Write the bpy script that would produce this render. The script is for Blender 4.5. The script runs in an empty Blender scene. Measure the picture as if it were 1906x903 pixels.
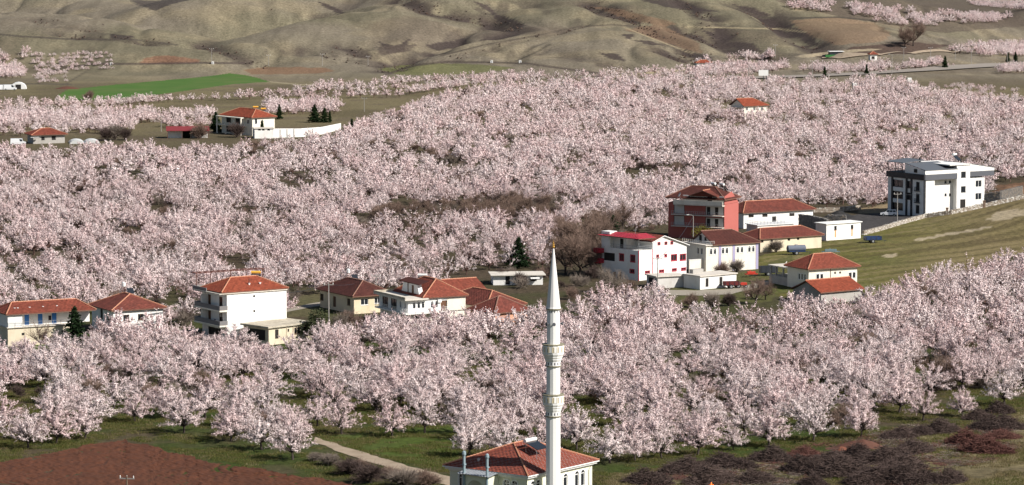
import bpy, math, random
import numpy as np
from mathutils import Vector, Matrix

S = bpy.context.scene
C = S.collection
random.seed(7)
# ------------------------------------------------------------------ camera, light, exposure
F, CX, CY, ZC = 6500.0, 953.0, 451.5, 88.0          # focal length and centre in photo pixels, camera height in metres
TAU = math.atan((CY + 215.0) / F)                    # downward tilt
cam = bpy.data.cameras.new("camera")
cam.sensor_width = 36.0
cam.lens = F / 1906.0 * 36.0
cam.clip_start, cam.clip_end = 5.0, 40000.0
co = bpy.data.objects.new("camera", cam)
C.objects.link(co)
co.location = (0, 0, ZC)
co.rotation_euler = (math.pi / 2 - TAU, 0, 0)
S.camera = co
SUN_AZ, SUN_EL = math.radians(-27), math.radians(38)   # from the right, a little from the camera's side
sdir = Vector((math.cos(SUN_AZ) * math.cos(SUN_EL), math.sin(SUN_AZ) * math.cos(SUN_EL), math.sin(SUN_EL)))
sl = bpy.data.lights.new("sun", "SUN")
sl.energy, sl.angle, sl.color = 5.0, math.radians(0.5), (1.0, 0.95, 0.885)
so = bpy.data.objects.new("sun", sl)
C.objects.link(so)
so.location = (300, 200, 400)
so.rotation_euler = sdir.to_track_quat("Z", "Y").to_euler()
W = bpy.data.worlds.new("World")
S.world = W
W.use_nodes = True
nt = W.node_tree
sky = nt.nodes.new("ShaderNodeTexSky")
sky.sky_type = "NISHITA"
sky.sun_disc = False
sky.sun_elevation = SUN_EL
sky.sun_rotation = math.atan2(sdir.x, sdir.y)
nt.links.new(sky.outputs[0], nt.nodes["Background"].inputs[0])
nt.nodes["Background"].inputs[1].default_value = 0.055
S.view_settings.view_transform = "Standard"
S.view_settings.look = "None"
S.view_settings.exposure = 0.46
S.view_settings.gamma = 1.0
S.cycles.max_bounces = 5
S.cycles.diffuse_bounces = 3
S.cycles.transmission_bounces = 3
S.cycles.use_denoising = True

# ------------------------------------------------------------------ numeric helpers
def _hash(ix, iy, seed):
    h = (ix.astype(np.int64) * 374761393 + iy.astype(np.int64) * 668265263 + seed * 1274126177) & 0xFFFFFFFF
    h = ((h ^ (h >> 13)) * 1274126177) & 0xFFFFFFFF
    h = (h ^ (h >> 16)) & 0xFFFFFFFF
    return h / 4294967295.0

def vnoise(x, y, seed=0):
    x = np.asarray(x, float); y = np.asarray(y, float)
    ix, iy = np.floor(x), np.floor(y)
    fx, fy = x - ix, y - iy
    fx = fx * fx * (3 - 2 * fx); fy = fy * fy * (3 - 2 * fy)
    a, b = _hash(ix, iy, seed), _hash(ix + 1, iy, seed)
    c, d = _hash(ix, iy + 1, seed), _hash(ix + 1, iy + 1, seed)
    return (a * (1 - fx) + b * fx) * (1 - fy) + (c * (1 - fx) + d * fx) * fy

def fbm(x, y, seed=0, o=4):
    s, a, t = 0.0, 1.0, 0.0
    for k in range(o):
        s = s + a * vnoise(x * 2 ** k, y * 2 ** k, seed + k * 17)
        t += a; a *= 0.5
    return s / t

def sstep(a, b, x):
    t = np.clip((x - a) / (b - a), 0, 1)
    return t * t * (3 - 2 * t)

def inpoly(px, py, poly):
    px = np.asarray(px, float); py = np.asarray(py, float)
    r = np.zeros(px.shape, bool)
    n = len(poly)
    for i in range(n):
        x0, y0 = poly[i]; x1, y1 = poly[(i + 1) % n]
        if y0 == y1: continue
        c = ((y0 > py) != (y1 > py)) & (px < (x1 - x0) * (py - y0) / (y1 - y0) + x0)
        r ^= c
    return r

ct, st = math.cos(TAU), math.sin(TAU)
def ray(px, py):                      # direction of the view ray through a photo pixel, scaled so that its Y is 1
    a, b = (px - CX) / F, -(py - CY) / F
    d = (a, ct + b * st, -st + b * ct)
    return d[0] / d[1], d[2] / d[1]
def at_depth(px, py, Y):
    a, b = ray(px, py)
    return Vector((a * Y, Y, ZC + b * Y))
def project(X, Y, Z):
    dz = Z - ZC
    dep = Y * ct - dz * st
    return CX + F * X / dep, CY - F * (Y * st + dz * ct) / dep
def mpp(Y):                           # photo pixels per metre at a distance
    return F / (Y * ct + ZC * st)

# ridges of the hills: points (photo x, photo y, distance); the crest passes through them
RIDGES = [
    (0.32, 24, [(-500, -160, 2900), (60, -60, 2700), (188, 0, 2500), (268, 26, 2330)]),
    (0.27, 32, [(-700, -40, 2150), (-200, 5, 2060), (0, 20, 2000), (100, 28, 1960), (231, 50, 1900), (300, 86, 1790)]),
    (0.35, 36, [(225, 50, 2120), (288, 23, 2130), (356, 0, 2170), (450, -22, 2230), (560, -14, 2240), (640, 34, 2160)]),
    (0.34, 20, [(400, 96, 1740), (443, 79, 1790), (503, 64, 1850), (570, 50, 1900), (638, 32, 1960), (700, 12, 2020), (790, -12, 2100), (900, -70, 2300)]),
    (0.36, 12, [(560, 122, 1680), (600, 96, 1760), (650, 74, 1830), (720, 40, 1930)]),
    (0.38, 11, [(650, 126, 1680), (690, 104, 1750), (740, 78, 1830), (790, 40, 1940)]),
    (0.30, 20, [(712, 142, 1640), (800, 108, 1715), (900, 72, 1820), (980, 44, 1930), (1060, 10, 2050), (1160, -40, 2250)]),
    (0.22, 40, [(960, 136, 1640), (1060, 96, 1740), (1130, 50, 1880), (1200, 4, 2080), (1290, -60, 2400)]),
    (0.32, 11, [(1290, 120, 1730), (1240, 84, 1840), (1180, 36, 1990), (1120, -10, 2160)]),
    (0.32, 11, [(1385, 104, 1780), (1330, 62, 1930), (1250, 14, 2130), (1200, -25, 2330)]),
    (0.30, 12, [(1500, 98, 1800), (1440, 62, 1930), (1360, 22, 2120), (1290, -15, 2330)]),
    (0.22, 32, [(1640, 92, 1840), (1560, 56, 1960), (1480, 34, 2080), (1380, 4, 2250), (1300, -30, 2450)]),
    (0.27, 32, [(1715, 88, 1900), (1800, 63, 1930), (1906, 37, 1960), (2150, -30, 2000), (2600, -120, 2050)]),
    (0.27, 9, [(150, 130, 1690), (180, 110, 1730), (225, 94, 1765), (300, 93, 1775), (390, 116, 1710)]),
]
RW = []
for k, r, pts in RIDGES:
    w = [at_depth(x, y, D if D < 1641 or x > 1700 else 1640 + (D - 1640) * 0.42) for x, y, D in pts]
    RW.append((k, r, np.array([tuple(v) for v in w])))
BERM = np.array([tuple(at_depth(px, py, Y)) for px, py, Y in
                 [(1604, 437, 876), (1640, 428, 890), (1720, 405, 918), (1760, 398, 918), (1829, 386, 920), (1906, 370, 922), (2050, 345, 925), (2300, 325, 930)]])

def _polydist(X, Y, P):
    best = np.full(X.shape, 1e18); zb = np.zeros(X.shape); side = np.zeros(X.shape)
    for i in range(len(P) - 1):
        ax, ay, az = P[i]; bx, by, bz = P[i + 1]
        dx, dy = bx - ax, by - ay
        t = np.clip(((X - ax) * dx + (Y - ay) * dy) / (dx * dx + dy * dy), 0, 1)
        d2 = (X - ax - t * dx) ** 2 + (Y - ay - t * dy) ** 2
        m = d2 < best
        best = np.where(m, d2, best)
        zb = np.where(m, az + t * (bz - az), zb)
        side = np.where(m, (X - ax) * dy - (Y - ay) * dx, side)
    return np.sqrt(best), zb, side

GUL = []
def _ridge(X, Y, P, k, r):
    best = np.full(X.shape, -1e9)
    for i in range(len(P) - 1):
        ax, ay, az = P[i]; bx, by, bz = P[i + 1]
        dx, dy = bx - ax, by - ay
        t = np.clip(((X - ax) * dx + (Y - ay) * dy) / (dx * dx + dy * dy), 0, 1)
        d2 = (X - ax - t * dx) ** 2 + (Y - ay - t * dy) ** 2
        best = np.maximum(best, az + t * (bz - az) - k * (np.sqrt(d2 + r * r) - r))
    return best
def toe(px):
    return np.interp(px, [-800, 0, 420, 700, 1000, 1290, 1450, 1700, 2600], [1640, 1640, 1650, 1640, 1640, 1700, 1780, 1900, 2000])

def H(X, Y):
    X = np.asarray(X, float); Y = np.asarray(Y, float)
    px = CX + F * X / np.maximum(Y, 50)
    z = 0.5 * (fbm(X / 60, Y / 60, 3, 3) - 0.5)
    z = z * sstep(1500, 1000, Y)
    # foreground bank on the lower right
    z = z + 1.2 * sstep(1450, 1900, px) * np.exp(-((Y - 520) / 30.0) ** 2)
    near = (Y > 700) & (Y < 1000) & (px > 1500)
    if near.any():
        d, zb, sd = _polydist(X[near], Y[near], BERM)
        sd = np.interp(X[near], BERM[:, 0], BERM[:, 1]) - Y[near]
        zb = np.interp(X[near], BERM[:, 0], BERM[:, 2]); d = np.abs(sd) * 0.93
        front = np.exp(-(d / 42.0) ** 2)
        back = np.exp(-(d / 16.0) ** 2)
        zb = np.maximum(zb, 0)
        zz = z.copy()
        zz[near] += zb * np.where(sd > 0, front, back)
        z = zz
    far = Y > 1480
    if far.any():
        Xf, Yf, pf = X[far], Y[far], px[far]
        b = np.maximum(Yf - toe(pf), 0)
        slope = np.interp(pf, [-800, 1000, 1300, 1500, 1800, 2600], [0.006, 0.006, 0.006, 0.006, 0.004, 0.004])
        base = slope * b * b / (b + 60) + (Yf > 2600) * 0.02 * (Yf - 2600)
        wx = Xf + 14 * (fbm(Xf / 55, Yf / 55, 11, 2) - 0.5)
        wy = Yf + 14 * (fbm(Xf / 55, Yf / 55, 12, 2) - 0.5)
        acc = np.exp(np.clip(base / 1.3, -30, 60))
        for k, r, P in RW:
            acc = acc + np.exp(np.clip(_ridge(wx, wy, P, k, r) / 1.3, -30, 60))
        hz = 1.3 * np.log(acc) - 0.0
        rel = sstep(0.5, 6, hz)
        hz = hz + rel * (3.4 * (fbm(Xf / 55, Yf / 70, 21, 4) - 0.5) - 1.6 * np.clip(1 - np.abs(fbm(Xf / 34, Yf / 60, 29, 2) - 0.5) * 9, 0, 1))
        for P, dep, wid in GUL:
            d, _, _ = _polydist(Xf + 5 * (fbm(Xf / 18, Yf / 18, 71, 2) - .5), Yf + 8 * (fbm(Xf / 18, Yf / 18, 72, 2) - .5), P)
            hz = hz - dep * np.exp(-(d / wid) ** 2) * sstep(0.0, 2.5, hz)
        zz = z.copy()
        zz[far] = z[far] + hz * sstep(1480, 1600, Yf)
        z = zz
    return z

def hz1(x, y):
    return float(H(np.array([x]), np.array([y]))[0])

def ground(px, py, ylo=300.0, yhi=6000.0):          # where the view ray through a photo pixel meets the ground
    a, b = ray(px, py)
    for _ in range(2):
        Ys = np.geomspace(ylo, yhi, 500)
        g = (ZC + b * Ys) - H(a * Ys, Ys)
        i = np.argmax(g < 0)
        if g[i] >= 0: i = len(Ys) - 1
        i = max(i, 1)
        ylo, yhi = Ys[i - 1], Ys[i]
    y = 0.5 * (ylo + yhi)
    return Vector((a * y, y, hz1(a * y, y)))

_g = []
for pts, dep, wid in [
    ([(742, -6), (790, 14), (850, 26), (905, 35), (962, 50), (905, 66), (860, 76), (800, 96), (755, 112), (722, 132)], 3.4, 9), ([(1095, 2), (1150, 22), (1210, 50), (1260, 80), (1300, 108)], 3.0, 8),
    ([(1366, 8), (1400, 18), (1434, 30), (1455, 42), (1480, 58), (1508, 70)], 3.0, 10), ([(1266, 48), (1300, 60), (1345, 75), (1375, 90), (1415, 101)], 3.6, 12), ([(1236, 88), (1285, 104), (1335, 118)], 3.0, 9),
    ([(1268, 4), (1300, 16), (1330, 34), (1345, 58)], 2.6, 8), ([(1430, 20), (1455, 40), (1485, 60), (1510, 78), (1532, 96)], 3.0, 11), ([(640, 84), (690, 98), (735, 112)], 2.4, 8), ([(560, 96), (620, 104), (690, 116)], 1.8, 8),
    ([(375, 84), (410, 94), (445, 106), (478, 118)], 2.0, 7), ([(100, 60), (180, 66), (250, 74), (330, 84)], 1.4, 6), ([(820, 118), (900, 92), (1000, 66), (1080, 50)], 1.0, 5), ([(1010, 96), (1090, 110), (1160, 126)], 1.6, 8), ([(60, 36), (130, 48), (200, 58)], 1.4, 8)]:
    _g.append((np.array([tuple(ground(x, y, 1500.0)) for x, y in pts]), dep, wid))
GUL = _g

# ------------------------------------------------------------------ mesh builder
class MB:
    def __init__(s): s.v, s.f, s.m = [], [], []
    def add(s, vs, fs, mi=0):
        o = len(s.v); s.v.extend([tuple(p) for p in vs])
        s.f.extend([tuple(i + o for i in f) for f in fs]); s.m.extend([mi] * len(fs))
    def poly(s, pts, mi=0): s.add(pts, [tuple(range(len(pts)))], mi)
    def box(s, x0, x1, y0, y1, z0, z1, mi=0):
        s.add([(x0, y0, z0), (x1, y0, z0), (x1, y1, z0), (x0, y1, z0), (x0, y0, z1), (x1, y0, z1), (x1, y1, z1), (x0, y1, z1)],
              [(0, 3, 2, 1), (4, 5, 6, 7), (0, 1, 5, 4), (1, 2, 6, 5), (2, 3, 7, 6), (3, 0, 4, 7)], mi)
    def prism(s, outline, axis0, axis1, mi=0):       # outline: 3D points at one end; the other end is shifted by axis1-axis0
        d = Vector(axis1) - Vector(axis0)
        n = len(outline); a = [Vector(p) for p in outline]
        s.add(a + [p + d for p in a], [tuple(range(n))[::-1], tuple(range(n, 2 * n))] + [(i, (i + 1) % n, n + (i + 1) % n, n + i) for i in range(n)], mi)
    def beam(s, a, b, w, h=None, mi=0):              # square bar between two points
        a, b = Vector(a), Vector(b); h = h or w
        d = (b - a).normalized()
        up = Vector((0, 0, 1)) if abs(d.z) < 0.95 else Vector((1, 0, 0))
        r = d.cross(up).normalized() * (w / 2); u = r.cross(d).normalized() * (h / 2)
        s.prism([a + r + u, a - r + u, a - r - u, a + r - u], a, b, mi)
    def tube(s, pts, rad, n=6, mi=0, cap=True):
        pts = [Vector(p) for p in pts]; rings = []
        for i, p in enumerate(pts):
            d = (pts[min(i + 1, len(pts) - 1)] - pts[max(i - 1, 0)]).normalized()
            up = Vector((0, 0, 1)) if abs(d.z) < 0.9 else Vector((1, 0, 0))
            a = d.cross(up).normalized(); b = d.cross(a)
            rings.append([p + (a * math.cos(2 * math.pi * k / n) + b * math.sin(2 * math.pi * k / n)) * rad[i] for k in range(n)])
        vs = [q for r in rings for q in r]; fs = []
        for i in range(len(pts) - 1):
            for k in range(n):
                fs.append((i * n + k, i * n + (k + 1) % n, (i + 1) * n + (k + 1) % n, (i + 1) * n + k))
        if cap: fs += [tuple(range(n)), tuple(range((len(pts) - 1) * n, len(pts) * n))]
        s.add(vs, fs, mi)
    def lathe(s, prof, n=16, mi=0, c=(0, 0), rot=0.0):   # prof: (radius, z)
        vs, fs = [], []
        for r, z in prof:
            for k in range(n):
                a = 2 * math.pi * k / n + rot
                vs.append((c[0] + r * math.cos(a), c[1] + r * math.sin(a), z))
        for i in range(len(prof) - 1):
            for k in range(n):
                fs.append((i * n + k, i * n + (k + 1) % n, (i + 1) * n + (k + 1) % n, (i + 1) * n + k))
        fs += [tuple(range(n))[::-1], tuple(range((len(prof) - 1) * n, len(prof) * n))]
        s.add(vs, fs, mi)
    def build(s, name, mats, parent=None, smooth=False, rnd=False):
        me = bpy.data.meshes.new(name)
        me.from_pydata(s.v, [], s.f)
        mats = mats if isinstance(mats, (list, tuple)) else [mats]
        for m in mats: me.materials.append(m)
        if len(mats) > 1: me.polygons.foreach_set("material_index", s.m)
        if smooth: me.polygons.foreach_set("use_smooth", [True] * len(s.f))
        if rnd:
            at = me.attributes.new("rnd", "FLOAT", "FACE")
            at.data.foreach_set("value", np.random.RandomState(len(s.f)).rand(len(s.f)).astype(np.float32))
        me.update()
        o = bpy.data.objects.new(name, me); C.objects.link(o)
        if parent is not None: o.parent = parent
        return o

def tag(o, label=None, cat=None, group=None, kind=None):
    if label: o["label"] = label
    if cat: o["category"] = cat
    if group: o["group"] = group
    if kind: o["kind"] = kind
    return o
def empty(name, loc, rz=0.0, label=None, cat=None, group=None):
    o = bpy.data.objects.new(name, None); C.objects.link(o)
    o.empty_display_size = 0.5
    o.location = loc; o.rotation_euler = (0, 0, rz)
    return tag(o, label, cat, group)
def np_mesh(name, V, Q, mats, mi=None, smooth=False):   # quads only, fast
    me = bpy.data.meshes.new(name)
    nv, nf = len(V), len(Q); k = Q.shape[1]
    me.vertices.add(nv); me.loops.add(nf * k); me.polygons.add(nf)
    me.vertices.foreach_set("co", np.asarray(V, np.float32).ravel())
    me.loops.foreach_set("vertex_index", Q.astype(np.int32).ravel())
    me.polygons.foreach_set("loop_start", np.arange(0, nf * k, k, dtype=np.int32))
    me.polygons.foreach_set("loop_total", np.full(nf, k, np.int32))
    for m in mats: me.materials.append(m)
    if mi is not None: me.polygons.foreach_set("material_index", mi.astype(np.int32))
    if smooth: me.polygons.foreach_set("use_smooth", np.ones(nf, bool))
    me.update(calc_edges=True)
    return me

# ------------------------------------------------------------------ materials
def new_mat(name):
    m = bpy.data.materials.new(name); m.use_nodes = True
    return m, m.node_tree, m.node_tree.nodes["Principled BSDF"]
def M(name, col, rough=0.8, var=0.12, scale=1.5, stain=None, stain_amt=0.35, stain_scale=0.5, bump=0.0, metal=0.0, spec=0.3, fine=12.0):
    m, t, p = new_mat(name)
    L = t.links.new
    tc = t.nodes.new("ShaderNodeTexCoord")
    n1 = t.nodes.new("ShaderNodeTexNoise"); n1.inputs["Scale"].default_value = scale; n1.inputs["Detail"].default_value = 6
    L(tc.outputs["Object"], n1.inputs["Vector"])
    mix = t.nodes.new("ShaderNodeMix"); mix.data_type = "RGBA"
    mix.inputs[6].default_value = (*[min(1, c * (1 - var)) for c in col], 1)
    mix.inputs[7].default_value = (*[min(1, c * (1 + var)) for c in col], 1)
    L(n1.outputs[0], mix.inputs[0])
    out = mix.outputs[2]
    if stain:
        n2 = t.nodes.new("ShaderNodeTexNoise"); n2.inputs["Scale"].default_value = stain_scale; n2.inputs["Detail"].default_value = 8; n2.inputs["Roughness"].default_value = 0.7
        mp = t.nodes.new("ShaderNodeMapping"); mp.inputs["Scale"].default_value = (1, 1, 0.5)
        L(tc.outputs["Object"], mp.inputs[0]); L(mp.outputs[0], n2.inputs["Vector"])
        r = t.nodes.new("ShaderNodeMapRange"); r.inputs[1].default_value = 0.46; r.inputs[2].default_value = 0.68; r.inputs[3].default_value = 0; r.inputs[4].default_value = stain_amt
        L(n2.outputs[0], r.inputs[0])
        m2 = t.nodes.new("ShaderNodeMix"); m2.data_type = "RGBA"
        L(r.outputs[0], m2.inputs[0]); L(out, m2.inputs[6]); m2.inputs[7].default_value = (*stain, 1)
        out = m2.outputs[2]
    L(out, p.inputs["Base Color"])
    p.inputs["Roughness"].default_value = rough; p.inputs["Metallic"].default_value = metal
    p.inputs["Specular IOR Level"].default_value = spec
    if bump:
        nb = t.nodes.new("ShaderNodeTexNoise"); nb.inputs["Scale"].default_value = fine; nb.inputs["Detail"].default_value = 4
        L(tc.outputs["Object"], nb.inputs["Vector"])
        b = t.nodes.new("ShaderNodeBump"); b.inputs["Strength"].default_value = bump; b.inputs["Distance"].default_value = 0.05
        L(nb.outputs[0], b.inputs["Height"]); L(b.outputs[0], p.inputs["Normal"])
    return m
def tile_mat(name, col, dark, amt=0.5):
    m, t, p = new_mat(name); L = t.links.new
    a = t.nodes.new("ShaderNodeAttribute"); a.attribute_name = "rnd"
    tc = t.nodes.new("ShaderNodeTexCoord")
    n = t.nodes.new("ShaderNodeTexNoise"); n.inputs["Scale"].default_value = 0.45; n.inputs["Detail"].default_value = 8; n.inputs["Roughness"].default_value = 0.7
    L(tc.outputs["Object"], n.inputs["Vector"])
    r = t.nodes.new("ShaderNodeMapRange"); r.inputs[1].default_value = 0.4; r.inputs[2].default_value = 0.65; r.inputs[4].default_value = amt
    L(n.outputs[0], r.inputs[0])
    mx = t.nodes.new("ShaderNodeMix"); mx.data_type = "RGBA"
    mx.inputs[6].default_value = (*[c * 0.75 for c in col], 1); mx.inputs[7].default_value = (*[min(1, c * 1.2) for c in col], 1)
    L(a.outputs["Fac"], mx.inputs[0])
    m2 = t.nodes.new("ShaderNodeMix"); m2.data_type = "RGBA"
    L(r.outputs[0], m2.inputs[0]); L(mx.outputs[2], m2.inputs[6]); m2.inputs[7].default_value = (*dark, 1)
    L(m2.outputs[2], p.inputs["Base Color"]); p.inputs["Roughness"].default_value = 0.85; p.inputs["Specular IOR Level"].default_value = 0.2
    return m
def leaf_mat(name, ca, cb, trans=0.35):
    m, t, p = new_mat(name); L = t.links.new
    t.nodes.remove(p)
    oi = t.nodes.new("ShaderNodeObjectInfo")
    geo = t.nodes.new("ShaderNodeNewGeometry")
    add = t.nodes.new("ShaderNodeMath"); add.operation = "MULTIPLY_ADD"
    L(geo.outputs["Random Per Island"], add.inputs[0]); add.inputs[1].default_value = 0.22
    hf = t.nodes.new("ShaderNodeMath"); hf.operation = "MULTIPLY"; hf.inputs[1].default_value = 0.7
    L(oi.outputs["Random"], hf.inputs[0]); L(hf.outputs[0], add.inputs[2])
    mx = t.nodes.new("ShaderNodeMix"); mx.data_type = "RGBA"
    mx.inputs[6].default_value = (*ca, 1); mx.inputs[7].default_value = (*cb, 1)
    L(add.outputs[0], mx.inputs[0])
    d = t.nodes.new("ShaderNodeBsdfDiffuse"); tr = t.nodes.new("ShaderNodeBsdfTranslucent"); ms = t.nodes.new("ShaderNodeMixShader")
    ms.inputs[0].default_value = trans
    L(mx.outputs[2], d.inputs[0]); L(mx.outputs[2], tr.inputs[0]); L(d.outputs[0], ms.inputs[1]); L(tr.outputs[0], ms.inputs[2])
    L(ms.outputs[0], t.nodes["Material Output"].inputs[0])
    return m
mWhite = M("white_plaster", (0.80, 0.79, 0.76), var=0.05, stain=(0.60, 0.55, 0.47), stain_amt=0.38, bump=0.1)
mCream = M("cream_plaster", (0.67, 0.585, 0.44), var=0.07, stain=(0.42, 0.34, 0.22), stain_amt=0.45, bump=0.1)
mCreamL = M("pale_cream_plaster", (0.78, 0.73, 0.63), var=0.06, stain=(0.5, 0.43, 0.32), stain_amt=0.35, bump=0.1)
mYellow = M("yellow_plaster", (0.71, 0.61, 0.43), var=0.06, stain=(0.45, 0.36, 0.22), stain_amt=0.4, bump=0.1)
mMint = M("pale_green_plaster", (0.70, 0.70, 0.55), var=0.04, stain=(0.55, 0.55, 0.42), stain_amt=0.25, bump=0.08)
mGrey = M("grey_render", (0.40, 0.38, 0.35), var=0.12, stain=(0.26, 0.24, 0.21), stain_amt=0.5, bump=0.15)
mGreyL = M("light_grey_render", (0.58, 0.56, 0.53), var=0.08, stain=(0.4, 0.37, 0.33), stain_amt=0.45, bump=0.1)
mConc = M("weathered_concrete", (0.48, 0.43, 0.34), var=0.2, stain=(0.16, 0.13, 0.09), stain_amt=0.7, stain_scale=0.7, bump=0.25)
mConcL = M("pale_concrete_slab", (0.62, 0.57, 0.50), var=0.12, stain=(0.36, 0.32, 0.27), stain_amt=0.5, bump=0.15)
mBand = M("grey_band_paint", (0.19, 0.18, 0.18), var=0.08)
mPink = M("salmon_plaster", (0.42, 0.125, 0.105), var=0.08, stain=(0.36, 0.1, 0.08), stain_amt=0.4, bump=0.1)
mRedTrim = M("red_trim_paint", (0.42, 0.03, 0.05), var=0.1)
mRedSheet = M("red_sheet_roof", (0.42, 0.04, 0.06), var=0.12, rough=0.55)
mLilac = M("lilac_paint", (0.36, 0.33, 0.48), var=0.06)
mDark = M("anthracite_cladding", (0.020, 0.021, 0.026), var=0.2, rough=0.5)
mSlate = M("slate_band", (0.10, 0.105, 0.12), var=0.1, rough=0.6)
mSheet = M("grey_metal_roof", (0.13, 0.14, 0.155), var=0.1, rough=0.45, metal=0.2)
mBlueDoor = M("blue_door_paint", (0.05, 0.19, 0.50), var=0.15, rough=0.5)
mBlueShut = M("teal_grey_shutter", (0.10, 0.17, 0.23), var=0.15, rough=0.5)
mBrown = M("brown_wood", (0.13, 0.065, 0.035), var=0.25, rough=0.6)
mPvc = M("white_window_frame", (0.78, 0.78, 0.76), var=0.03, rough=0.4)
mVoid = M("dark_interior", (0.025, 0.022, 0.02), var=0.3)
mSteel = M("galvanised_steel", (0.42, 0.44, 0.46), var=0.12, rough=0.4, metal=0.6)
mIron = M("rusty_iron", (0.12, 0.05, 0.04), var=0.3, rough=0.7)
mTank = M("white_tank", (0.75, 0.75, 0.73), var=0.06, rough=0.4)
mYTank = M("yellow_tank", (0.75, 0.40, 0.06), var=0.1, rough=0.4)
mGold = M("gilded_metal", (0.75, 0.42, 0.10), var=0.1, rough=0.3, metal=0.8)
mGoldP = M("gold_line_paint", (0.58, 0.47, 0.25), var=0.1, rough=0.5)
mRim = M("olive_rim_paint", (0.24, 0.22, 0.15), var=0.15, rough=0.6)
mPole = M("grey_pole", (0.30, 0.28, 0.26), var=0.15)
mWood = M("wood_pole", (0.16, 0.115, 0.08), var=0.25)
mTyre = M("tyre_rubber", (0.018, 0.018, 0.018), var=0.2)
mBlueV = M("blue_trailer_paint", (0.02, 0.042, 0.11), var=0.2, rough=0.45)
mDkV = M("dark_trailer_paint", (0.035, 0.04, 0.05), var=0.3, rough=0.5)
mRedV = M("red_machine_paint", (0.50, 0.05, 0.03), var=0.2, rough=0.45)
mGreenV = M("green_paint", (0.03, 0.16, 0.04), var=0.2, rough=0.6)
mCarW = M("white_car_paint", (0.78, 0.79, 0.8), var=0.02, rough=0.25, spec=0.5)
mCarD = M("dark_car_paint", (0.02, 0.022, 0.028), var=0.1, rough=0.25, spec=0.5)
mBark = M("bark", (0.055, 0.042, 0.036), var=0.3, scale=4, rough=0.9)
mTwig = M("almond_twig", (0.13, 0.075, 0.062), var=0.25, rough=0.9)
mBare = M("bare_twig", (0.20, 0.135, 0.105), var=0.25, rough=0.9)
mBareG = M("grey_twig", (0.21, 0.17, 0.14), var=0.25, rough=0.9)
mBrush = M("brush_stick", (0.085, 0.058, 0.05), var=0.35, rough=0.9)
mBrushR = M("reddish_brush_stick", (0.14, 0.062, 0.05), var=0.35, rough=0.9)
mStoneA = M("pale_stone", (0.46, 0.42, 0.36), var=0.25, bump=0.3)
mStoneB = M("brown_stone", (0.30, 0.25, 0.20), var=0.3, bump=0.3)
mStoneG = M("grey_stone_wall", (0.20, 0.19, 0.18), var=0.35, scale=3, stain=(0.1, 0.09, 0.085), stain_amt=0.6, stain_scale=2.5, bump=0.6, fine=5)
mBlossom = leaf_mat("almond_blossom", (0.85, 0.66, 0.65), (0.93, 0.83, 0.81), 0.17)
mNeedle = leaf_mat("conifer_needles", (0.018, 0.034, 0.016), (0.035, 0.055, 0.022), 0.15)
mOlive = leaf_mat("olive_leaves", (0.05, 0.065, 0.03), (0.09, 0.10, 0.055), 0.2)
mGrassB = leaf_mat("grass_blades", (0.065, 0.095, 0.018), (0.20, 0.165, 0.07), 0.3)
mTileR = tile_mat("red_roof_tiles", (0.25, 0.066, 0.042), (0.15, 0.048, 0.034))
mTileB = tile_mat("bright_roof_tiles", (0.30, 0.072, 0.038), (0.20, 0.055, 0.034), 0.4)
mTileD = tile_mat("old_brown_roof_tiles", (0.10, 0.034, 0.027), (0.055, 0.022, 0.019))
mTileM = tile_mat("weathered_roof_tiles", (0.20, 0.058, 0.042), (0.095, 0.036, 0.03), 0.6)
mCap = M("ridge_cap_clay", (0.50, 0.24, 0.15), var=0.2, scale=5)
mCapD = M("old_ridge_cap_clay", (0.28, 0.15, 0.11), var=0.2, scale=5)
mFascia = M("eaves_board", (0.20, 0.10, 0.07), var=0.15)
g_, t_, p_ = new_mat("window_glass")
p_.inputs["Base Color"].default_value = (0.02, 0.024, 0.03, 1); p_.inputs["Roughness"].default_value = 0.12; p_.inputs["Specular IOR Level"].default_value = 0.5
mGlass = g_
# ------------------------------------------------------------------ terrain: one sheet to the horizon, split into valley ground and hills
tcol = np.concatenate([-np.geomspace(1.1, 0.175, 26), np.linspace(-0.17, 0.17, 400), np.geomspace(0.175, 1.1, 26)])
yrow = np.concatenate([np.linspace(60, 470, 16), np.geomspace(478, 1440, 360), np.linspace(1443, 1610, 80), np.linspace(1611.3, 2120, 400), np.linspace(2126, 2700, 90), np.geomspace(2730, 24000, 30)])
nc, nr = len(tcol), len(yrow)
TX = (yrow[:, None] * tcol[None, :]); TY = np.repeat(yrow[:, None], nc, 1)
TZ = H(TX.ravel(), TY.ravel()).reshape(TX.shape)
PX, PY = project(TX, TY, TZ)

def mixc(c, col, w):
    w = np.clip(w, 0, 1)[..., None]
    return c * (1 - w) + np.array(col) * w
n1 = fbm(TX / 9, TY / 9, 41, 4); n2 = fbm(TX / 45, TY / 45, 42, 4); n3 = fbm(TX / 4, TY / 7, 43, 3); n4 = fbm(TX / 120, TY / 120, 44, 3)
col = np.zeros(TX.shape + (3,)) + np.array((0.042, 0.052, 0.014))
col = mixc(col, (0.072, 0.056, 0.034), sstep(0.42, 0.66, n1))
col = mixc(col, (0.036, 0.056, 0.010), sstep(0.55, 0.7, n2) * 0.6)
col = mixc(col, (0.070, 0.052, 0.036), sstep(660, 800, TY) * 0.75)
up = sstep(1050, 1350, TY)                                      # upper valley: dry grassland
col = mixc(col, (0.150, 0.125, 0.070), up * (0.5 + 0.5 * sstep(0.3, 0.6, n2)))
col = mixc(col, (0.105, 0.082, 0.058), up * sstep(0.55, 0.7, n1) * 0.6)
def region(poly, soft=None):
    return inpoly(PX + (n1 - 0.5) * 14, PY + (n3 - 0.5) * 6, poly).astype(float)
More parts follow.
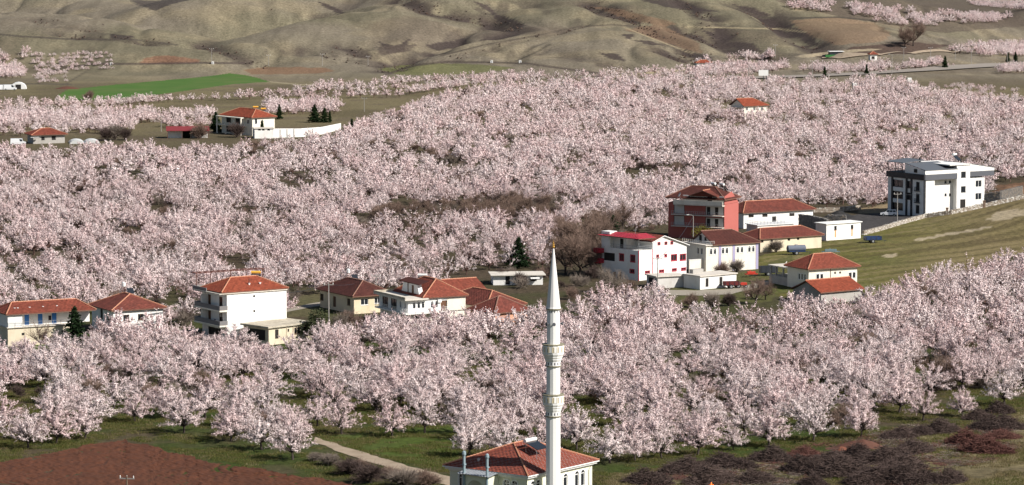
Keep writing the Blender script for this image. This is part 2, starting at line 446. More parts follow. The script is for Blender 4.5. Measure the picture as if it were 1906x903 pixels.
# grassy slope on the right
slope = [(1405, 480), (1480, 458), (1540, 448), (1606, 436), (1720, 402), (1829, 384), (1906, 366), (2300, 320), (2300, 470), (1906, 470), (1760, 520), (1620, 560), (1430, 550)]
w = region(slope)
sc_ = mixc(np.zeros(col.shape) + np.array((0.112, 0.104, 0.030)), (0.20, 0.155, 0.080), sstep(1560, 1880, PX + 140 * (n2 - 0.5)) * 0.75 + 0.5 * (n1 - 0.5))
_u, _v = .71 * TX + .70 * TY, -.70 * TX + .71 * TY
stk = fbm(_u / 26, _v / 2.4, 57, 4)
sc_ = mixc(sc_, (0.21, 0.165, 0.09), sstep(.54, .7, stk) * .55); sc_ = mixc(sc_, (0.055, 0.042, 0.02), sstep(.5, .34, stk) * .55)
sc_ = mixc(sc_, (0.05, 0.075, 0.014), sstep(0.5, 0.62, n1) * sstep(1800, 1500, PX) * 0.6)
col = col * (1 - w[..., None]) + sc_ * w[..., None]
for poly in ([(1835, 408), (1850, 398), (1880, 390), (1960, 384), (1960, 398), (1906, 402), (1880, 407), (1850, 411)],
             [(1640, 478), (1665, 470), (1672, 473), (1655, 481)], [(1700, 446), (1780, 432), (1850, 420), (1852, 422), (1780, 437), (1705, 450)]):
    col = mixc(col, (0.47, 0.39, 0.28), region(poly) * 0.55)
# yard by the modern building
col = mixc(col, (0.06, 0.056, 0.055), region([(1560, 402), (1655, 396), (1720, 404), (1612, 436), (1560, 430)]))
col = mixc(col, (0.26, 0.20, 0.12), region([(1590, 388), (1660, 378), (1670, 392), (1600, 398)]) * 0.8)
col = mixc(col, (0.13, 0.075, 0.045), region([(1850, 345), (1906, 340), (1990, 335), (1990, 358), (1906, 360), (1860, 356)]))
# village yards: trampled grass
col = mixc(col, (0.085, 0.085, 0.03), region([(1225, 545), (1400, 500), (1480, 470), (1440, 560), (1250, 570)]) * 0.8)
col = mixc(col, (0.055, 0.09, 0.014), region([(60, 630), (150, 615), (160, 650), (50, 655)]) * 0.8)
col = mixc(col, (0.10, 0.09, 0.045), region([(530, 560), (600, 545), (600, 590), (535, 590)]) * 0.8)
# foreground right: dry bank and green strip under the front trees
bank = [(1100, 920), (1140, 885), (1250, 868), (1400, 858), (1560, 838), (1700, 800), (1800, 790), (1990, 748), (2300, 720), (2300, 1050), (1000, 1050)]
w = region(bank)
bk = mixc(np.zeros(col.shape) + np.array((0.165, 0.135, 0.072)), (0.10, 0.095, 0.034), sstep(0.4, 0.6, n2) * sstep(1900, 1500, PX))
bk = mixc(bk, (0.235, 0.195, 0.115), sstep(0.52, 0.66, n3) * 0.55)
bk = mixc(bk, (0.09, 0.072, 0.045), sstep(0.55, 0.68, n1) * 0.5)
col = col * (1 - w[..., None]) + bk * w[..., None]
col = mixc(col, (0.062, 0.092, 0.016), region([(560, 815), (850, 790), (850, 880), (800, 870), (600, 820)]) * 0.7)
# hills: dry olive grass, tan wind-bleached patches, brown fields, dark scrub where the ground is hollow
hill = sstep(1500, 1640, TY)
hc = np.zeros(col.shape) + np.array((0.168, 0.143, 0.106))
n5 = fbm(TX / 22, TY / 22, 46, 5); n6 = fbm(TX / 6, TY / 14, 47, 3)
hc = mixc(hc, (0.138, 0.124, 0.078), sstep(0.4, 0.62, n4) * 0.7)
hc = mixc(hc, (0.235, 0.195, 0.125), sstep(0.5, 0.75, n5) * 0.55)
hc = mixc(hc, (0.112, 0.085, 0.062), sstep(0.55, 0.72, fbm(TX / 50, TY / 50, 48, 4)) * 0.45)
hc = hc * ((0.90 + 0.2 * n6) * (0.78 + 0.44 * fbm(TX / 2.6 + 2 * n5, TY / 34, 53, 3)))[..., None]
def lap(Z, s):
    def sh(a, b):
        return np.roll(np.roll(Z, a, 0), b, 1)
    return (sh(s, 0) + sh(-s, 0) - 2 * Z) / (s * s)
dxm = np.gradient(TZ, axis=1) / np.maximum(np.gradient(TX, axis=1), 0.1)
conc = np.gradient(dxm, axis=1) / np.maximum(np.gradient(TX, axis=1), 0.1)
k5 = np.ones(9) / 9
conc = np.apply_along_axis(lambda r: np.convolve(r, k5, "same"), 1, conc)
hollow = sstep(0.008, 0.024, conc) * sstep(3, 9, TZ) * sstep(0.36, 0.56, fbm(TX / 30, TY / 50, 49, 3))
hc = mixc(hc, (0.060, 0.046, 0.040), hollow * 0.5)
fm = TY > 1500
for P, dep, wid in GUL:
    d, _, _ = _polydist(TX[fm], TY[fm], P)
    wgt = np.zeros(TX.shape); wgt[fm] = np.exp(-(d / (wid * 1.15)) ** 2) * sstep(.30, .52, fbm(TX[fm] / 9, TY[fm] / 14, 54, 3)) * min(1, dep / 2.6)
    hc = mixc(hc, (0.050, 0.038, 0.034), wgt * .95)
col = mixc(col, (0, 0, 0), hill) + hc * hill[..., None]
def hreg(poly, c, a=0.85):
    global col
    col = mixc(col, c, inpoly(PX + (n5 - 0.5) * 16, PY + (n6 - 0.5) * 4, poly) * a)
hreg([(275, 108), (300, 104), (340, 106), (375, 112), (372, 118), (330, 119), (262, 119)], (0.20, 0.095, 0.06), .7)
hreg([(1100, 12), (1160, 18), (1260, 44), (1240, 50), (1150, 30)], (0.155, 0.098, 0.062), 0.7)
hreg([(1160, 55), (1230, 45), (1300, 80), (1310, 100), (1240, 80)], (0.165, 0.108, 0.07), 0.7)
hreg([(1470, 38), (1560, 32), (1630, 42), (1660, 62), (1640, 78), (1560, 84), (1505, 68)], (0.185, 0.125, 0.08), 0.75)
hreg([(1580, 90), (1680, 78), (1765, 84), (1700, 100), (1560, 104)], (0.075, 0.05, 0.04), 0.9)
hreg([(455, 131), (500, 124), (600, 126), (620, 134), (540, 139), (470, 138)], (0.175, 0.095, 0.055), 0.7)
hreg([(700, 128), (800, 118), (900, 120), (960, 126), (880, 138), (740, 140)], (0.12, 0.125, 0.045), 0.7)
hreg([(1130, 142), (1270, 128), (1300, 124), (1300, 128), (1200, 140), (1140, 146)], (0.33, 0.27, 0.17), 0.8)
hreg([(1480, 104), (1540, 96), (1640, 90), (1645, 92), (1560, 101), (1490, 108)], (0.34, 0.28, 0.19), 0.8)
hreg([(240, 0), (300, 0), (360, -2), (320, 8), (290, 20), (262, 12)], (0.05, 0.042, 0.04), 0.85)
hreg([(1440, 0), (1990, -30), (1990, 40), (1760, 62), (1560, 30)], (0.085, 0.066, 0.052), 0.7)
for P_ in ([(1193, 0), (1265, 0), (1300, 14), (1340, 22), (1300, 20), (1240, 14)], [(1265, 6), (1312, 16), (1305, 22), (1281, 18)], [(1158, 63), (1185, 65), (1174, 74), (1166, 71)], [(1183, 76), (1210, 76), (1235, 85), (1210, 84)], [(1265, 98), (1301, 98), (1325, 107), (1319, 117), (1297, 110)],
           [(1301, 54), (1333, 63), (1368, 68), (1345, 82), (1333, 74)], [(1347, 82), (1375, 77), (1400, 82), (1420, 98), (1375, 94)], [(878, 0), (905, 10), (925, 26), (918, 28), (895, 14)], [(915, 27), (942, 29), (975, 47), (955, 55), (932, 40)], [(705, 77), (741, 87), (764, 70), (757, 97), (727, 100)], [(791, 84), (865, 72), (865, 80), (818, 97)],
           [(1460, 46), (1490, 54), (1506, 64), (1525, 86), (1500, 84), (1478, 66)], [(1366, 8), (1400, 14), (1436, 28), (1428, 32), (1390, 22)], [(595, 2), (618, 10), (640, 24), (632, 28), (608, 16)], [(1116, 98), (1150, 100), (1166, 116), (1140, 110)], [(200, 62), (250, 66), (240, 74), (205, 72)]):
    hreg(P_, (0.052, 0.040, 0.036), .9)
hreg([(700, 88), (745, 82), (780, 84), (760, 98), (715, 102)], (0.075, 0.058, 0.048), 0.75)
# tracks and field banks across the hill feet
def track(pts, c, wd=1.1, a=0.8):
    global col
    d = np.full(PX.shape, 1e9)
    for (x0, y0), (x1, y1) in zip(pts[:-1], pts[1:]):
        dx, dy = x1 - x0, y1 - y0
        t = np.clip(((PX - x0) * dx + (PY - y0) * dy) / (dx * dx + dy * dy), 0, 1)
        d = np.minimum(d, np.hypot(PX - x0 - t * dx, PY - y0 - t * dy))
    col = mixc(col, c, (1 - sstep(wd * 0.6, wd * 1.5, d)) * a * (TY > 1300))
track([(-20, 62), (40, 68), (130, 73), (250, 74), (330, 84)], (0.06, 0.05, 0.042), 1.5)
track([(85, 136), (120, 126), (175, 119), (260, 119), (370, 117), (470, 118)], (0.06, 0.045, 0.04), 1.8)
track([(365, 85), (400, 92), (440, 106), (470, 116)], (0.07, 0.055, 0.045), 1.6)
track([(715, 140), (770, 122), (830, 115), (900, 116), (980, 118), (1050, 128), (1110, 136)], (0.065, 0.05, 0.042), 1.8)
track([(960, 114), (1000, 96), (1025, 82)], (0.065, 0.055, 0.042), 1.3)
track([(820, 104), (900, 84), (990, 68), (1075, 50), (1140, 46), (1190, 50)], (0.08, 0.064, 0.05), 1.2)
track([(1275, 50), (1370, 52), (1450, 54), (1500, 60)], (0.29, 0.24, 0.15), 1.0)
track([(1160, 50), (1210, 70), (1290, 100)], (0.27, 0.22, 0.14), 1.0)
track([(1410, 32), (1480, 34), (1560, 32), (1640, 40)], (0.06, 0.05, 0.04), 1.4)
track([(125, 155), (165, 130), (172, 126)], (0.08, 0.065, 0.05), 1.2)
track([(-20, 158), (60, 156), (130, 157)], (0.08, 0.065, 0.05), 1.3)
track([(500, 152), (560, 158), (640, 156)], (0.27, 0.23, 0.15), 1.1)

mT, t, p = new_mat("terrain_soil_and_grass"); L = t.links.new
a = t.nodes.new("ShaderNodeVertexColor"); a.layer_name = "albedo"
tc = t.nodes.new("ShaderNodeTexCoord")
nA = t.nodes.new("ShaderNodeTexNoise"); nA.inputs["Scale"].default_value = 0.8; nA.inputs["Detail"].default_value = 10; nA.inputs["Roughness"].default_value = 0.72
L(tc.outputs["Object"], nA.inputs["Vector"])
r = t.nodes.new("ShaderNodeMapRange"); r.inputs[1].default_value = 0.3; r.inputs[2].default_value = 0.7; r.inputs[3].default_value = 0.5; r.inputs[4].default_value = 1.5
L(nA.outputs[0], r.inputs[0])
mu = t.nodes.new("ShaderNodeMix"); mu.data_type = "RGBA"; mu.blend_type = "MULTIPLY"; mu.inputs[0].default_value = 1
L(a.outputs["Color"], mu.inputs[6]); L(r.outputs[0], mu.inputs[7]); L(mu.outputs[2], p.inputs["Base Color"])
p.inputs["Roughness"].default_value = 0.95; p.inputs["Specular IOR Level"].default_value = 0.1
b = t.nodes.new("ShaderNodeBump"); b.inputs["Strength"].default_value = 0.6; b.inputs["Distance"].default_value = 0.5
L(nA.outputs[0], b.inputs["Height"]); L(b.outputs[0], p.inputs["Normal"])
idx = np.arange(nr * nc).reshape(nr, nc)
Q = np.stack([idx[:-1, :-1], idx[:-1, 1:], idx[1:, 1:], idx[1:, :-1]], -1).reshape(-1, 4)
isfar = (np.repeat(np.arange(nr - 1)[:, None], nc - 1, 1) >= np.searchsorted(yrow, 1590)).ravel()
allV = np.stack([TX, TY, TZ], -1).reshape(-1, 3); allC = np.concatenate([col, np.ones(col.shape[:2] + (1,))], -1).reshape(-1, 4)
# normals of the whole sheet, so that the two halves shade as one
mGreenF = M("young_wheat", (0.054, 0.118, 0.014), var=0.25, scale=0.07, stain=(0.10, 0.115, 0.035), stain_amt=0.6, stain_scale=0.035, rough=0.9, bump=0.4, fine=1.0)
fc = lambda A: 0.25 * (A[:-1, :-1] + A[:-1, 1:] + A[1:, 1:] + A[1:, :-1])
fpx, fpy = fc(PX) + (fc(n5) - 0.5) * 10, fc(PY) + (fc(n6) - 0.5) * 2
isgreen = inpoly(fpx, fpy, [(100, 187), (110, 176), (128, 166), (200, 159), (302, 150), (380, 143), (430, 137), (455, 139), (480, 145), (503, 152.5), (436, 156), (380, 164), (302, 175), (200, 185), (150, 186.5)]).ravel() & (fc(TY).ravel() > 1400)
for nm, sel in (("ground", ~isfar & ~isgreen), ("hills", isfar & ~isgreen), ("green_field", isgreen)):
    q = Q[sel]; u, inv = np.unique(q, return_inverse=True)
    me = np_mesh(nm, allV[u], inv.reshape(-1, 4), [mGreenF if nm == "green_field" else mT], smooth=True)
    ca = me.color_attributes.new("albedo", "FLOAT_COLOR", "POINT")
    ca.data.foreach_set("color", allC[u].astype(np.float32).ravel())
    o = bpy.data.objects.new(nm, me); C.objects.link(o); o["kind"] = "structure"

# ------------------------------------------------------------------ sheets laid on the ground: fields, tracks, road
def resample(P, n):
    P = np.array(P, float); d = np.concatenate([[0], np.cumsum(np.hypot(*(P[1:] - P[:-1]).T))])
    s = np.linspace(0, d[-1], n)
    return np.stack([np.interp(s, d, P[:, 0]), np.interp(s, d, P[:, 1])], -1)
def patch(name, A, B, na, nb, mat, off=0.05, rough=0.0, edge=0.0, relief=None):
    A = [tuple(ground(*p)[:2]) for p in A]; B = [tuple(ground(*p)[:2]) for p in B]
    a, b = resample(A, na), resample(B, na)
    if edge:
        a += (np.stack([vnoise(a[:, 0] / 2.5, a[:, 1] / 2.5, 5), vnoise(a[:, 0] / 2.5, a[:, 1] / 2.5, 6)], -1) - 0.5) * 2 * edge
        b += (np.stack([vnoise(b[:, 0] / 2.5, b[:, 1] / 2.5, 7), vnoise(b[:, 0] / 2.5, b[:, 1] / 2.5, 8)], -1) - 0.5) * 2 * edge
    s = np.linspace(0, 1, nb)[None, :, None]
    G = a[:, None] * (1 - s) + b[:, None] * s
    X, Y = G[..., 0], G[..., 1]
    Z = H(X.ravel(), Y.ravel()).reshape(X.shape) + off
    if relief is not None: Z = Z + relief(X, Y)
    i = np.arange(na * nb).reshape(na, nb)
    q = np.stack([i[:-1, :-1], i[1:, :-1], i[1:, 1:], i[:-1, 1:]], -1).reshape(-1, 4)
    me = np_mesh(name, np.stack([X, Y, Z], -1).reshape(-1, 3), q, [mat], smooth=True)
    o = bpy.data.objects.new(name, me); C.objects.link(o); o["kind"] = "structure"
    return o
mPlough = M("ploughed_red_soil", (0.092, 0.031, 0.014), var=0.25, scale=0.6, stain=(0.060, 0.022, 0.010), stain_amt=0.75, stain_scale=0.12, bump=0.5, fine=3, rough=0.95)
mDirt = M("pale_dirt_track", (0.33, 0.26, 0.19), var=0.2, scale=0.8, stain=(0.17, 0.13, 0.08), stain_amt=0.7, stain_scale=0.4, rough=0.95, bump=0.3)
mRoad = M("grey_road_surface", (0.25, 0.22, 0.19), var=0.12, scale=0.3, rough=0.9)
mLane = M("light_lane_surface", (0.30, 0.265, 0.215), var=0.15, scale=0.5, stain=(0.2, 0.17, 0.12), stain_amt=0.5, rough=0.95)
def plough_relief(X, Y):
    u = 0.86 * X + 0.5 * Y
    r = 0.035 * np.sin(u * 2 * math.pi / 0.9 + 3 * vnoise(X / 8, Y / 8, 61))
    r = r + 0.42 * (fbm(X / 0.6, Y / 0.6, 62, 2) - 0.5) + 0.25 * (fbm(X / 3.5, Y / 3.5, 63, 2) - 0.5)
    for (cx, cy, R) in RUTS:                      # wheel ruts of a turning tractor
        d = np.hypot(X - cx, Y - cy)
        for k in (-0.9, 0.9):
            r = r - 0.28 * np.exp(-((d - R - k) / 0.3) ** 2) * (1 if R > 0 else 0)
    return r
g1, g2 = ground(440, 868), ground(20, 905)
RUTS = [(g1.x + 5, g1.y - 2, 7.0), (g2.x - 8, g2.y - 6, 9.0), (g2.x - 9, g2.y - 6, 12.0)]
patch("ploughed_field", [(-140, 885), (0, 862), (110, 842), (180, 828), (228, 820), (300, 836), (370, 856), (440, 868), (504, 880), (640, 900), (740, 918)],
      [(-160, 1020), (0, 1015), (150, 1012), (300, 1010), (500, 1010), (760, 1010)], 420, 150, mPlough, 0.14, edge=1.0, relief=plough_relief)
patch("dirt_track", [(585, 814), (640, 832), (720, 856), (790, 876), (860, 892), (960, 915)], [(585, 824), (640, 846), (720, 870), (790, 892), (860, 912), (960, 940)], 90, 8, mDirt, 0.07, edge=0.5)
patch("road", [(1320, 147), (1500, 141), (1600, 136), (1700, 129), (1800, 122), (1960, 114)], [(1320, 150), (1500, 145), (1600, 141), (1700, 135), (1800, 129), (1960, 121)], 200, 6, mRoad, 0.5)
patch("farm_road", [(1530, 108), (1640, 102), (1760, 95), (1800, 92)], [(1530, 110), (1640, 104.5), (1760, 98), (1800, 94)], 160, 5, mDirt, 0.5)
patch("lane", [(1150, 548), (1225, 540), (1300, 541), (1360, 538), (1440, 520)], [(1150, 556), (1225, 549), (1300, 551), (1360, 548), (1440, 529)], 70, 6, mLane, 0.06, edge=0.3)
patch("yard_lane", [(530, 576), (575, 566), (600, 562)], [(530, 582), (575, 573), (600, 569)], 30, 5, mLane, 0.06, edge=0.2)
# ------------------------------------------------------------------ trees
def _perp(d):
    up = np.where(np.abs(d[:, 2:3]) < 0.9, np.array([[0, 0, 1.0]]), np.array([[1.0, 0, 0]]))
    a = np.cross(d, up); a /= np.linalg.norm(a, axis=1, keepdims=True) + 1e-9
    return a, np.cross(d, a)
def prisms(P0, P1, r0, r1, n=3):                    # tapered sticks, as quads
    d = P1 - P0; L = np.linalg.norm(d, axis=1, keepdims=True) + 1e-9; d = d / L
    a, b = _perp(d); V = []
    for P, r in ((P0, r0), (P1, r1)):
        for k in range(n):
            t = 2 * math.pi * k / n
            V.append(P + (a * math.cos(t) + b * math.sin(t)) * np.reshape(r, (-1, 1)))
    V = np.stack(V, 1); m = len(P0)
    base = (np.arange(m) * 2 * n)[:, None]
    Q = np.concatenate([np.stack([base + k, base + (k + 1) % n, base + n + (k + 1) % n, base + n + k], -1).reshape(-1, 4) for k in range(n)])
    return V.reshape(-1, 3), Q
def leaf_quads(Cn, size, rng, aspect=0.7, bias=None):
    m = len(Cn)
    d = rng.normal(size=(m, 3)); d /= np.linalg.norm(d, axis=1, keepdims=True)
    if bias is not None: d = d * 0.42 + bias
    d /= np.linalg.norm(d, axis=1, keepdims=True) + 1e-9
    a, b = _perp(d); s = np.reshape(size, (-1, 1)) * 0.5
    V = np.stack([Cn - a * s - b * s * aspect, Cn + a * s - b * s * aspect * 0.6, Cn + a * s * 0.8 + b * s * aspect, Cn - a * s * 0.7 + b * s * aspect], 1).reshape(-1, 3)
    return V, np.arange(m * 4).reshape(-1, 4)
def joinq(parts):
    V, Q, Mi, o = [], [], [], 0
    for v, q, mi in parts:
        V.append(v); Q.append(q + o); Mi.append(np.full(len(q), mi)); o += len(v)
    return np.concatenate(V), np.concatenate(Q), np.concatenate(Mi)
def unit(v): return v / (np.linalg.norm(v) + 1e-9)
def skeleton(rng, height, spread, nl=6, nb=4, up=0.35, trunk=0.9, br=.62):
    """limbs and branches of an orchard tree: list of (points, radii) and the tip segments (start, direction)"""
    segs, tips = [], []
    lean = rng.normal(size=2) * 0.12
    top = np.array([lean[0], lean[1], trunk])
    segs.append((np.array([[0, 0, -0.4], [lean[0] * .5, lean[1] * .5, trunk * .5], top]), [0.20, 0.16, 0.15]))
    for i in range(nl):
        az = 2 * math.pi * (i + rng.uniform(-.3, .3)) / nl
        el = math.radians(rng.uniform(16, 74))
        ln = (spread / math.cos(el) * 0.62 if el < 1.0 else height * 0.55) * rng.uniform(.85, 1.1)
        ln = min(ln, height * 0.62)
        d = np.array([math.cos(az) * math.cos(el), math.sin(az) * math.cos(el), math.sin(el)])
        p = [top]; dd = d.copy()
        for k in range(3):
            p.append(p[-1] + dd * ln / 3); dd = unit(dd + np.array([0, 0, up * .4]) + rng.normal(size=3) * .14)
        segs.append((np.array(p), [0.11, 0.08, 0.055, 0.03]))
        for j in range(nb):
            t = rng.uniform(.35, 1.0) * 3; k = min(int(t), 2); q = p[k] + (p[k + 1] - p[k]) * (t - k)
            bd = unit(d * .6 + rng.normal(size=3) * br + np.array([0, 0, up]))
            bl = rng.uniform(.9, 1.7) * spread / 3.0
            q1 = q + bd * bl * .5; bd2 = unit(bd + np.array([0, 0, up * .5]) + rng.normal(size=3) * .15); q2 = q1 + bd2 * bl * .5
            segs.append((np.array([q, q1, q2]), [0.04, 0.03, 0.018]))
            tips += [(q, q1, bd), (q1, q2, bd2)]
        tips += [(p[2], p[3], dd), (p[1], p[2], dd)]
    return segs, tips
def trunk_mesh(name, segs, mat, n=5):
    parts = []
    for P, r in segs:
        r = np.array(r)
        v, q = prisms(P[:-1], P[1:], r[:-1], r[1:], n); parts.append((v, q, 0))
    V, Q, _ = joinq(parts)
    return np_mesh(name, V, Q, [mat])
def strands_from(tips, rng, per, lo, hi, up=0.45):
    P0, P1 = [], []
    for a, b, d in tips:
        for k in range(per):
            p = a + (b - a) * rng.uniform(0.15, 1.05)
            out = np.array([p[0], p[1], 0]); out = out / (np.linalg.norm(out) + .4)
            s = unit(d * .5 + out * .35 + rng.normal(size=3) * .6 + np.array([0, 0, up]))
            P0.append(p); P1.append(p + s * rng.uniform(lo, hi))
    return np.array(P0), np.array(P1)
def almond(seed, height=5.6, spread=3.5, per=26, gap=0.05, size=(0.085, 0.155), limbs=24, lod=False, fluff=0.085):
    """a broad dome: boughs arch from the low fork out to the crown's surface, each carrying feathery sprays of blossom"""
    rng = np.random.RandomState(seed)
    lean = rng.normal(size=2) * .15; top = np.array([lean[0], lean[1], 1.05])
    segs = [(np.array([[0, 0, -.4], [lean[0] * .5, lean[1] * .5, .45], top]), [.21, .17, .16])]
    P0, P1 = [], []
    lop = rng.uniform(.82, 1.15, 5); ph = rng.uniform(0, 6.28)
    for i in range(limbs):
        az = i * 2.399 + rng.uniform(-.3, .3); se = (i + .5) / limbs * .98 + .01; se = min(.995, max(0, se + rng.uniform(-.06, .06)))
        el = math.asin(se); R_ = spread * (1 + .12 * math.sin(2 * az + ph)) * rng.uniform(.82, 1.08)
        end = np.array([R_ * math.cos(el) * math.cos(az), R_ * math.cos(el) * math.sin(az), 1.45 + (height - 1.45) * se ** 1.15 * rng.uniform(.86, 1.08)])
        ctl = np.array([end[0] * .42, end[1] * .42, max(end[2] * .72, .85 + .55 * math.cos(el)) + .35]) + rng.normal(size=3) * .12
        ts = np.linspace(0, 1, 6)[:, None]; path = (1 - ts) ** 2 * top + 2 * ts * (1 - ts) * ctl + ts ** 2 * end
        path[1:5] += rng.normal(size=(4, 3)) * .07
        segs.append((path, [.095, .075, .055, .04, .026, .014]))
        L_ = np.linalg.norm(end - top); m = max(3, int(per * (L_ / 3.4) * rng.uniform(.55, 1.2)))
        for k in range(m):
            t = rng.uniform(.30, 1.0) ** .85 * 5; q = min(int(t), 4); p = path[q] + (path[q + 1] - path[q]) * (t - q)
            d = unit(unit(path[q + 1] - path[q]) * .55 + rng.normal(size=3) * .55 + np.array([0, 0, .34]))
            P0.append(p); P1.append(p + d * rng.uniform(.35, 1.0))
    P0, P1 = np.array(P0), np.array(P1)
    P0[:, 2] = np.maximum(P0[:, 2], 1.15); P1[:, 2] = np.maximum(P1[:, 2], 1.0 + .25 * rng.rand(len(P1)))
    L = np.linalg.norm(P1 - P0, axis=1)
    n = np.maximum(3, (L / gap)).astype(int)
    I = np.repeat(np.arange(len(P0)), n)
    T = np.concatenate([(np.arange(k) + .6) / k for k in n]) + rng.uniform(-.05, .05, len(I))
    off = rng.normal(size=(len(I), 3)) * fluff
    Cn = P0[I] + (P1 - P0)[I] * T[:, None] + off
    ctr = Cn - np.array([0, 0, height * .42]); ctr /= np.linalg.norm(ctr, axis=1, keepdims=True) + .3
    bias = off / (np.linalg.norm(off, axis=1, keepdims=True) + 1e-9) * .7 + ctr * .75
    v1, q1 = leaf_quads(Cn, rng.uniform(size[0], size[1], len(I)) * (1.15 - .35 * T), rng, .75, bias)
    if lod:
        tv = []
        for P, r in segs:
            r = np.array(r); v, q = prisms(P[:-1], P[1:], r[:-1], r[1:], 3); tv.append((v, q, 1))
        v2, q2 = prisms(P0, P0 + (P1 - P0) * .9, np.full(len(P0), .03), np.full(len(P0), .014), 3)
        V, Q, Mi = joinq([(v1, q1, 0), (v2, q2, 1)] + tv)
        return np_mesh("almond_tree", V, Q, [mBlossom, mTwig], Mi)
    v2, q2 = prisms(P0, P0 + (P1 - P0) * .95, np.full(len(P0), .024), np.full(len(P0), .011), 3)
    V, Q, Mi = joinq([(v1, q1, 0), (v2, q2, 1)])
    return np_mesh("crown", V, Q, [mBlossom, mTwig], Mi), trunk_mesh("trunk", segs, mBark)
def bare(seed, height=6, spread=3, per=9, mat=None, nl=7, nb=5, up=.5, r=(.02, .008), trunk=1.0, lo=.6, hi=1.5):
    rng = np.random.RandomState(seed)
    segs, tips = skeleton(rng, height, spread, nl, nb, up, trunk)
    P0, P1 = strands_from(tips, rng, per, lo, hi, .5)
    mid = P0 + (P1 - P0) * .55
    tw = mid + (P1 - P0) * .5 + rng.normal(size=P0.shape) * .22
    v1, q1 = prisms(P0, P1, np.full(len(P0), r[0]), np.full(len(P0), r[1]), 3)
    v2, q2 = prisms(mid, tw, np.full(len(P0), r[0] * .7), np.full(len(P0), r[1]), 3)
    V, Q, _ = joinq([(v1, q1, 0), (v2, q2, 0)])
    return np_mesh("crown", V, Q, [mat or mBare]), trunk_mesh("trunk", segs, mBark)
def conifer(seed, h=7.0, r=2.2, dens=1.0):
    rng = np.random.RandomState(seed); Cs, Sz, br0, br1 = [], [], [], []
    n = int(60 * h / 6 * dens)
    for i in range(n):
        t = (i + .5) / n; z = .5 + (h - .6) * t
        R = r * (1 - t) ** .85 * rng.uniform(.65, 1.1) + .12
        az = i * 2.4 + rng.uniform(-.4, .4)
        d = np.array([math.cos(az), math.sin(az), rng.uniform(-.35, .05)])
        p0 = np.array([0, 0, z]); p1 = p0 + d * R; br0.append(p0); br1.append(p1)
        for k in range(int(10 + R * 20)):
            f = rng.uniform(.15, 1.02)
            Cs.append(p0 + (p1 - p0) * f + rng.normal(size=3) * np.array([.17, .17, .12]) * (1.2 - f * .5)); Sz.append(rng.uniform(.26, .48) * (1.15 - .4 * t))
    v1, q1 = leaf_quads(np.array(Cs), np.array(Sz), rng, .6)
    br0, br1 = np.array(br0), np.array(br1)
    v2, q2 = prisms(br0, br1, np.full(n, .035), np.full(n, .012), 3)
    V, Q, Mi = joinq([(v1, q1, 0), (v2, q2, 1)])
    tr = trunk_mesh("trunk", [(np.array([[0, 0, -.3], [0, 0, h * .5], [0, 0, h * .97]]), [.16, .1, .02])], mBark)
    return np_mesh("crown", V, Q, [mNeedle, mBark], Mi), tr
def leafy(seed, h=3.5, r=1.8, n=2200, mat=None):
    rng = np.random.RandomState(seed)
    blobs = [(rng.normal(size=3) * np.array([r * .45, r * .45, h * .16]) + np.array([0, 0, h * .55]), rng.uniform(.35, .6) * r) for _ in range(9)]
    Cs = []
    for c, R in blobs:
        d = rng.normal(size=(n // 9, 3)); d /= np.linalg.norm(d, axis=1, keepdims=True)
        Cs.append(c + d * R * rng.uniform(.5, 1.1, (len(d), 1)))
    Cs = np.concatenate(Cs); Cs[:, 2] = np.maximum(Cs[:, 2], .15)
    v, q = leaf_quads(Cs, rng.uniform(.12, .26, len(Cs)), rng)
    sg = [(np.array([[0, 0, -.2], [rng.normal() * .1, rng.normal() * .1, h * .35], c]), [.1, .06, .02]) for c, R in blobs[:5]]
    return np_mesh("crown", v, q, [mat or mOlive]), trunk_mesh("trunk", sg, mBark)

ALM = [almond(100 + i, 4.9 + .35 * (i % 4), 3.3 + .25 * (i % 3), limbs=22 + 2 * (i % 4), per=(26, 24, 20, 27, 28, 24, 20, 13)[i]) for i in range(8)]
NTREE = [0]
def tree(name, meshes, x, y, s, rz, label, cat, group=None, z=None, sz=None):
    o = empty(name, (x, y, hz1(x, y) if z is None else z), rz, label, cat, group)
    o.scale = (s, s, sz or s)
    for nm, me in (("crown", meshes[0]), ("trunk", meshes[1])):
        c = bpy.data.objects.new(nm, me); C.objects.link(c); c.parent = o
    return o

